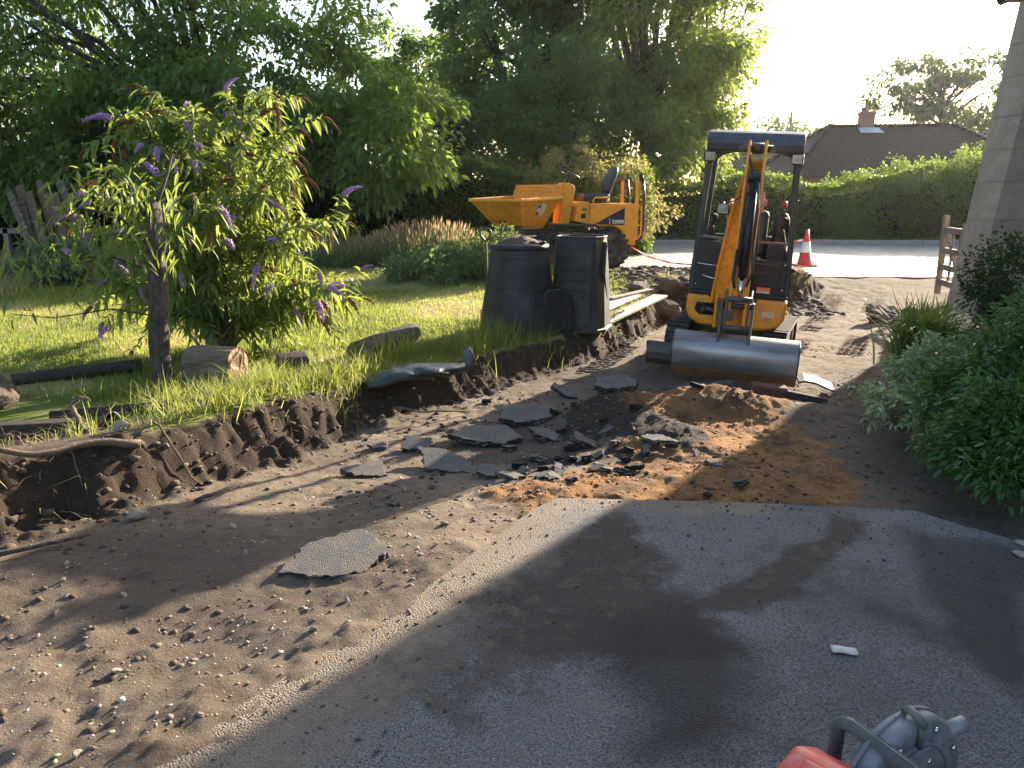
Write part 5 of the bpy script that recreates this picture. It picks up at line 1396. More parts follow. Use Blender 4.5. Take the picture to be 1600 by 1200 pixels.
    mb = MB(); mb.tube([(-0.16, -0.70, 0.8), (-0.16, -0.72, 1.2)], 0.045, 12); mb.tube([(-0.16, -0.72, 1.2), (-0.16, -0.76, 1.52)], 0.024, 10); mb.build('boom_ram', M['steel_dark'], rt)
    mb = MB(); mb.prism([(-1.05, 1.58), (-0.98, 1.72), (-1.08, 1.78), (-1.14, 1.66)], 'x', 0.11, 0.16); mb.tube([(0.1, -1.06, 1.68), (0.19, -1.06, 1.68)], 0.035, 10); mb.build('pivot_boss', M['sticker_orange'], bm, bevel=0.01)
    # dipper: two side plates with a web, hanging from the boom tip to the bucket
    dt_, db_ = Vector((0.05, -1.16, 2.16)), Vector((0.03, -1.42, 0.72))
    prof = [(-1.02, 2.20), (-1.20, 2.24), (-1.30, 2.05), (-1.36, 1.6), (-1.47, 0.80), (-1.46, 0.68), (-1.36, 0.68), (-1.28, 1.0), (-1.14, 1.7), (-1.04, 2.02)]
    for sx in (-1, 1):
        mb = MB(); x0 = 0.045 + sx * 0.075; mb.prism(prof, 'x', x0 - 0.012, x0 + 0.012); mb.build('dipper_plate', OR, rt, bevel=0.004)
    mb = MB(); mb.prism([(-1.24, 1.96), (-1.32, 1.6), (-1.42, 0.9), (-1.36, 0.9), (-1.22, 1.6), (-1.16, 1.9)], 'x', -0.018, 0.108); mb.build('dipper_web', OW, rt)
    mb = MB(); mb.tube([(-0.09, -1.12, 2.17), (0.18, -1.12, 2.17)], 0.032, 12); mb.tube([(0.045 - 0.05, -1.12, 2.17), (0.045 + 0.05, -1.12, 2.17)], 0.05, 12); mb.box((-0.09, -1.12, 2.175), (0.07, 0.05, 0.045)); mb.box((0.18, -1.12, 2.165), (0.05, 0.06, 0.06)); mb.build('dipper_pin', M['steel_dark'], rt)
    # bucket ram down the front, with hoses
    mb = MB(); mb.tube([(0.05, -1.32, 1.95), (0.055, -1.38, 1.86)], [0.05, 0.055], 12); mb.tube([(0.055, -1.36, 1.9), (0.055, -1.52, 1.0)], 0.042, 14); ra = mb.build('bucket_ram', BP, rt)
    mb = MB(); mb.tube([(0.055, -1.52, 1.0), (0.055, -1.56, 0.80)], 0.022, 12); mb.build('ram_rod', M['chrome'], ra)
    for k, pth in enumerate(([(0.06, -1.40, 1.86), (0.0, -1.46, 1.72), (0.005, -1.50, 1.4), (0.01, -1.53, 1.1)], [(0.09, -1.40, 1.86), (0.12, -1.45, 1.6), (0.115, -1.52, 1.3), (0.14, -1.55, 1.05), (0.10, -1.56, 0.92)], [(-0.21, -0.96, 1.64), (-0.1, -1.15, 1.69), (0.0, -1.35, 1.76)], [(-0.02, -1.2, 2.1), (0.02, -1.36, 1.98), (0.05, -1.40, 1.85)])):
        mb = MB(); mb.tube(pth, 0.011 if k != 2 else 0.007, 8); mb.build('hose', M['hose'], rt)
    for k, pth in enumerate(([(0.13, -0.80, 0.75), (0.135, -0.95, 1.2), (0.13, -1.02, 1.6), (0.12, -1.15, 1.9), (0.10, -1.3, 1.92)], [(-0.24, -0.66, 0.66), (-0.27, -0.74, 0.72), (-0.22, -0.8, 0.82), (-0.2, -0.82, 1.1), (-0.17, -0.86, 1.5)], [(0.16, -0.66, 0.62), (0.2, -0.76, 0.7), (0.16, -0.82, 0.8)], [(-0.02, -1.50, 1.25), (-0.03, -1.52, 0.98), (0.0, -1.53, 0.9)])):
        mb = MB(); mb.tube(pth, 0.012, 8); mb.build('hose', M['hose'], rt)
    for (bx_, bz_) in ((-0.44, 0.80), (-0.2, 0.80), (0.44, 0.80), (0.44, 1.06), (0.14, 1.06)):
        mb = MB(); mb.lathe([(0.001, -0.541), (0.011, -0.540), (0.012, -0.528)], 10, (bx_, 0, bz_), 'y'); mb.build('bolt', M['chrome'], rt)
    # bucket links
    for sx in (-1, 1):
        mb = MB(); mb.bar((0.045 + sx * 0.10, -1.56, 0.80), (0.045 + sx * 0.10, -1.58, 0.50), 0.022, 0.05, (0, 1, 0)); mb.bar((0.045 + sx * 0.115, -1.40, 0.86), (0.045 + sx * 0.115, -1.57, 0.80), 0.02, 0.04); mb.build('bucket_link', M['steel_dark'], rt, bevel=0.006)
    mb = MB(); mb.tube([(-0.08, -1.56, 0.80), (0.17, -1.56, 0.80)], 0.028, 12); mb.tube([(-0.09, -1.42, 0.72), (0.18, -1.42, 0.72)], 0.028, 12); mb.tube([(-0.09, -1.58, 0.53), (0.18, -1.58, 0.53)], 0.028, 12); mb.build('link_pins', M['steel_dark'], rt)
    # ditching bucket: back shell towards the camera
    BX0, BX1 = -0.50, 0.635
    sh = [(-1.36, 0.425), (-1.44, 0.45), (-1.54, 0.447), (-1.62, 0.42), (-1.675, 0.37), (-1.70, 0.31), (-1.695, 0.24), (-1.67, 0.17), (-1.64, 0.115)]
    inn = [(p[0] + 0.018, p[1] - 0.012) for p in sh]
    mb = MB(); mb.prism(sh + inn[::-1], 'x', BX0, BX1)
    mb.sm = [True] * len(mb.f)
    bk = mb.build('bucket', M['steel'], rt)
    es = bk.modifiers.new('split', 'EDGE_SPLIT'); es.split_angle = R(40)
    mb = MB(); mb.prism([(-1.664, 0.135), (-1.652, 0.118), (-1.60, 0.04), (-1.585, 0.046), (-1.63, 0.12), (-1.645, 0.14)], 'x', BX0 - 0.006, BX1 + 0.006); mb.build('cutting_edge', M['steel_rust'], bk)
    for xx in (BX0, BX1):
        mb = MB(); mb.prism(sh + [(-1.60, 0.06), (-1.50, 0.16), (-1.38, 0.36)], 'x', xx - 0.010, xx + 0.010); mb.build('bucket_side', M['steel_dark'], bk, bevel=0.003)
    for sx in (-1, 1):
        mb = MB(); mb.prism([(-1.36, 0.42), (-1.65, 0.38), (-1.62, 0.54), (-1.50, 0.76), (-1.38, 0.76), (-1.36, 0.6)], 'x', 0.045 + sx * 0.14 - 0.012, 0.045 + sx * 0.14 + 0.012); mb.build('bucket_ear', M['steel_dark'], bk, bevel=0.004)
    return rt
digger()

# ------------------------------------------------------------------ dumper
def dumper():
    rt = thing('mini_dumper', 'orange one tonne dumper with tipping skip and black seat by the hedge', 'dumper', (1.0, 15.2, 0.22), (0, 0, R(15)))
    OR, OW, BK = M['orange'], M['orange_worn'], M['black_metal']
    FR = Matrix.Translation((-0.85, 0, 0)) @ Matrix.Rotation(R(35), 4, 'Z')
    def wheel(c, m4):
        mb = MB(); r_ = 0.35
        mb.lathe([(0.17, -0.11), (0.27, -0.125), (0.325, -0.115), (0.345, -0.06), (0.348, 0), (0.345, 0.06), (0.325, 0.115), (0.27, 0.125), (0.17, 0.11)], 30, c, 'y', caps=False)
        for k in range(20):
            a = 2 * math.pi * k / 20
            for s in (-1, 1):
                mm = Matrix.Rotation(a + s * 0.08, 3, 'Y') @ Matrix.Rotation(s * R(30), 3, 'Z')
                mb.box(Vector(c) + Matrix.Rotation(a + s * 0.08, 3, 'Y') @ Vector((0, s * 0.06, 0.35)), (0.032, 0.13, 0.035), Matrix.Rotation(a + s * 0.08, 3, 'Y') @ Matrix.Rotation(s * R(32), 3, 'Z'))
        w = mb.xf(m4).build('wheel', M['rubber'], rt)
        mb = MB(); s = -1 if c[1] < 0 else 1
        mb.lathe([(0.17, -0.10), (0.16, -0.03), (0.06, -0.01), (0.06, -0.05), (0.001, -0.05)], 24, (c[0], c[1], c[2]), 'y', caps=False)
        mb.lathe([(0.001, 0.05), (0.06, 0.05), (0.06, 0.01), (0.16, 0.03), (0.17, 0.10)], 24, (c[0], c[1], c[2]), 'y', caps=False)
        mb.xf(m4).build('rim', M['steel_dark'], w)
    I4 = Matrix.Identity(4)
    for sy in (-1, 1):
        wheel((0.75, sy * 0.42, 0.35), I4); wheel((0.25, sy * 0.44, 0.35), FR)
    mb = MB(); mb.tube([(0.75, -0.45, 0.35), (0.75, 0.45, 0.35)], 0.05, 10); mb.build('rear_axle', M['steel_dark'], rt)
    mb = MB(); mb.tube([(0.25, -0.45, 0.35), (0.25, 0.45, 0.35)], 0.05, 10); mb.box((0.1, 0, 0.5), (1.0, 0.3, 0.14)); mb.xf(FR).build('front_chassis', M['steel_dark'], rt)
    mb = MB(); mb.box((0.45, 0, 0.5), (1.4, 0.36, 0.25)); mb.box((-0.15, 0, 0.45), (0.3, 0.2, 0.3)); mb.build('rear_chassis', M['steel_dark'], rt)
    # rear body with wheel arch
    side = [(0.34, 0.80), (0.46, 0.80), (0.50, 0.76), (0.80, 0.77), (0.95, 0.70), (1.04, 0.55), (1.06, 0.42), (1.26, 0.40), (1.28, 1.12), (1.20, 1.18), (0.34, 1.18)]
    mb = MB(); mb.prism(side, 'y', -0.43, 0.43); bd = mb.build('engine_body', OR, rt, bevel=0.02, seg=2)
    mb = MB(); mb.prism([(0.05, 0.86), (0.34, 0.80), (0.34, 1.20), (0.16, 1.22), (0.10, 1.1)], 'y', -0.40, 0.40); mb.build('instrument_side', OR, rt, bevel=0.015)
    mb = MB(); mb.prism([(0.42, 0.80), (1.03, 0.78), (1.03, 1.10)], 'y', -0.4365, -0.431); tri = mb.build('side_decal', M['navy'], bd)
    me = text_mesh('1 tonne', 0.135, 0.001); me.materials.append(M['white_paint'])
    o = bpy.data.objects.new('lettering', me); COL.objects.link(o); o.parent = bd; o.location = (0.86, -0.4385, 0.815); o.rotation_euler = (R(90), 0, 0); o.scale = (0.72, 1, 1)
    mb = MB(); mb.box((0.22, -0.403, 0.95), (0.09, 0.006, 0.09)); mb.build('ignition_panel', BK, rt)
    mb = MB(); mb.box((0.24, -0.403, 1.07), (0.1, 0.006, 0.03)); mb.build('switch_strip', BK, rt)
    mb = MB(); mb.box((0.05, -0.1, 0.795), (0.55, 0.72, 0.03)); mb.build('footplate', M['steel_dark'], rt, bevel=0.005)
    mb = MB(); mb.tube([(0.42, -0.38, 1.17), (0.42, -0.38, 1.24), (0.46, -0.38, 1.285), (0.70, -0.38, 1.285), (0.73, -0.38, 1.24), (0.73, -0.38, 1.17)], 0.016, 8); mb.build('grab_rail', OR, rt)
    # console and steering wheel
    mb = MB(); mb.prism([(-0.18, 0.80), (0.02, 0.80), (0.12, 1.42), (0.10, 1.50), (-0.02, 1.56), (-0.10, 1.54)], 'y', -0.22, 0.22); cs = mb.build('dash_console', OR, rt, bevel=0.02)
    mb = MB(); mb.tube([(0.02, 0, 1.5), (0.08, 0, 1.68)], 0.02, 8)
    mm = Matrix.Translation((0.09, 0, 1.70)) @ Matrix.Rotation(R(22), 4, 'Y')
    t2 = MB(); t2.tube([mm @ Vector((0.185 * math.cos(a), 0.185 * math.sin(a), 0)) for a in np.linspace(0, 2 * math.pi, 29)], 0.016, 8, cap=False)
    for a in (0.3, 2.4, 4.5): t2.bar(mm @ Vector((0, 0, -0.02)), mm @ Vector((0.18 * math.cos(a), 0.18 * math.sin(a), 0)), 0.03, 0.012)
    t2.lathe([(0.04, -0.02), (0.045, 0.0), (0.03, 0.02)], 14, tuple(mm.translation))
    mb.build('steering_column', BK, rt); t2.build('steering_wheel', M['black_plastic'], rt)
    # seat
    mb = MB(); mb.box((0.55, 0, 1.30), (0.52, 0.48, 0.11)); mb.build('seat_cushion', M['seat'], rt, bevel=0.045, seg=3)
    mb = MB(); mb.box((0.52, 0, 1.22), (0.46, 0.40, 0.09)); mb.build('seat_base', M['rubber'], rt, bevel=0.02)
    rings = []
    for z, w, dp, xo in ((1.34, 0.20, 0.05, 0.80), (1.45, 0.24, 0.07, 0.82), (1.60, 0.25, 0.075, 0.87), (1.74, 0.23, 0.065, 0.93), (1.82, 0.17, 0.05, 0.96), (1.85, 0.08, 0.03, 0.97)):
        rings.append([(xo + dp * math.sin(a) * (1.15 if math.sin(a) > 0 else 0.75), w * math.cos(a), z) for a in [2 * math.pi * k / 20 for k in range(20)]])
    mb = MB(); mb.loft(rings); mb.build('seat_back', M['seat'], rt)
    # roll bar
    mb = MB()
    for sy in (-1, 1): mb.bar((1.30, sy * 0.36, 0.5), (1.30, sy * 0.36, 1.60), 0.06, 0.05, (0, 1, 0))
    mb.build('roll_bar_upright', OR, rt, bevel=0.006)
    mb = MB(); mb.tube([(1.40, -0.36, 1.62), (1.44, -0.36, 1.3), (1.44, -0.36, 0.7), (1.40, -0.36, 0.52), (1.30, -0.36, 0.46)], 0.03, 10); mb.tube([(1.40, 0.36, 1.62), (1.44, 0.36, 1.3), (1.44, 0.36, 0.7), (1.40, 0.36, 0.52), (1.30, 0.36, 0.46)], 0.03, 10); mb.tube([(1.34, -0.36, 1.58), (1.37, -0.36, 1.72), (1.42, -0.36, 1.58)], 0.03, 10); mb.tube([(1.44, -0.36, 0.9), (1.44, 0.36, 0.9)], 0.025, 8); mb.build('folded_roll_bar', BK, rt)
    mb = MB(); mb.tube([(1.33, -0.37, 1.12), (1.40, -0.37, 1.12), (1.40, -0.37, 0.6), (1.33, -0.37, 0.52)], 0.014, 8); mb.build('guard_rail', OR, rt)
    # skip
    W = 0.6; wb = 0.34
    zr, zb = 1.25, 1.50
    v = [(-0.78, -W, zr), (-0.78, W, zr), (0.45, W, zr + 0.05), (0.45, -W, zr + 0.05), (-0.40, -wb, 0.80), (-0.40, wb, 0.80), (0.20, wb, 0.74), (0.20, -wb, 0.74), (0.52, W * 0.93, zb), (0.52, -W * 0.93, zb)]
    f = [(0, 1, 5, 4), (1, 2, 6, 5), (3, 0, 4, 7), (2, 3, 7, 6), (4, 5, 6, 7), (3, 2, 8, 9)]
    mb = MB(); mb.add(v, f); sk = mb.xf(FR).build('skip', OW, rt)
    so = sk.modifiers.new('thickness', 'SOLIDIFY'); so.thickness = 0.022; so.offset = 0
    mb = MB()
    for a, b in ((0, 1), (1, 2), (3, 0)):
        A = Vector(v[a]); B = Vector(v[b]); mb.bar(A + Vector((0, 0, -0.01)), B + Vector((0, 0, -0.01)), 0.06, 0.055)
    mb.bar(v[8], v[9], 0.04, 0.04)
    mb.xf(FR).build('skip_rim', OR, sk, bevel=0.008)
    mb = MB()
    for y0 in (-0.10,): mb.prism([(-0.74, 1.20), (-0.40, 0.78), (-0.30, 0.64), (-0.36, 0.66), (-0.66, 1.06)], 'y', y0 - 0.014, y0 + 0.014)
    mb.xf(FR).build('skip_rib', OR, sk)
    mb = MB(); mb.tube([(0.05, 0, 0.55), (-0.25, 0, 0.78)], 0.05, 10); mb.box((0.05, 0, 0.66), (0.5, 0.4, 0.12)); mb.xf(FR).build('tip_ram', M['steel_dark'], rt)
    # lettering on the front face and a warning label on the side
    A = Vector(v[0]); B = Vector(v[1]); D = Vector(v[4]); E_ = Vector(v[5])
    fz = (B - A).normalized(); dn = ((D + E_) / 2 - (A + B) / 2).normalized(); nn = fz.cross(dn).normalized()
    if nn.x > 0: nn = -nn
    me = text_mesh('Thwaites', 0.13, 0.001); me.materials.append(M['brown_wood'])
    m3 = Matrix((-fz, -dn, nn)).transposed()
    if m3.determinant() < 0: m3 = Matrix((fz, -dn, nn)).transposed()
    p = (D + E_) / 2 + fz * 0.14 - dn * 0.06 + nn * 0.016
    me.transform(FR @ (Matrix.Translation(p) @ m3.to_4x4()))
    o = bpy.data.objects.new('lettering', me); COL.objects.link(o); o.parent = sk
    A = Vector(v[3]); B = Vector(v[0]); C_ = Vector(v[4]); D = Vector(v[7])
    nn = (B - A).cross(D - A).normalized()
    if nn.y > 0: nn = -nn
    cen = A * 0.35 + B * 0.25 + C_ * 0.2 + D * 0.2
    ux = (B - A).normalized(); uy = nn.cross(ux).normalized()
    if uy.z < 0: uy = -uy
    m3 = Matrix((ux, uy, nn)).transposed()
    for off, w, h, mt, nm, lift in ((0, 0.26, 0.22, 'sticker_pale', 'warning_label', 0.014), (0.07, 0.09, 0.20, 'grey_plastic', 'label_panel', 0.0165), (0.07, 0.06, 0.07, 'white_paint', 'label_symbol', 0.019)):
        mb = MB(); c = cen + ux * off + nn * lift; mb.box(c, (w, h, 0.003), m3); mb.xf(FR).build(nm, M[mt], sk)
dumper()
# ------------------------------------------------------------------ compost bins
def bins():
    z0 = gz(0.07, 8.5)
    rt = thing('compost_bin', 'round tapered black compost bin with soil heaped on its lid', 'compost bin', (0.08, 8.52, z0 - 0.02))
    mb = MB()
    pr = []
    for i in range(29):
        u = i / 28; z = 0.92 * u
        r = 0.44 - 0.145 * u ** 1.15 - 0.012 * math.exp(-((u - 0.0) / 0.05) ** 2)
        for c_ in (0.12, 0.5, 0.86): r -= 0.006 * math.exp(-((u - c_) / 0.012) ** 2)
        pr.append((r, z))
    mb.lathe(pr, 56, caps=False)
    # shallow moulded arches in the side
    mb.build('wall', M['bin'], rt)
    mb = MB(); mb.lathe([(0.29, 0.90), (0.312, 0.905), (0.318, 0.93), (0.312, 0.955), (0.29, 0.965), (0.26, 0.955), (0.2, 0.95), (0.001, 0.95)], 48, (0, 0, 0), caps=False); ld = mb.build('lid', M['bin'], rt)
    for q, (a0, zc) in enumerate(((-2.3, 0.50), (-2.2, 0.80), (-2.2, 0.14))):
        mb = MB(); pts = []
        for i in range(14):
            a = a0 + 1.25 * i / 13; zz = zc + 0.05 * math.sin(math.pi * i / 13) - 0.04 * (i / 13)
            u = zz / 0.92; r = 0.44 - 0.145 * u ** 1.15 + 0.001
            pts.append((r * math.cos(a), r * math.sin(a), zz))
        mb.tube(pts, 0.005, 6); mb.build('moulded_rib', M['bin'], rt)
    # heap of compost and a scrap of plastic on the lid
    rg = np.random.default_rng(3); mb = MB()
    N = 26
    vs = [(0, 0.02, 1.035)]; fs = []
    for j in range(1, 7):
        for k in range(N):
            a = 2 * math.pi * k / N; r = 0.26 * j / 6
            vs.append((r * math.cos(a), r * math.sin(a), 0.955 + 0.085 * math.cos(r / 0.26 * math.pi / 2) * (0.8 + 0.35 * rg.random()) - (0.01 if j == 6 else 0)))
    for k in range(N): fs.append((0, 1 + k, 1 + (k + 1) % N))
    for j in range(5):
        for k in range(N): fs.append((1 + j * N + k, 1 + (j + 1) * N + k, 1 + (j + 1) * N + (k + 1) % N, 1 + j * N + (k + 1) % N))
    mb.add(vs, fs, True)
    o = mb.build('compost_heap', M['soil_lump'], loc=(0.08, 8.52, z0 - 0.017)); tag(o, 'dark crumbly soil heaped on the round bin lid', 'soil heap')
    mb = MB(); gx = 9
    vs = [(0.02 + 0.26 * i / (gx - 1), -0.16 + 0.26 * j / (gx - 1), 0.99 + 0.055 * math.cos(i * 0.55) * math.cos((j - 4) * 0.35) + 0.012 * math.sin(i * 2.1 + j)) for j in range(gx) for i in range(gx)]
    mb.add(vs, [(j * gx + i, j * gx + i + 1, (j + 1) * gx + i + 1, (j + 1) * gx + i) for j in range(gx - 1) for i in range(gx - 1)], True)
    o = mb.build('plastic_scrap', M['bin'], loc=(0.08, 8.52, z0 - 0.017)); so = o.modifiers.new('t', 'SOLIDIFY'); so.thickness = 0.004; tag(o, 'bent scrap of black plastic lying on the heaped bin lid', 'plastic scrap')
    # square bin
    z1 = gz(0.76, 8.8)
    rt = thing('ribbed_compost_bin', 'square black compost bin with moulded slots and an open top', 'compost bin', (0.77, 8.86, z1 - 0.02), (0, 0, R(-20)))
    def rsq(h, z, ch=0.19):
        c = h - ch; return [(-c, -h, z), (c, -h, z), (h - ch * 0.3, -h + ch * 0.3, z), (h, -c, z), (h, c, z), (h - ch * 0.3, h - ch * 0.3, z), (c, h, z), (-c, h, z), (-h + ch * 0.3, h - ch * 0.3, z), (-h, c, z), (-h, -c, z), (-h + ch * 0.3, -h + ch * 0.3, z)]
    hh = lambda z: 0.325 - 0.055 * z
    mb = MB(); mb.loft([rsq(hh(z) + e_, z) for z, e_ in ((0, 0.012), (0.03, 0.012), (0.04, 0), (0.35, 0), (0.7, 0), (1.0, 0), (1.03, 0.006), (1.035, 0.006), (1.035, -0.02), (0.9, -0.03), (0.2, -0.03))], caps=False, smooth=False)
    wl = mb.build('wall', M['bin'], rt, bevel=0.012)
    for k in range(5):
        z = 0.93 - 0.115 * k
        mb = MB(); y = -hh(z) - 0.001; mb.box((0.0, y - 0.004, z), (0.30, 0.022, 0.05)); mb.build('moulded_slot', M['bin'], wl, bevel=0.009)
    mb = MB(); mb.box((0.0, -hh(0.5) - 0.003, 0.55), (0.40, 0.012, 0.92), (R(-3.1), 0, 0)); mb.build('front_hatch', M['bin'], wl, bevel=0.006)
    mb = MB(); x = hh(0.6)
    mb.loft([[(x - 0.02, 0.0 + dy, z) for dy in (0,)] for z in ()], caps=False) if False else None
    mb.prism([(-0.06, 0.98), (0.10, 0.55), (0.02, 0.30), (-0.13, 0.62)], 'x', hh(0.6) - 0.03, hh(0.6) + 0.016); mb.build('moulded_diamond', M['black_plastic'], wl, bevel=0.012)
    mb = MB(); mb.loft([rsq(0.265, 0.62), rsq(0.265, 0.63)], smooth=False); mb.build('contents', M['soil_lump'], rt)
    # door leaning between the bins
    z2 = gz(0.53, 8.2)
    mb = MB(); pts = [(-0.2, 0), (0.2, 0), (0.215, 0.3), (0.17, 0.5), (0.1, 0.545), (-0.1, 0.545), (-0.17, 0.5), (-0.215, 0.3)]
    mb.prism(pts, 'y', -0.025, 0.025)
    o = mb.build('plastic_hatch', M['bin'], loc=(0.50, 8.30, z2 - 0.01), rot=(R(-9), 0, R(38)), bevel=0.02, seg=3); tag(o, 'rounded black plastic hatch leaning between the two compost bins', 'bin hatch')
bins()
# garden fork standing behind the bins
fk = thing('garden_fork', 'garden fork with a D handle stuck upright behind the bins', 'garden fork', (-0.27, 9.15, gz(-0.27, 9.15)), (R(-3), R(-2), 0))
mb = MB(); mb.tube([(0, 0, 0.12), (0, 0, 0.92)], [0.015, 0.014], 10); mb.build('shaft', M['brown_wood'], fk)
mb = MB(); mb.tube([(0, 0, 0.90), (-0.05, 0, 0.97), (-0.062, 0, 1.02), (-0.05, 0, 1.045), (0.05, 0, 1.045), (0.062, 0, 1.02), (0.05, 0, 0.97), (0, 0, 0.90)], 0.013, 8); mb.build('handle', M['black_plastic'], fk)
mb = MB(); mb.tube([(-0.09, 0, 0.12), (0.09, 0, 0.12)], 0.009, 8)
for k in range(4): mb.tube([(-0.09 + 0.06 * k, 0, 0.12), (-0.09 + 0.06 * k, 0.01, -0.15)], [0.008, 0.004], 6)
mb.build('tines', M['steel_dark'], fk)

# boards and lumps by the dug edge
for i, (c, L_, w, th, rz, ry, lab, mt) in enumerate((((1.56, 10.05, 0.0), 1.7, 0.2, 0.03, 56, -5, 'pale silvery board lying nearest the digger on the bank', 'board_silver'), ((1.34, 10.2, 0.0), 1.35, 0.2, 0.03, 60, -3, 'pale silvery board lying nearest the square bin', 'board_silver'), ((1.62, 10.75, 0.05), 1.0, 0.12, 0.03, 48, -2, 'narrow dull board poking from the clods', 'grey_wood'))):
    z = max(gz(c[0] + dx * L_ * 0.4 * math.cos(R(rz)), c[1] + dx * L_ * 0.4 * math.sin(R(rz))) for dx in (-1, 0, 1))
    mb = MB(); mb.box((0, 0, th / 2), (L_, w, th)); o = mb.build('timber_board', M[mt], loc=(c[0], c[1], z + 0.012 + c[2]), rot=(0, R(ry), R(rz)), bevel=0.003)
    tag(o, lab, 'board', 'boards on the bank')

def rock_mesh(name, seed, sub=2, sharp=0.35, flat=0.75):
    rg = np.random.default_rng(seed)
    import bmesh
    bm = bmesh.new(); bmesh.ops.create_icosphere(bm, subdivisions=sub, radius=1)
    V = np.array([v.co for v in bm.verts])
    planes = rand_dir(9, rg)
    for pn in planes:
        lim = rg.uniform(0.62, 0.95); dd = V @ pn; ex = np.maximum(dd - lim, 0); V = V - pn[None] * ex[:, None]
    V = V * (1 + 0.06 * rg.normal(size=(len(V), 1))); V[:, 2] *= flat
    for v, c in zip(bm.verts, V): v.co = c
    me = bpy.data.meshes.new(name); bm.to_mesh(me); bm.free()
    return me
ROCKS = [rock_mesh('rock', 200 + k) for k in range(5)]
def rock(name, label, cat, loc, s, mat, k, rot=(0, 0, 0), group=None, sc=(1, 1, 1)):
    me = ROCKS[k % 5].copy(); me.materials.clear(); me.materials.append(M[mat])
    o = bpy.data.objects.new(name, me); COL.objects.link(o); o.location = loc; o.rotation_euler = rot; o.scale = (s * sc[0], s * sc[1], s * sc[2])
    return tag(o, label, cat, group)
def on(x, y, s): return (x, y, gz(x, y) + s * 0.45)
rock('rubble_lump', 'large soil crusted concrete lump at the end of the silvery boards', 'rubble', on(2.22, 11.2, 0.22), 0.24, 'rubble', 0, (0.3, 0.2, 0.5), sc=(1, .9, 1.1))
rock('rubble_lump', 'pointed soil crusted lump standing on the bank by the digger', 'rubble', on(2.32, 11.75, 0.2), 0.2, 'rubble', 1, (0.5, 0.9, 0.2), sc=(.8, .8, 1.5))
rock('rubble_lump', 'low clod lying between the boards and the dumped soil', 'rubble', on(1.85, 11.5, 0.14), 0.17, 'rubble', 2, (0, 0, 1), sc=(1.3, 1, .8))
for i, (x, y, s, lab) in enumerate(((5.15, 11.0, 0.20, 'largest rubble lump in the pile below the gate'), (5.45, 11.3, 0.17, 'middle rubble lump of the pile below the gate'), (5.72, 11.1, 0.14, 'flat rubble lump beside the daylilies in the pile'), (5.4, 10.85, 0.12, 'small rubble lump in front of the pile below the gate'), (5.85, 11.45, 0.15, 'rear rubble lump of the pile, next to the gate'), (5.62, 10.75, 0.10, 'smallest rubble lump in the pile below the gate'))):
    rock('rubble_lump', lab, 'rubble', on(x, y, s * .8), s, 'rubble', i, (random.random(), random.random(), random.random() * 6), 'rubble pile below the gate', sc=(1.2, 1, .85))
rock('soil_boulder', 'big brown clod of earth on the lawn left of the fallen log', 'clod', on(-3.62, 5.25, 0.16), 0.21, 'rubble', 3, (0.2, 0.1, 0.4), sc=(1, 1, 1.1))

# ------------------------------------------------------------------ cone and tape
cn = thing('traffic_cone', 'red and white traffic cone standing at the edge of the lane', 'traffic cone', (6.12, 16.6, 0.105))
mb = MB(); mb.box((0, 0, 0.02), (0.4, 0.4, 0.04)); mb.build('base', M['red_plastic'], cn, bevel=0.015)
def cr(z): return 0.155 - 0.125 * (z / 0.75)
for nm, za, zb, mt, e_ in (('lower_cone', 0.04, 0.28, 'red_plastic', 0), ('sleeve', 0.28, 0.50, 'white_paint', 0.002), ('upper_cone', 0.50, 0.75, 'red_plastic', 0)):
    mb = MB(); mb.lathe([(cr(za) + e_ + (0.02 if za < .1 else 0), za), (cr(za + .03) + e_, za + .03), (cr(zb) + e_, zb)], 24); mb.build(nm, M[mt], cn)
m, nt, out = new_mat('tape_stripes'); t = NT(nt)
wv = t.n('ShaderNodeTexWave'); wv.inputs['Scale'].default_value = 2.2; wv.bands_direction = 'DIAGONAL'; t.l(t.coord(), wv.inputs[0])
t.l(t.bsdf(t.mix(t.ramp(wv.outputs['Fac'], 0.48, 0.52), (0.7, 0.68, 0.65), (0.6, 0.03, 0.03)), 0.4), out.inputs[0])
M['tape'] = m
def ribbon(name, label, pts, w):
    mb = MB(); P = [Vector(p) for p in pts]; Q = []
    for k in range(len(P) - 1):
        for i in range(8): Q.append(P[k].lerp(P[k + 1], i / 8))
    Q.append(P[-1]); vs = []
    for i, p in enumerate(Q):
        a = 0.5 * math.sin(i * 0.35); vs += [p + Vector((0, 0.3 * a * w, w / 2)), p - Vector((0, 0.3 * a * w, w / 2))]
    mb.add(vs, [(2 * i, 2 * i + 1, 2 * i + 3, 2 * i + 2) for i in range(len(Q) - 1)], True)
    o = mb.build(name, M['tape']); so = o.modifiers.new('t', 'SOLIDIFY'); so.thickness = 0.0015
    return tag(o, label, 'barrier tape')
ribbon('barrier_tape', 'red and white barrier tape sagging from the dumper to the lane', [(2.35, 15.75, 0.55), (2.7, 15.85, 0.36), (3.2, 15.95, 0.22), (3.8, 16.05, 0.17), (4.4, 16.15, 0.18)], 0.03)
ribbon('barrier_tape', 'red and white barrier tape tied to the traffic cone', [(5.2, 16.3, 0.42), (5.5, 16.4, 0.50), (5.8, 16.5, 0.60), (6.17, 16.58, 0.68)], 0.04)
rock('ball', 'small orange ball lying at the hedge foot across the lane', 'ball', (6.4, 24.2, 0.17), 0.09, 'sticker_orange', 0)

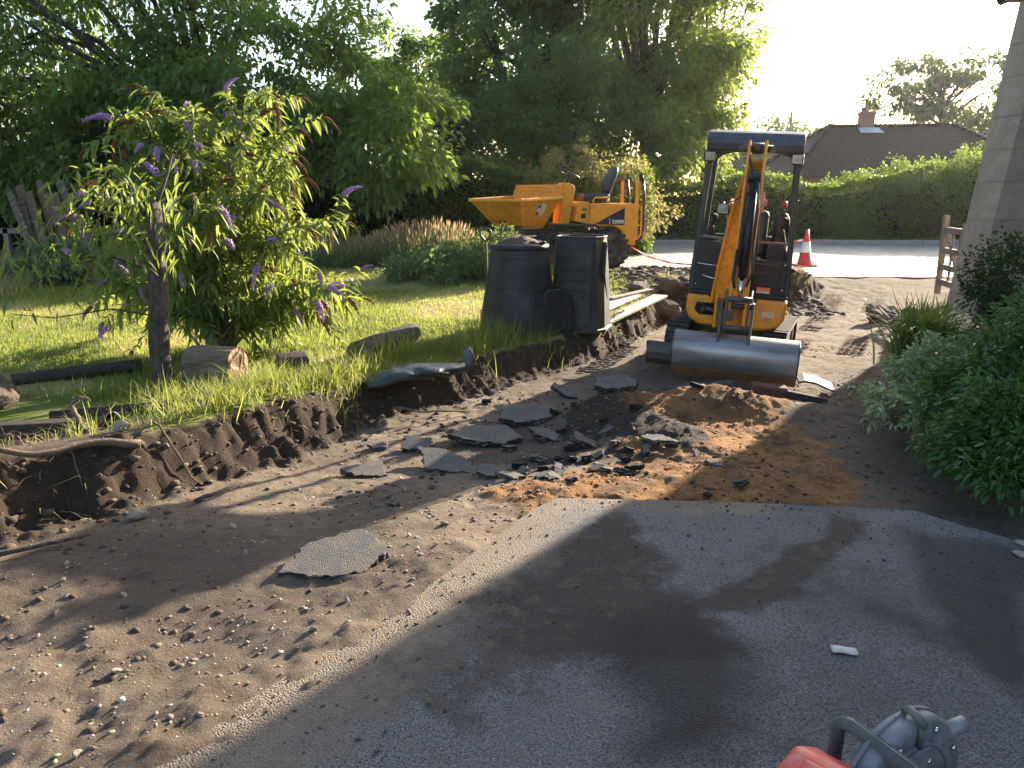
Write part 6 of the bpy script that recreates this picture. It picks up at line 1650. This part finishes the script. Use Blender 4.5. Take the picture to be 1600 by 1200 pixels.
# ------------------------------------------------------------------ broken asphalt slabs
m, nt, out = new_mat('slab_top'); t = NT(nt)
co = t.coord()
vd = t.n('ShaderNodeTexVoronoi'); t.l(co, vd.inputs['Vector']); vd.inputs['Scale'].default_value = 170
sp = t.n('ShaderNodeSeparateColor'); t.l(vd.outputs['Color'], sp.inputs[0])
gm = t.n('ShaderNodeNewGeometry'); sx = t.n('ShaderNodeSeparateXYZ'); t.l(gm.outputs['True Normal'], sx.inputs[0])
st = t.mix(sp.outputs[0], (0.075, 0.072, 0.069), (0.125, 0.118, 0.11))
fn = t.noise(co, 12, 6, 0.65)
st = t.mix(t.ramp(fn, 0.45, 0.68, 0, 0.8), st, (0.17, 0.128, 0.09))
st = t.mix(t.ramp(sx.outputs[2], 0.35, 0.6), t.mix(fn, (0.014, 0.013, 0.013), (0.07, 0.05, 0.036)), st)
hh = t.math('SUBTRACT', t.math('MULTIPLY', t.noise(co, 30, 4, 0.7), 0.8), vd.outputs['Distance'])
t.l(t.bsdf(st, 0.88, 0, 0.25, t.bump(hh, 0.7, 0.006)), out.inputs[0])
M['slab'] = m
def slab(label, c, w, d, rz, seed, th=0.055, tilt=(0, 0), lift=0.0, group=None, name='asphalt_slab', mat=None):
    rg = random.Random(seed); n = 4 + rg.randrange(3)
    base = []
    for k in range(n):
        a = 2 * math.pi * (k + rg.uniform(-0.25, 0.25)) / n; r = rg.uniform(0.72, 1.2); base.append((math.cos(a) * w / 2 * r, math.sin(a) * d / 2 * r))
    pts = []
    for k in range(n):
        a = Vector(base[k]); b = Vector(base[(k + 1) % n]); L_ = (b - a).length; ns = max(3, int(L_ / 0.022)); nv = Vector((-(b - a).y, (b - a).x)).normalized()
        for i in range(ns):
            pts.append(a.lerp(b, i / ns) + nv * (rg.uniform(-0.011, 0.011) + 0.006 * math.sin(i * 0.6 + k * 2.3)) * (1 if i else 0.3))
    N = len(pts)
    th *= 0.85; lift *= 0.6
    rings = []
    for zz, s, j in ((0.0, 0.93, 0.014), (th * 0.3, 1.0, 0.012), (th * 0.65, 0.985, 0.010), (th * 0.92, 1.0, 0.005), (th, 0.985, 0.002)):
        rings.append([(p.x * s + rg.uniform(-j, j), p.y * s + rg.uniform(-j, j), zz) for p in pts])
    mb = MB(); mb.loft(rings, smooth=False)
    # slightly uneven top
    zg = np.mean([gz(c[0] + dx, c[1] + dy) for dx in (-w * .3, 0, w * .3) for dy in (-d * .3, 0, d * .3)])
    o = mb.build(name, mat or M['slab'], loc=(c[0], c[1], zg - th * 0.3 + lift), rot=(R(tilt[0]), R(tilt[1]), R(rz)))
    return tag(o, label, 'asphalt slab', group)
SL = [
 ('largest broken asphalt slab lying alone in the near soil', (-0.76, 3.22), 0.50, 0.40, 15, 5, 0.065, (6, -5), 0.004),
 ('asphalt slab nearest the bank with a rusty stained face', (-0.93, 4.72), 0.38, 0.26, -10, 2, 0.05, (10, 4), 0.02),
 ('pointed asphalt slab standing tilted beside the bank foot', (-0.66, 5.28), 0.26, 0.24, 30, 3, 0.05, (22, -8), 0.05),
 ('long narrow asphalt slab tilted towards the drive', (-0.42, 4.86), 0.56, 0.26, -28, 4, 0.05, (14, 8), 0.05),
 ('broad flat asphalt slab in the middle of the row', (-0.17, 5.48), 0.56, 0.34, 5, 5, 0.055, (9, 4), 0.05),
 ('thick asphalt slab propped up nearest the compost bins', (0.10, 5.98), 0.50, 0.36, 18, 6, 0.06, (13, -6), 0.07),
 ('small asphalt piece resting against the long narrow slab', (-0.14, 4.62), 0.26, 0.16, -20, 7, 0.04, (8, 5), 0.03),
 ('small square asphalt piece beside the drive edge', (0.0, 4.52), 0.18, 0.13, 10, 8, 0.035, (5, 8), 0.03),
 ('small dark asphalt piece between the bank and the pointed slab', (-0.95, 5.28), 0.16, 0.14, 40, 9, 0.035, (12, 0), 0.02),
 ('sand covered asphalt slab jutting over the orange heap', (0.80, 6.12), 0.44, 0.30, 12, 10, 0.06, (12, -4), 0.13),
 ('flat dark asphalt slab behind the orange heap', (0.95, 6.85), 0.48, 0.24, -6, 11, 0.05, (3, 4), 0.03),
 ('dark asphalt slab edge by the bank behind the orange heap', (0.47, 6.85), 0.34, 0.18, -45, 12, 0.05, (8, 14), 0.04),
 ('long dark asphalt slab leaning on the heap towards the bucket', (1.18, 6.62), 0.50, 0.16, 8, 13, 0.05, (10, -5), 0.08),
 ('thin asphalt slab lying on the dark rubble heap', (1.02, 5.22), 0.30, 0.14, -14, 14, 0.03, (8, 6), 0.07),
 ('upright asphalt wedge in the rubble left of the orange heap', (0.50, 5.35), 0.22, 0.20, 65, 15, 0.05, (28, 10), 0.06),
 ('tilted asphalt piece between broad slab and rubble', (0.24, 5.55), 0.28, 0.2, 20, 16, 0.045, (15, 15), 0.04),
]
for (lab, c, w, d, rz, sd, th, tl, lf) in SL: slab(lab, c, w, d, rz, sd, th, tl, lf)
rs = random.Random(31)
for k in range(46):
    if k < 30: x, y = rs.gauss(0.35, 0.35), rs.gauss(5.0, 0.4)
    else: x, y = rs.uniform(-0.9, 1.7), rs.uniform(4.2, 6.8)
    if y < 4.15: continue
    slab('small broken asphalt chunk among the bigger slabs', (x, y), rs.uniform(0.06, 0.16), rs.uniform(0.05, 0.1), rs.uniform(0, 360), 100 + k, rs.uniform(0.025, 0.045), (rs.uniform(-25, 25), rs.uniform(-25, 25)), 0.02, 'small asphalt chunks', 'asphalt_chunk', M['slab'] if k % 3 else M['tar'])
# timber, block and bent steel under the bucket
rg = np.random.default_rng(8)
mb = MB(); path = [Vector((0.98, 6.62, 0.02)).lerp(Vector((1.98, 6.72, 0.12)), u) + Vector((0, 0, 0.02 * math.sin(u * 7))) for u in np.linspace(0, 1, 14)]
path = [Vector((p.x, p.y, gz(p.x, p.y) + 0.06 + 0.05 * i / 13)) for i, p in enumerate(path)]
mb.tube(path, [0.03 + 0.025 * min(1, i / 5) + 0.006 * math.sin(i * 3) for i in range(14)], 10)
mb.v = [(p[0] + rg.normal() * 0.004, p[1] + rg.normal() * 0.004, p[2] + rg.normal() * 0.005) for p in mb.v]
tag(mb.build('rough_timber', M['bark']), 'long rough barked branch pointing up under the steel bucket', 'branch')
mb = MB(); mb.box((0, 0, 0.07), (0.30, 0.13, 0.13)); tag(mb.build('dark_block', M['brick_red'], loc=(2.24, 6.70, gz(2.24, 6.7) + 0.0), rot=(R(4), R(5), R(-8)), bevel=0.012), 'dark red brown block lying under the bucket', 'block')
mb = MB(); pr = [(-0.16, 0.10), (-0.10, 0.115), (0.0, 0.10), (0.09, 0.06), (0.16, 0.03), (0.16, 0.015), (0.08, 0.04), (0.0, 0.08), (-0.1, 0.095), (-0.16, 0.08)]
mb.prism(pr, 'y', -0.10, 0.10); tag(mb.build('bent_steel_plate', M['steel_dark'], loc=(2.76, 6.98, gz(2.76, 6.98) + 0.03), rot=(R(8), 0, R(-12)), bevel=0.006), 'bent dark steel plate sticking out past the right end of the bucket', 'steel plate')
mb = MB(); mb.box((0, 0, 0.04), (0.42, 0.07, 0.06)); tag(mb.build('buried_timber', M['dark_wood'], loc=(2.5, 6.6, gz(2.5, 6.6)), rot=(0, R(8), R(-18)), bevel=0.01), 'short dark timber in the soil right of the red brown block', 'timber')

# ------------------------------------------------------------------ black bag on the bank
rg = np.random.default_rng(12)
rings = []
A = Vector((-1.18, 6.12, gz(-1.18, 6.12) + 0.03)); B = Vector((-0.36, 6.62, gz(-0.55, 6.8) + 0.07))
d = (B - A).normalized(); x = d.cross(Vector((0, 0, 1))).normalized(); y = x.cross(d)
NB = 20; N2 = 22
for i in range(N2):
    u = i / (N2 - 1); p = A.lerp(B, u) + Vector((0, 0, 0.03 * math.sin(u * 5)))
    r = 0.115 * (math.sin(math.pi * min(max(u * 0.90 + 0.09, 0.03), 1)) ** 0.45)
    rings.append([tuple(p + (x * math.cos(2 * math.pi * k / NB) * 1.3 + y * math.sin(2 * math.pi * k / NB) * 0.52) * r * (1 + 0.08 * math.sin(k * 2.2 + u * 14) + 0.09 * math.sin(u * 23 + k * 0.6) + 0.06 * math.sin(u * 47 - k) + rg.normal() * 0.035)) for k in range(NB)])
bg_ = thing('plastic_bag', 'long black plastic sack lying on the edge of the bank', 'bag', A)
mb = MB(); mb.loft(rings); mb.v = [tuple(Vector(p) - A) for p in mb.v]; mb.build('sack', M['bag'], bg_)
mb = MB(); c = B - A
mb.loft([[tuple(c + d * (s - 0.03) + Vector((0, 0, 0.03)) + (x * math.cos(a) * 0.8 + y * math.sin(a)) * r_) for a in [-1.2 + 2.6 * k / 13 for k in range(14)]] for s, r_ in ((-0.05, 0.075), (0.0, 0.085), (0.03, 0.10))], closed=False, caps=False); fl = mb.build('folded_hem', M['grey_plastic'], bg_); fl.modifiers.new('t', 'SOLIDIFY').thickness = 0.004

# ------------------------------------------------------------------ roots, sticks
def root_tube(name, label, pts, r, mat='root', cat='root', group=None):
    P = []
    for i, p in enumerate(pts): P.append(Vector((p[0], p[1], gz(p[0], p[1]) + p[2])))
    Q = [P[0]]
    for k in range(len(P) - 1):
        for i in range(1, 4): Q.append(P[k].lerp(P[k + 1], i / 3) + Vector((random.uniform(-.008, .008), random.uniform(-.008, .008), random.uniform(-.006, .006))))
    mb = MB(); mb.tube(Q, [r * (1 - 0.6 * i / (len(Q) - 1)) for i in range(len(Q))], 8)
    return tag(mb.build(name, M[mat]), label, cat, group)
root_tube('exposed_root', 'thick exposed root running along the near bank face', [(-2.10, 4.25, 0.06), (-2.3, 4.15, 0.05), (-2.5, 3.95, 0.04), (-2.68, 3.85, 0.05), (-2.85, 3.85, 0.03)], 0.026)
root_tube('curved_root', 'thick curved root standing up from the bare bank', [(-2.62, 4.62, 0.0), (-2.66, 4.65, 0.09), (-2.72, 4.7, 0.16), (-2.68, 4.72, 0.21), (-2.6, 4.7, 0.19)], 0.022)
root_tube('exposed_root', 'pale looping root hanging out above the near bank', [(-2.15, 4.5, 0.02), (-2.05, 4.4, 0.1), (-1.9, 4.38, 0.05), (-1.82, 4.45, -0.02)], 0.009)
root_tube('exposed_root', 'thin root poking out below the black sack', [(-0.95, 6.05, 0.1), (-0.7, 6.0, 0.08), (-0.45, 6.1, 0.05), (-0.3, 6.3, 0.03)], 0.012)
root_tube('stick', 'short dark stick lying on the soil below the bank', [(-1.75, 4.08, 0.02), (-1.66, 4.22, 0.035), (-1.58, 4.36, 0.03)], 0.014, 'bark', 'stick')
root_tube('stick', 'broken grey stick at the foot of the leftmost bank', [(-2.35, 3.25, 0.02), (-2.15, 3.38, 0.03), (-2.02, 3.5, 0.03)], 0.014, 'bark', 'stick')
for k in range(34):
    yy = random.uniform(3.6, 10.5); xt = float(np.interp(yy, TOP_Y, TOP_X)); xf = float(np.interp(yy, FOOT_Y, FOOT_X))
    u = random.uniform(0.1, 0.75); x0 = xt + (xf - xt) * u; a = random.uniform(-0.9, 0.9); l = random.uniform(0.08, 0.25)
    root_tube('root_fibre', 'fine root fibre hanging from the dug bank face', [(x0, yy, 0.02), (x0 + l * 0.4 * math.cos(a), yy + l * 0.4 * math.sin(a), 0.05), (x0 + l * math.cos(a), yy + l * math.sin(a), 0.0)], random.uniform(0.0025, 0.006), 'root', 'root', 'root fibres of the bank')

# ------------------------------------------------------------------ stones, clods, gravel
def scatter(name, label, cat, n, fn, smin, smax, mat, seed, sub=1, smooth=True):
    rg = np.random.default_rng(seed)
    import bmesh
    bm = bmesh.new(); bmesh.ops.create_icosphere(bm, subdivisions=sub, radius=1); bm.verts.ensure_lookup_table()
    V0 = np.array([v.co for v in bm.verts]); F0 = np.array([[v.index for v in f.verts] for f in bm.faces]); bm.free()
    x, y = fn(rg, n); z, mk = ground(x, y)
    n = len(x)
    s = smin * (smax / smin) ** (rg.random(n) ** 2.2)
    sc = np.stack([s * rg.uniform(0.7, 1.4, n), s * rg.uniform(0.7, 1.4, n), s * rg.uniform(0.35, 0.75, n)], 1)
    a = rg.uniform(0, 6.28, n)
    jit = 1 + 0.27 * rg.normal(size=(n, len(V0), 1))
    V = V0[None] * np.clip(jit, 0.5, 1.5) * sc[:, None, :]
    c, sn = np.cos(a)[:, None], np.sin(a)[:, None]
    X = V[..., 0] * c - V[..., 1] * sn; Y = V[..., 0] * sn + V[..., 1] * c
    V = np.stack([X + x[:, None], Y + y[:, None], V[..., 2] + (z + sc[:, 2] * 0.1)[:, None]], -1).reshape(-1, 3)
    F = (F0[None] + (np.arange(n) * len(V0))[:, None, None]).reshape(-1, 3)
    o = np_obj(name, V, F, mat, smooth=smooth, attrs={'tint': np.repeat(rg.random(n), len(V0))})
    return tag(o, label, cat, kind='stuff')
def tint_mat(name, cols, bump=0.6):
    m, nt, out = new_mat(name); t = NT(nt)
    a = t.attr('tint'); col = t.mix(t.ramp(a, 0, 0.7), cols[0], cols[1]); col = t.mix(t.ramp(a, 0.8, 0.95), col, cols[2])
    n_ = t.noise(t.coord(), 60, 4, 0.7)
    t.l(t.bsdf(t.mix(t.math('MULTIPLY', n_, 0.4), col, cols[0]), 0.92, 0, 0.2, t.bump(n_, bump, 0.006)), out.inputs[0])
    return m
M['gravel'] = tint_mat('gravel', ((0.13, 0.10, 0.075), (0.24, 0.195, 0.15), (0.46, 0.41, 0.34)))
M['clods'] = tint_mat('clods', ((0.055, 0.04, 0.028), (0.10, 0.075, 0.052), (0.15, 0.11, 0.075)), 1.0)
M['sandclods'] = tint_mat('sandclods', ((0.16, 0.08, 0.034), (0.27, 0.135, 0.05), (0.33, 0.18, 0.07)), 1.0)
M['tarbits'] = tint_mat('tarbits', ((0.016, 0.015, 0.014), (0.035, 0.032, 0.03), (0.09, 0.08, 0.07)), 1.0)
def inbed(rg, n, box, extra=None):
    x = rg.uniform(box[0], box[1], n); y = rg.uniform(box[2], box[3], n)
    t_ = bank_t(x, y); k = (t_ < 0.25) & (sdf(x, y, ASPH) > 0.02) & (x < np.interp(y, BED_Y, BED_X))
    if extra is not None: k &= extra(x, y)
    return x[k], y[k]
scatter('gravel', 'loose pebbles scattered over the dug soil', 'gravel', 6500, lambda r, n: inbed(r, n, (-3.6, 0.6, 1.5, 5.6), lambda x, y: fbm(x, y, 1.2, 3, 171) + 0.5 * r.random(len(x)) > 0.12), 0.003, 0.013, M['gravel'], 301)
scatter('soil_clods', 'crumbled clods of soil on the dug bed', 'soil', 15000, lambda r, n: inbed(r, n, (-3.6, 4.5, 1.6, 9.5), lambda x, y: (fbm(x, y, 1.6, 3, 173) + 0.5 * r.random(len(x)) > 0.2) & (sdf(x, y, SAND_POLY) > 0.05)), 0.002, 0.020, M['clods'], 302)
def banky(r, n):
    x = r.uniform(-4.6, 2.4, n); y = r.uniform(2.6, 11.5, n); t_ = bank_t(x, y); k = (t_ > 0.02) & (t_ < 0.8); return x[k], y[k]
scatter('bank_clods', 'dark clods clinging to the dug bank face', 'soil', 30000, banky, 0.005, 0.032, M['clods'], 303)
scatter('sand_clods', 'orange lumps of crumbled sand on the heap', 'sand', 4200, lambda r, n: inbed(r, n, (-0.3, 2.8, 3.9, 6.6), lambda x, y: sdf(x, y, SAND_POLY) + 0.2 * fbm(x, y, 2.4, 4, 61) < 0), 0.003, 0.017, M['sandclods'], 304)
scatter('tarmac_crumbs', 'black crumbs of broken tarmac around the slabs', 'tarmac rubble', 1500, lambda r, n: inbed(r, n, (-1.2, 1.7, 4.0, 7.0), lambda x, y: fbm(x, y, 1.9, 3, 175) + 0.4 * r.random(len(x)) > 0.22), 0.005, 0.026, M['tarbits'], 305, smooth=False)
scatter('dumped_clods', 'brown clods of dumped soil beside the dumper', 'soil', 5200, lambda r, n: (r.uniform(1.5, 5.0, n), r.uniform(11.6, 16.2, n)), 0.012, 0.07, M['clods'], 306)
def drive_pts(r, n):
    x = r.uniform(-1.4, 2.6, n); y = r.uniform(1.5, 3.9, n); k = (sdf(x, y, ASPH) < -0.02) & ((sdf(x, y, ASPH) + 0.9 * r.random(len(x)) ** 3 > -0.10) | ((np.minimum(sdf(x, y, SM1), sdf(x, y, SM2)) + 0.2 * fbm(x, y, 3, 3, 5) < -0.04) & (r.random(len(x)) < 0.35))); return x[k], y[k]
dc = scatter('drive_crumbs', 'soil crumbs spilled on the edge of the drive', 'soil', 5000, drive_pts, 0.002, 0.008, M['clods'], 307)
co_ = np.empty(len(dc.data.vertices) * 3, np.float32); dc.data.vertices.foreach_get('co', co_); co_ = co_.reshape(-1, 3)
xx, yy = co_.reshape(-1, 12, 3).mean(1)[:, 0], co_.reshape(-1, 12, 3).mean(1)[:, 1]
zo = ground(xx, yy)[0]; co_[:, 2] += np.repeat(0.002 - np.minimum(zo, 0.0), 12); dc.data.vertices.foreach_set('co', co_.ravel())
rs = random.Random(77)
for k in range(26):
    x, y = rs.uniform(-2.4, -0.3), rs.uniform(1.7, 4.4)
    if float(sdf(np.array([x]), np.array([y]), ASPH)[0]) < 0.08 or float(bank_t(np.array([x]), np.array([y]))[0]) > 0.2: continue
    s = rs.uniform(0.010, 0.021)
    rock('pebble', 'pale rounded pebble lying on the dug soil', 'pebble', (x, y, gz(x, y) + s * 0.3), s, 'stone_pale', k, (rs.random(), rs.random(), rs.random() * 6), 'pale pebbles on the soil', sc=(1.3, 1, .8))
rock('stone', 'pale stone casting a shadow below the exposed root', 'stone', (-1.95, 3.82, gz(-1.95, 3.82) + 0.02), 0.045, 'stone_pale', 1, (0, 0, 0.6), sc=(1.3, 1, .8))
rock('stone', 'whitish round stone on top of the bare bank', 'stone', (-2.28, 4.42, gz(-2.28, 4.42) + 0.03), 0.05, 'stone_pale', 2)
rs = random.Random(78)
for k in range(14):
    x, y = rs.uniform(2.15, 2.75), rs.uniform(2.9, 3.6)
    s = rs.uniform(0.015, 0.03); rock('edging_stone', 'pale chipping at the foot of the glossy shrub', 'stone', (x, y, max(gz(x, y), 0.0) + s * 0.3), s, 'stone_pale', k, (0, 0, rs.random() * 6), 'chippings by the glossy shrub', sc=(1.5, 1, .6))
mb = MB(); vs = []
for j in range(5):
    for i in range(7): vs.append((-0.045 + 0.015 * i * (1 - 0.05 * abs(j - 2)), -0.022 + 0.011 * j, 0.006 + 0.010 * math.sin(i * 0.9) * math.sin(j * 0.8 + 0.4) ** 2))
mb.add(vs, [(j * 7 + i, j * 7 + i + 1, (j + 1) * 7 + i + 1, (j + 1) * 7 + i) for j in range(4) for i in range(6)], True)
o = mb.build('paper_scrap', M['white_rag'], loc=(1.16, 2.45, 0.004), rot=(0, 0, R(-10))); so = o.modifiers.new('t', 'SOLIDIFY'); so.thickness = 0.003
tag(o, 'crumpled white scrap of paper lying on the asphalt', 'paper')

# ------------------------------------------------------------------ cut-off saw
def saw():
    rt = thing('disc_cutter', 'dusty red petrol disc cutter with grey blade guard on the asphalt', 'disc cutter', (0.863, 1.42, 0.004), (0, 0, R(44)))
    GU = M['guard_metal']
    # local frame: +x forward along the blade, +y to the left
    gx, gy, gz_ = 0.115, 0.075, 0.212
    # disc
    mb = MB(); mb.lathe([(0.012, -0.002), (0.15, -0.002), (0.15, 0.002), (0.012, 0.002)], 48, (gx, gy, gz_), 'y'); mb.build('blade', M['steel_dark'], rt)
    # guard: half shell over the disc, turned a little towards the operator
    G = Matrix.Translation((gx, gy, gz_)) @ Matrix.Rotation(R(-15), 4, 'Z') @ Matrix.Translation((-gx, -gy, -gz_))
    mb = MB(); n = 26; R_ = 0.19; w = 0.03
    rings = []
    for i in range(n):
        a = R(-10) + R(205) * i / (n - 1)
        ca, sa = math.cos(a), math.sin(a)
        rings.append([(gx + r_ * ca, gy + yy, gz_ + r_ * sa) for r_, yy in ((0.05, -w), (R_ - 0.012, -w), (R_, -w * 0.6), (R_, w * 0.6), (R_ - 0.012, w), (0.05, w))])
    mb.loft(rings, closed=True); g_ = mb.xf(G).build('blade_guard', GU, rt)
    mb = MB(); pts = [(gx + R_ * math.cos(a) * 1.005, gy + 0.012, gz_ + R_ * math.sin(a) * 1.005) for a in np.linspace(R(5), R(185), 24)]; mb.tube(pts, 0.006, 6)
    pts = [(gx + 0.13 * math.cos(a), gy - w - 0.001, gz_ + 0.13 * math.sin(a)) for a in np.linspace(R(10), R(170), 20)]; mb.tube(pts, 0.005, 6); mb.xf(G).build('guard_ridge', GU, g_)
    mb = MB(); mb.prism([(gx - 0.10, gz_ - 0.02), (gx + 0.09, gz_ - 0.02), (gx + 0.11, gz_ + 0.06), (gx + 0.05, gz_ + 0.12), (gx - 0.05, gz_ + 0.11)], 'y', gy - w - 0.006, gy - w + 0.004); mb.xf(G).build('guard_plate', GU, g_, bevel=0.008)
    for (a_, r_) in ((0.5, 0.16), (1.2, 0.165), (2.0, 0.16), (2.7, 0.15), (1.0, 0.09)):
        mb = MB(); mb.lathe([(0.001, -0.008), (0.007, -0.007), (0.008, 0.0)], 8, (gx + r_ * math.cos(a_), gy - w - 0.001, gz_ + r_ * math.sin(a_)), 'y'); mb.xf(G).build('screw', M['chrome'], g_)
    # guard knob
    mb = MB(); mb.tube([(gx + 0.0, gy + 0.012, gz_ + 0.195), (gx + 0.0, gy - 0.0, gz_ + 0.208), (gx + 0.0, gy - 0.03, gz_ + 0.20), (gx + 0.0, gy - 0.045, gz_ + 0.185)], [0.007, 0.010, 0.011, 0.008], 12); mb.tube([(gx + 0.0, gy - 0.035, gz_ + 0.19), (gx + 0.0, gy - 0.036, gz_ + 0.13)], 0.007, 8); mb.xf(G).build('guard_lever', M['grey_plastic'], g_)
    # suction spout at the front
    mb = MB(); mb.tube([(gx + 0.13, gy - 0.01, gz_ + 0.10), (gx + 0.155, gy - 0.02, gz_ + 0.118), (gx + 0.18, gy - 0.03, gz_ + 0.125)], [0.022, 0.018, 0.019], 16, cap=False); sp_ = mb.xf(G).build('spout', M['guard_metal'], g_)
    so = sp_.modifiers.new('t', 'SOLIDIFY'); so.thickness = 0.004
    mb = MB(); mb.box((gx + 0.02, gy - w - 0.012, gz_ + 0.02), (0.02, 0.012, 0.05)); mb.xf(G).build('tube_clip', M['red_plastic'], g_)
    # arm and engine body
    mb = MB(); mb.box((0.0, -0.02, 0.2), (0.30, 0.05, 0.09)); mb.build('drive_arm', M['guard_metal'], rt, bevel=0.015)
    mb = MB(); mb.lathe([(0.001, -0.16), (0.05, -0.155), (0.065, -0.13), (0.065, -0.09)], 20, (gx, 0.04, gz_ - 0.0), 'y'); mb.build('pulley_cover', M['saw_red'], rt)
    mb = MB(); mb.prism([(-0.36, 0.06), (-0.05, 0.06), (-0.02, 0.16), (0.0, 0.30), (-0.09, 0.352), (-0.36, 0.32)], 'y', 0.02, 0.24); bd = mb.build('engine_body', M['saw_red'], rt, bevel=0.02, seg=3)
    mb = MB(); mb.prism([(-0.28, 0.335), (-0.12, 0.352), (-0.10, 0.34), (-0.10, 0.32), (-0.28, 0.315)], 'y', 0.06, 0.2); mb.build('top_cover', M['saw_red'], bd, bevel=0.008)
    mb = MB(); mb.lathe([(0.001, 0.003), (0.022, 0.002), (0.022, -0.002)], 20, (-0.2, 0.13, 0.348)); mb.build('badge', M['blue_badge'], bd)
    mb = MB(); mb.tube([(-0.28, 0.22, 0.25), (-0.26, 0.215, 0.28), (-0.24, 0.21, 0.29)], 0.012, 8); mb.build('fuel_cap', M['white_rag'], bd)
    mb = MB(); mb.box((-0.12, 0.085, 0.03), (0.36, 0.2, 0.06)); mb.build('base_tray', M['black_plastic'], rt, bevel=0.01)
    mb = MB(); mb.tube([(-0.30, 0.08, 0.26), (-0.42, 0.08, 0.27), (-0.5, 0.08, 0.22), (-0.5, 0.08, 0.12), (-0.3, 0.08, 0.09)], 0.022, 10); mb.build('rear_handle', M['black_plastic'], rt)
    # front wrap handle
    mb = MB()
    hp = [(0.06, 0.205, 0.10), (0.06, 0.205, 0.28), (0.055, 0.20, 0.345), (0.045, 0.175, 0.365), (0.02, 0.10, 0.365), (-0.01, 0.0, 0.36), (-0.035, -0.07, 0.35), (-0.045, -0.10, 0.32), (-0.045, -0.105, 0.22)]
    hp = [tuple(Vector(hp[k]).lerp(Vector(hp[k + 1]), q)) for k in range(len(hp) - 1) for q in (0.15, 0.5, 0.85)]
    mb.tube(hp, 0.0165, 14); hd = mb.build('front_handle', M['grey_plastic'], rt)
    mb = MB()
    P = [Vector(p) for p in hp[9:18]]
    for k in range(10):
        a = 2 * math.pi * k / 10; off = Vector((math.cos(a), 0, math.sin(a))) * 0.0168
        mb.tube([p + off for p in P], 0.0016, 5)
    mb.build('grip_ridges', M['grey_plastic'], hd)
saw()

# ------------------------------------------------------------------ tall tufts along the bank
def tufts():
    rng = np.random.default_rng(404)
    spots = [(-0.75, 7.15, 240, .26), (-0.42, 7.25, 300, .3), (-0.26, 7.68, 260, .34), (-0.06, 7.95, 260, .3), (-1.75, 5.55, 260, .2), (-1.95, 5.2, 300, .22), (-1.45, 5.85, 260, .22), (0.28, 8.12, 160, .2), (-2.35, 5.35, 260, .2), (-0.95, 7.0, 200, .3), (-1.3, 6.5, 220, .24), (-3.0, 5.6, 240, .18), (0.95, 9.2, 140, .16), (-2.0, 5.8, 220, .2), (-0.4, 7.55, 120, .42), (-1.1, 6.9, 120, .4), (-2.9, 6.3, 180, .18)]
    V = []; F = []; T = []
    for (cx, cy, n, h) in spots:
        x = cx + rng.normal(size=n) * 0.12; y = cy + rng.normal(size=n) * 0.10; z = ground(x, y)[0] - 0.01
        tb = rng.random() * 0.4
        for k in range(n):
            a = rng.uniform(0, 6.28); l = h * rng.uniform(0.5, 1.25); ln = rng.uniform(0.1, 0.9); w = rng.uniform(0.002, 0.0045)
            sd = np.array([-math.sin(a), math.cos(a), 0]) * w; o = len(V); tn = np.clip(tb + 0.6 * rng.random(), 0, 1)
            for i in range(5):
                u = i / 4
                p = np.array([x[k], y[k], z[k]]) + np.array([math.cos(a), math.sin(a), 0]) * l * ln * u ** 1.7 + np.array([0, 0, l * (u - 0.45 * ln * u ** 3)])
                V += [p - sd * (1.05 - u), p + sd * (1.05 - u)]; T += [tn, tn]
            for i in range(4): F += [(o + 2 * i, o + 2 * i + 1, o + 2 * i + 3), (o + 2 * i, o + 2 * i + 3, o + 2 * i + 2)]
    o = np_obj('tall_grass', np.array(V), np.array(F), LM['grass'], attrs={'tint': np.array(T)})
    tag(o, 'taller arching grass tufts standing along the bank by the bins and logs', 'grass', kind='stuff')
tufts()

# ------------------------------------------------------------------ evening haze
m, nt, out = new_mat('haze_air'); t = NT(nt)
pv = t.n('ShaderNodeVolumePrincipled')
pv.inputs['Color'].default_value = (0.92, 0.95, 1.0, 1)
pv.inputs['Density'].default_value = 0.00016
pv.inputs['Anisotropy'].default_value = 0.65
t.l(pv.outputs[0], out.inputs['Volume'])
mb = MB(); mb.box((10, 60, 9.0), (240, 260, 21.0))
o = mb.build('haze', m); tag(o, 'thin pale evening haze filling the air over the lane', 'haze', kind='stuff')
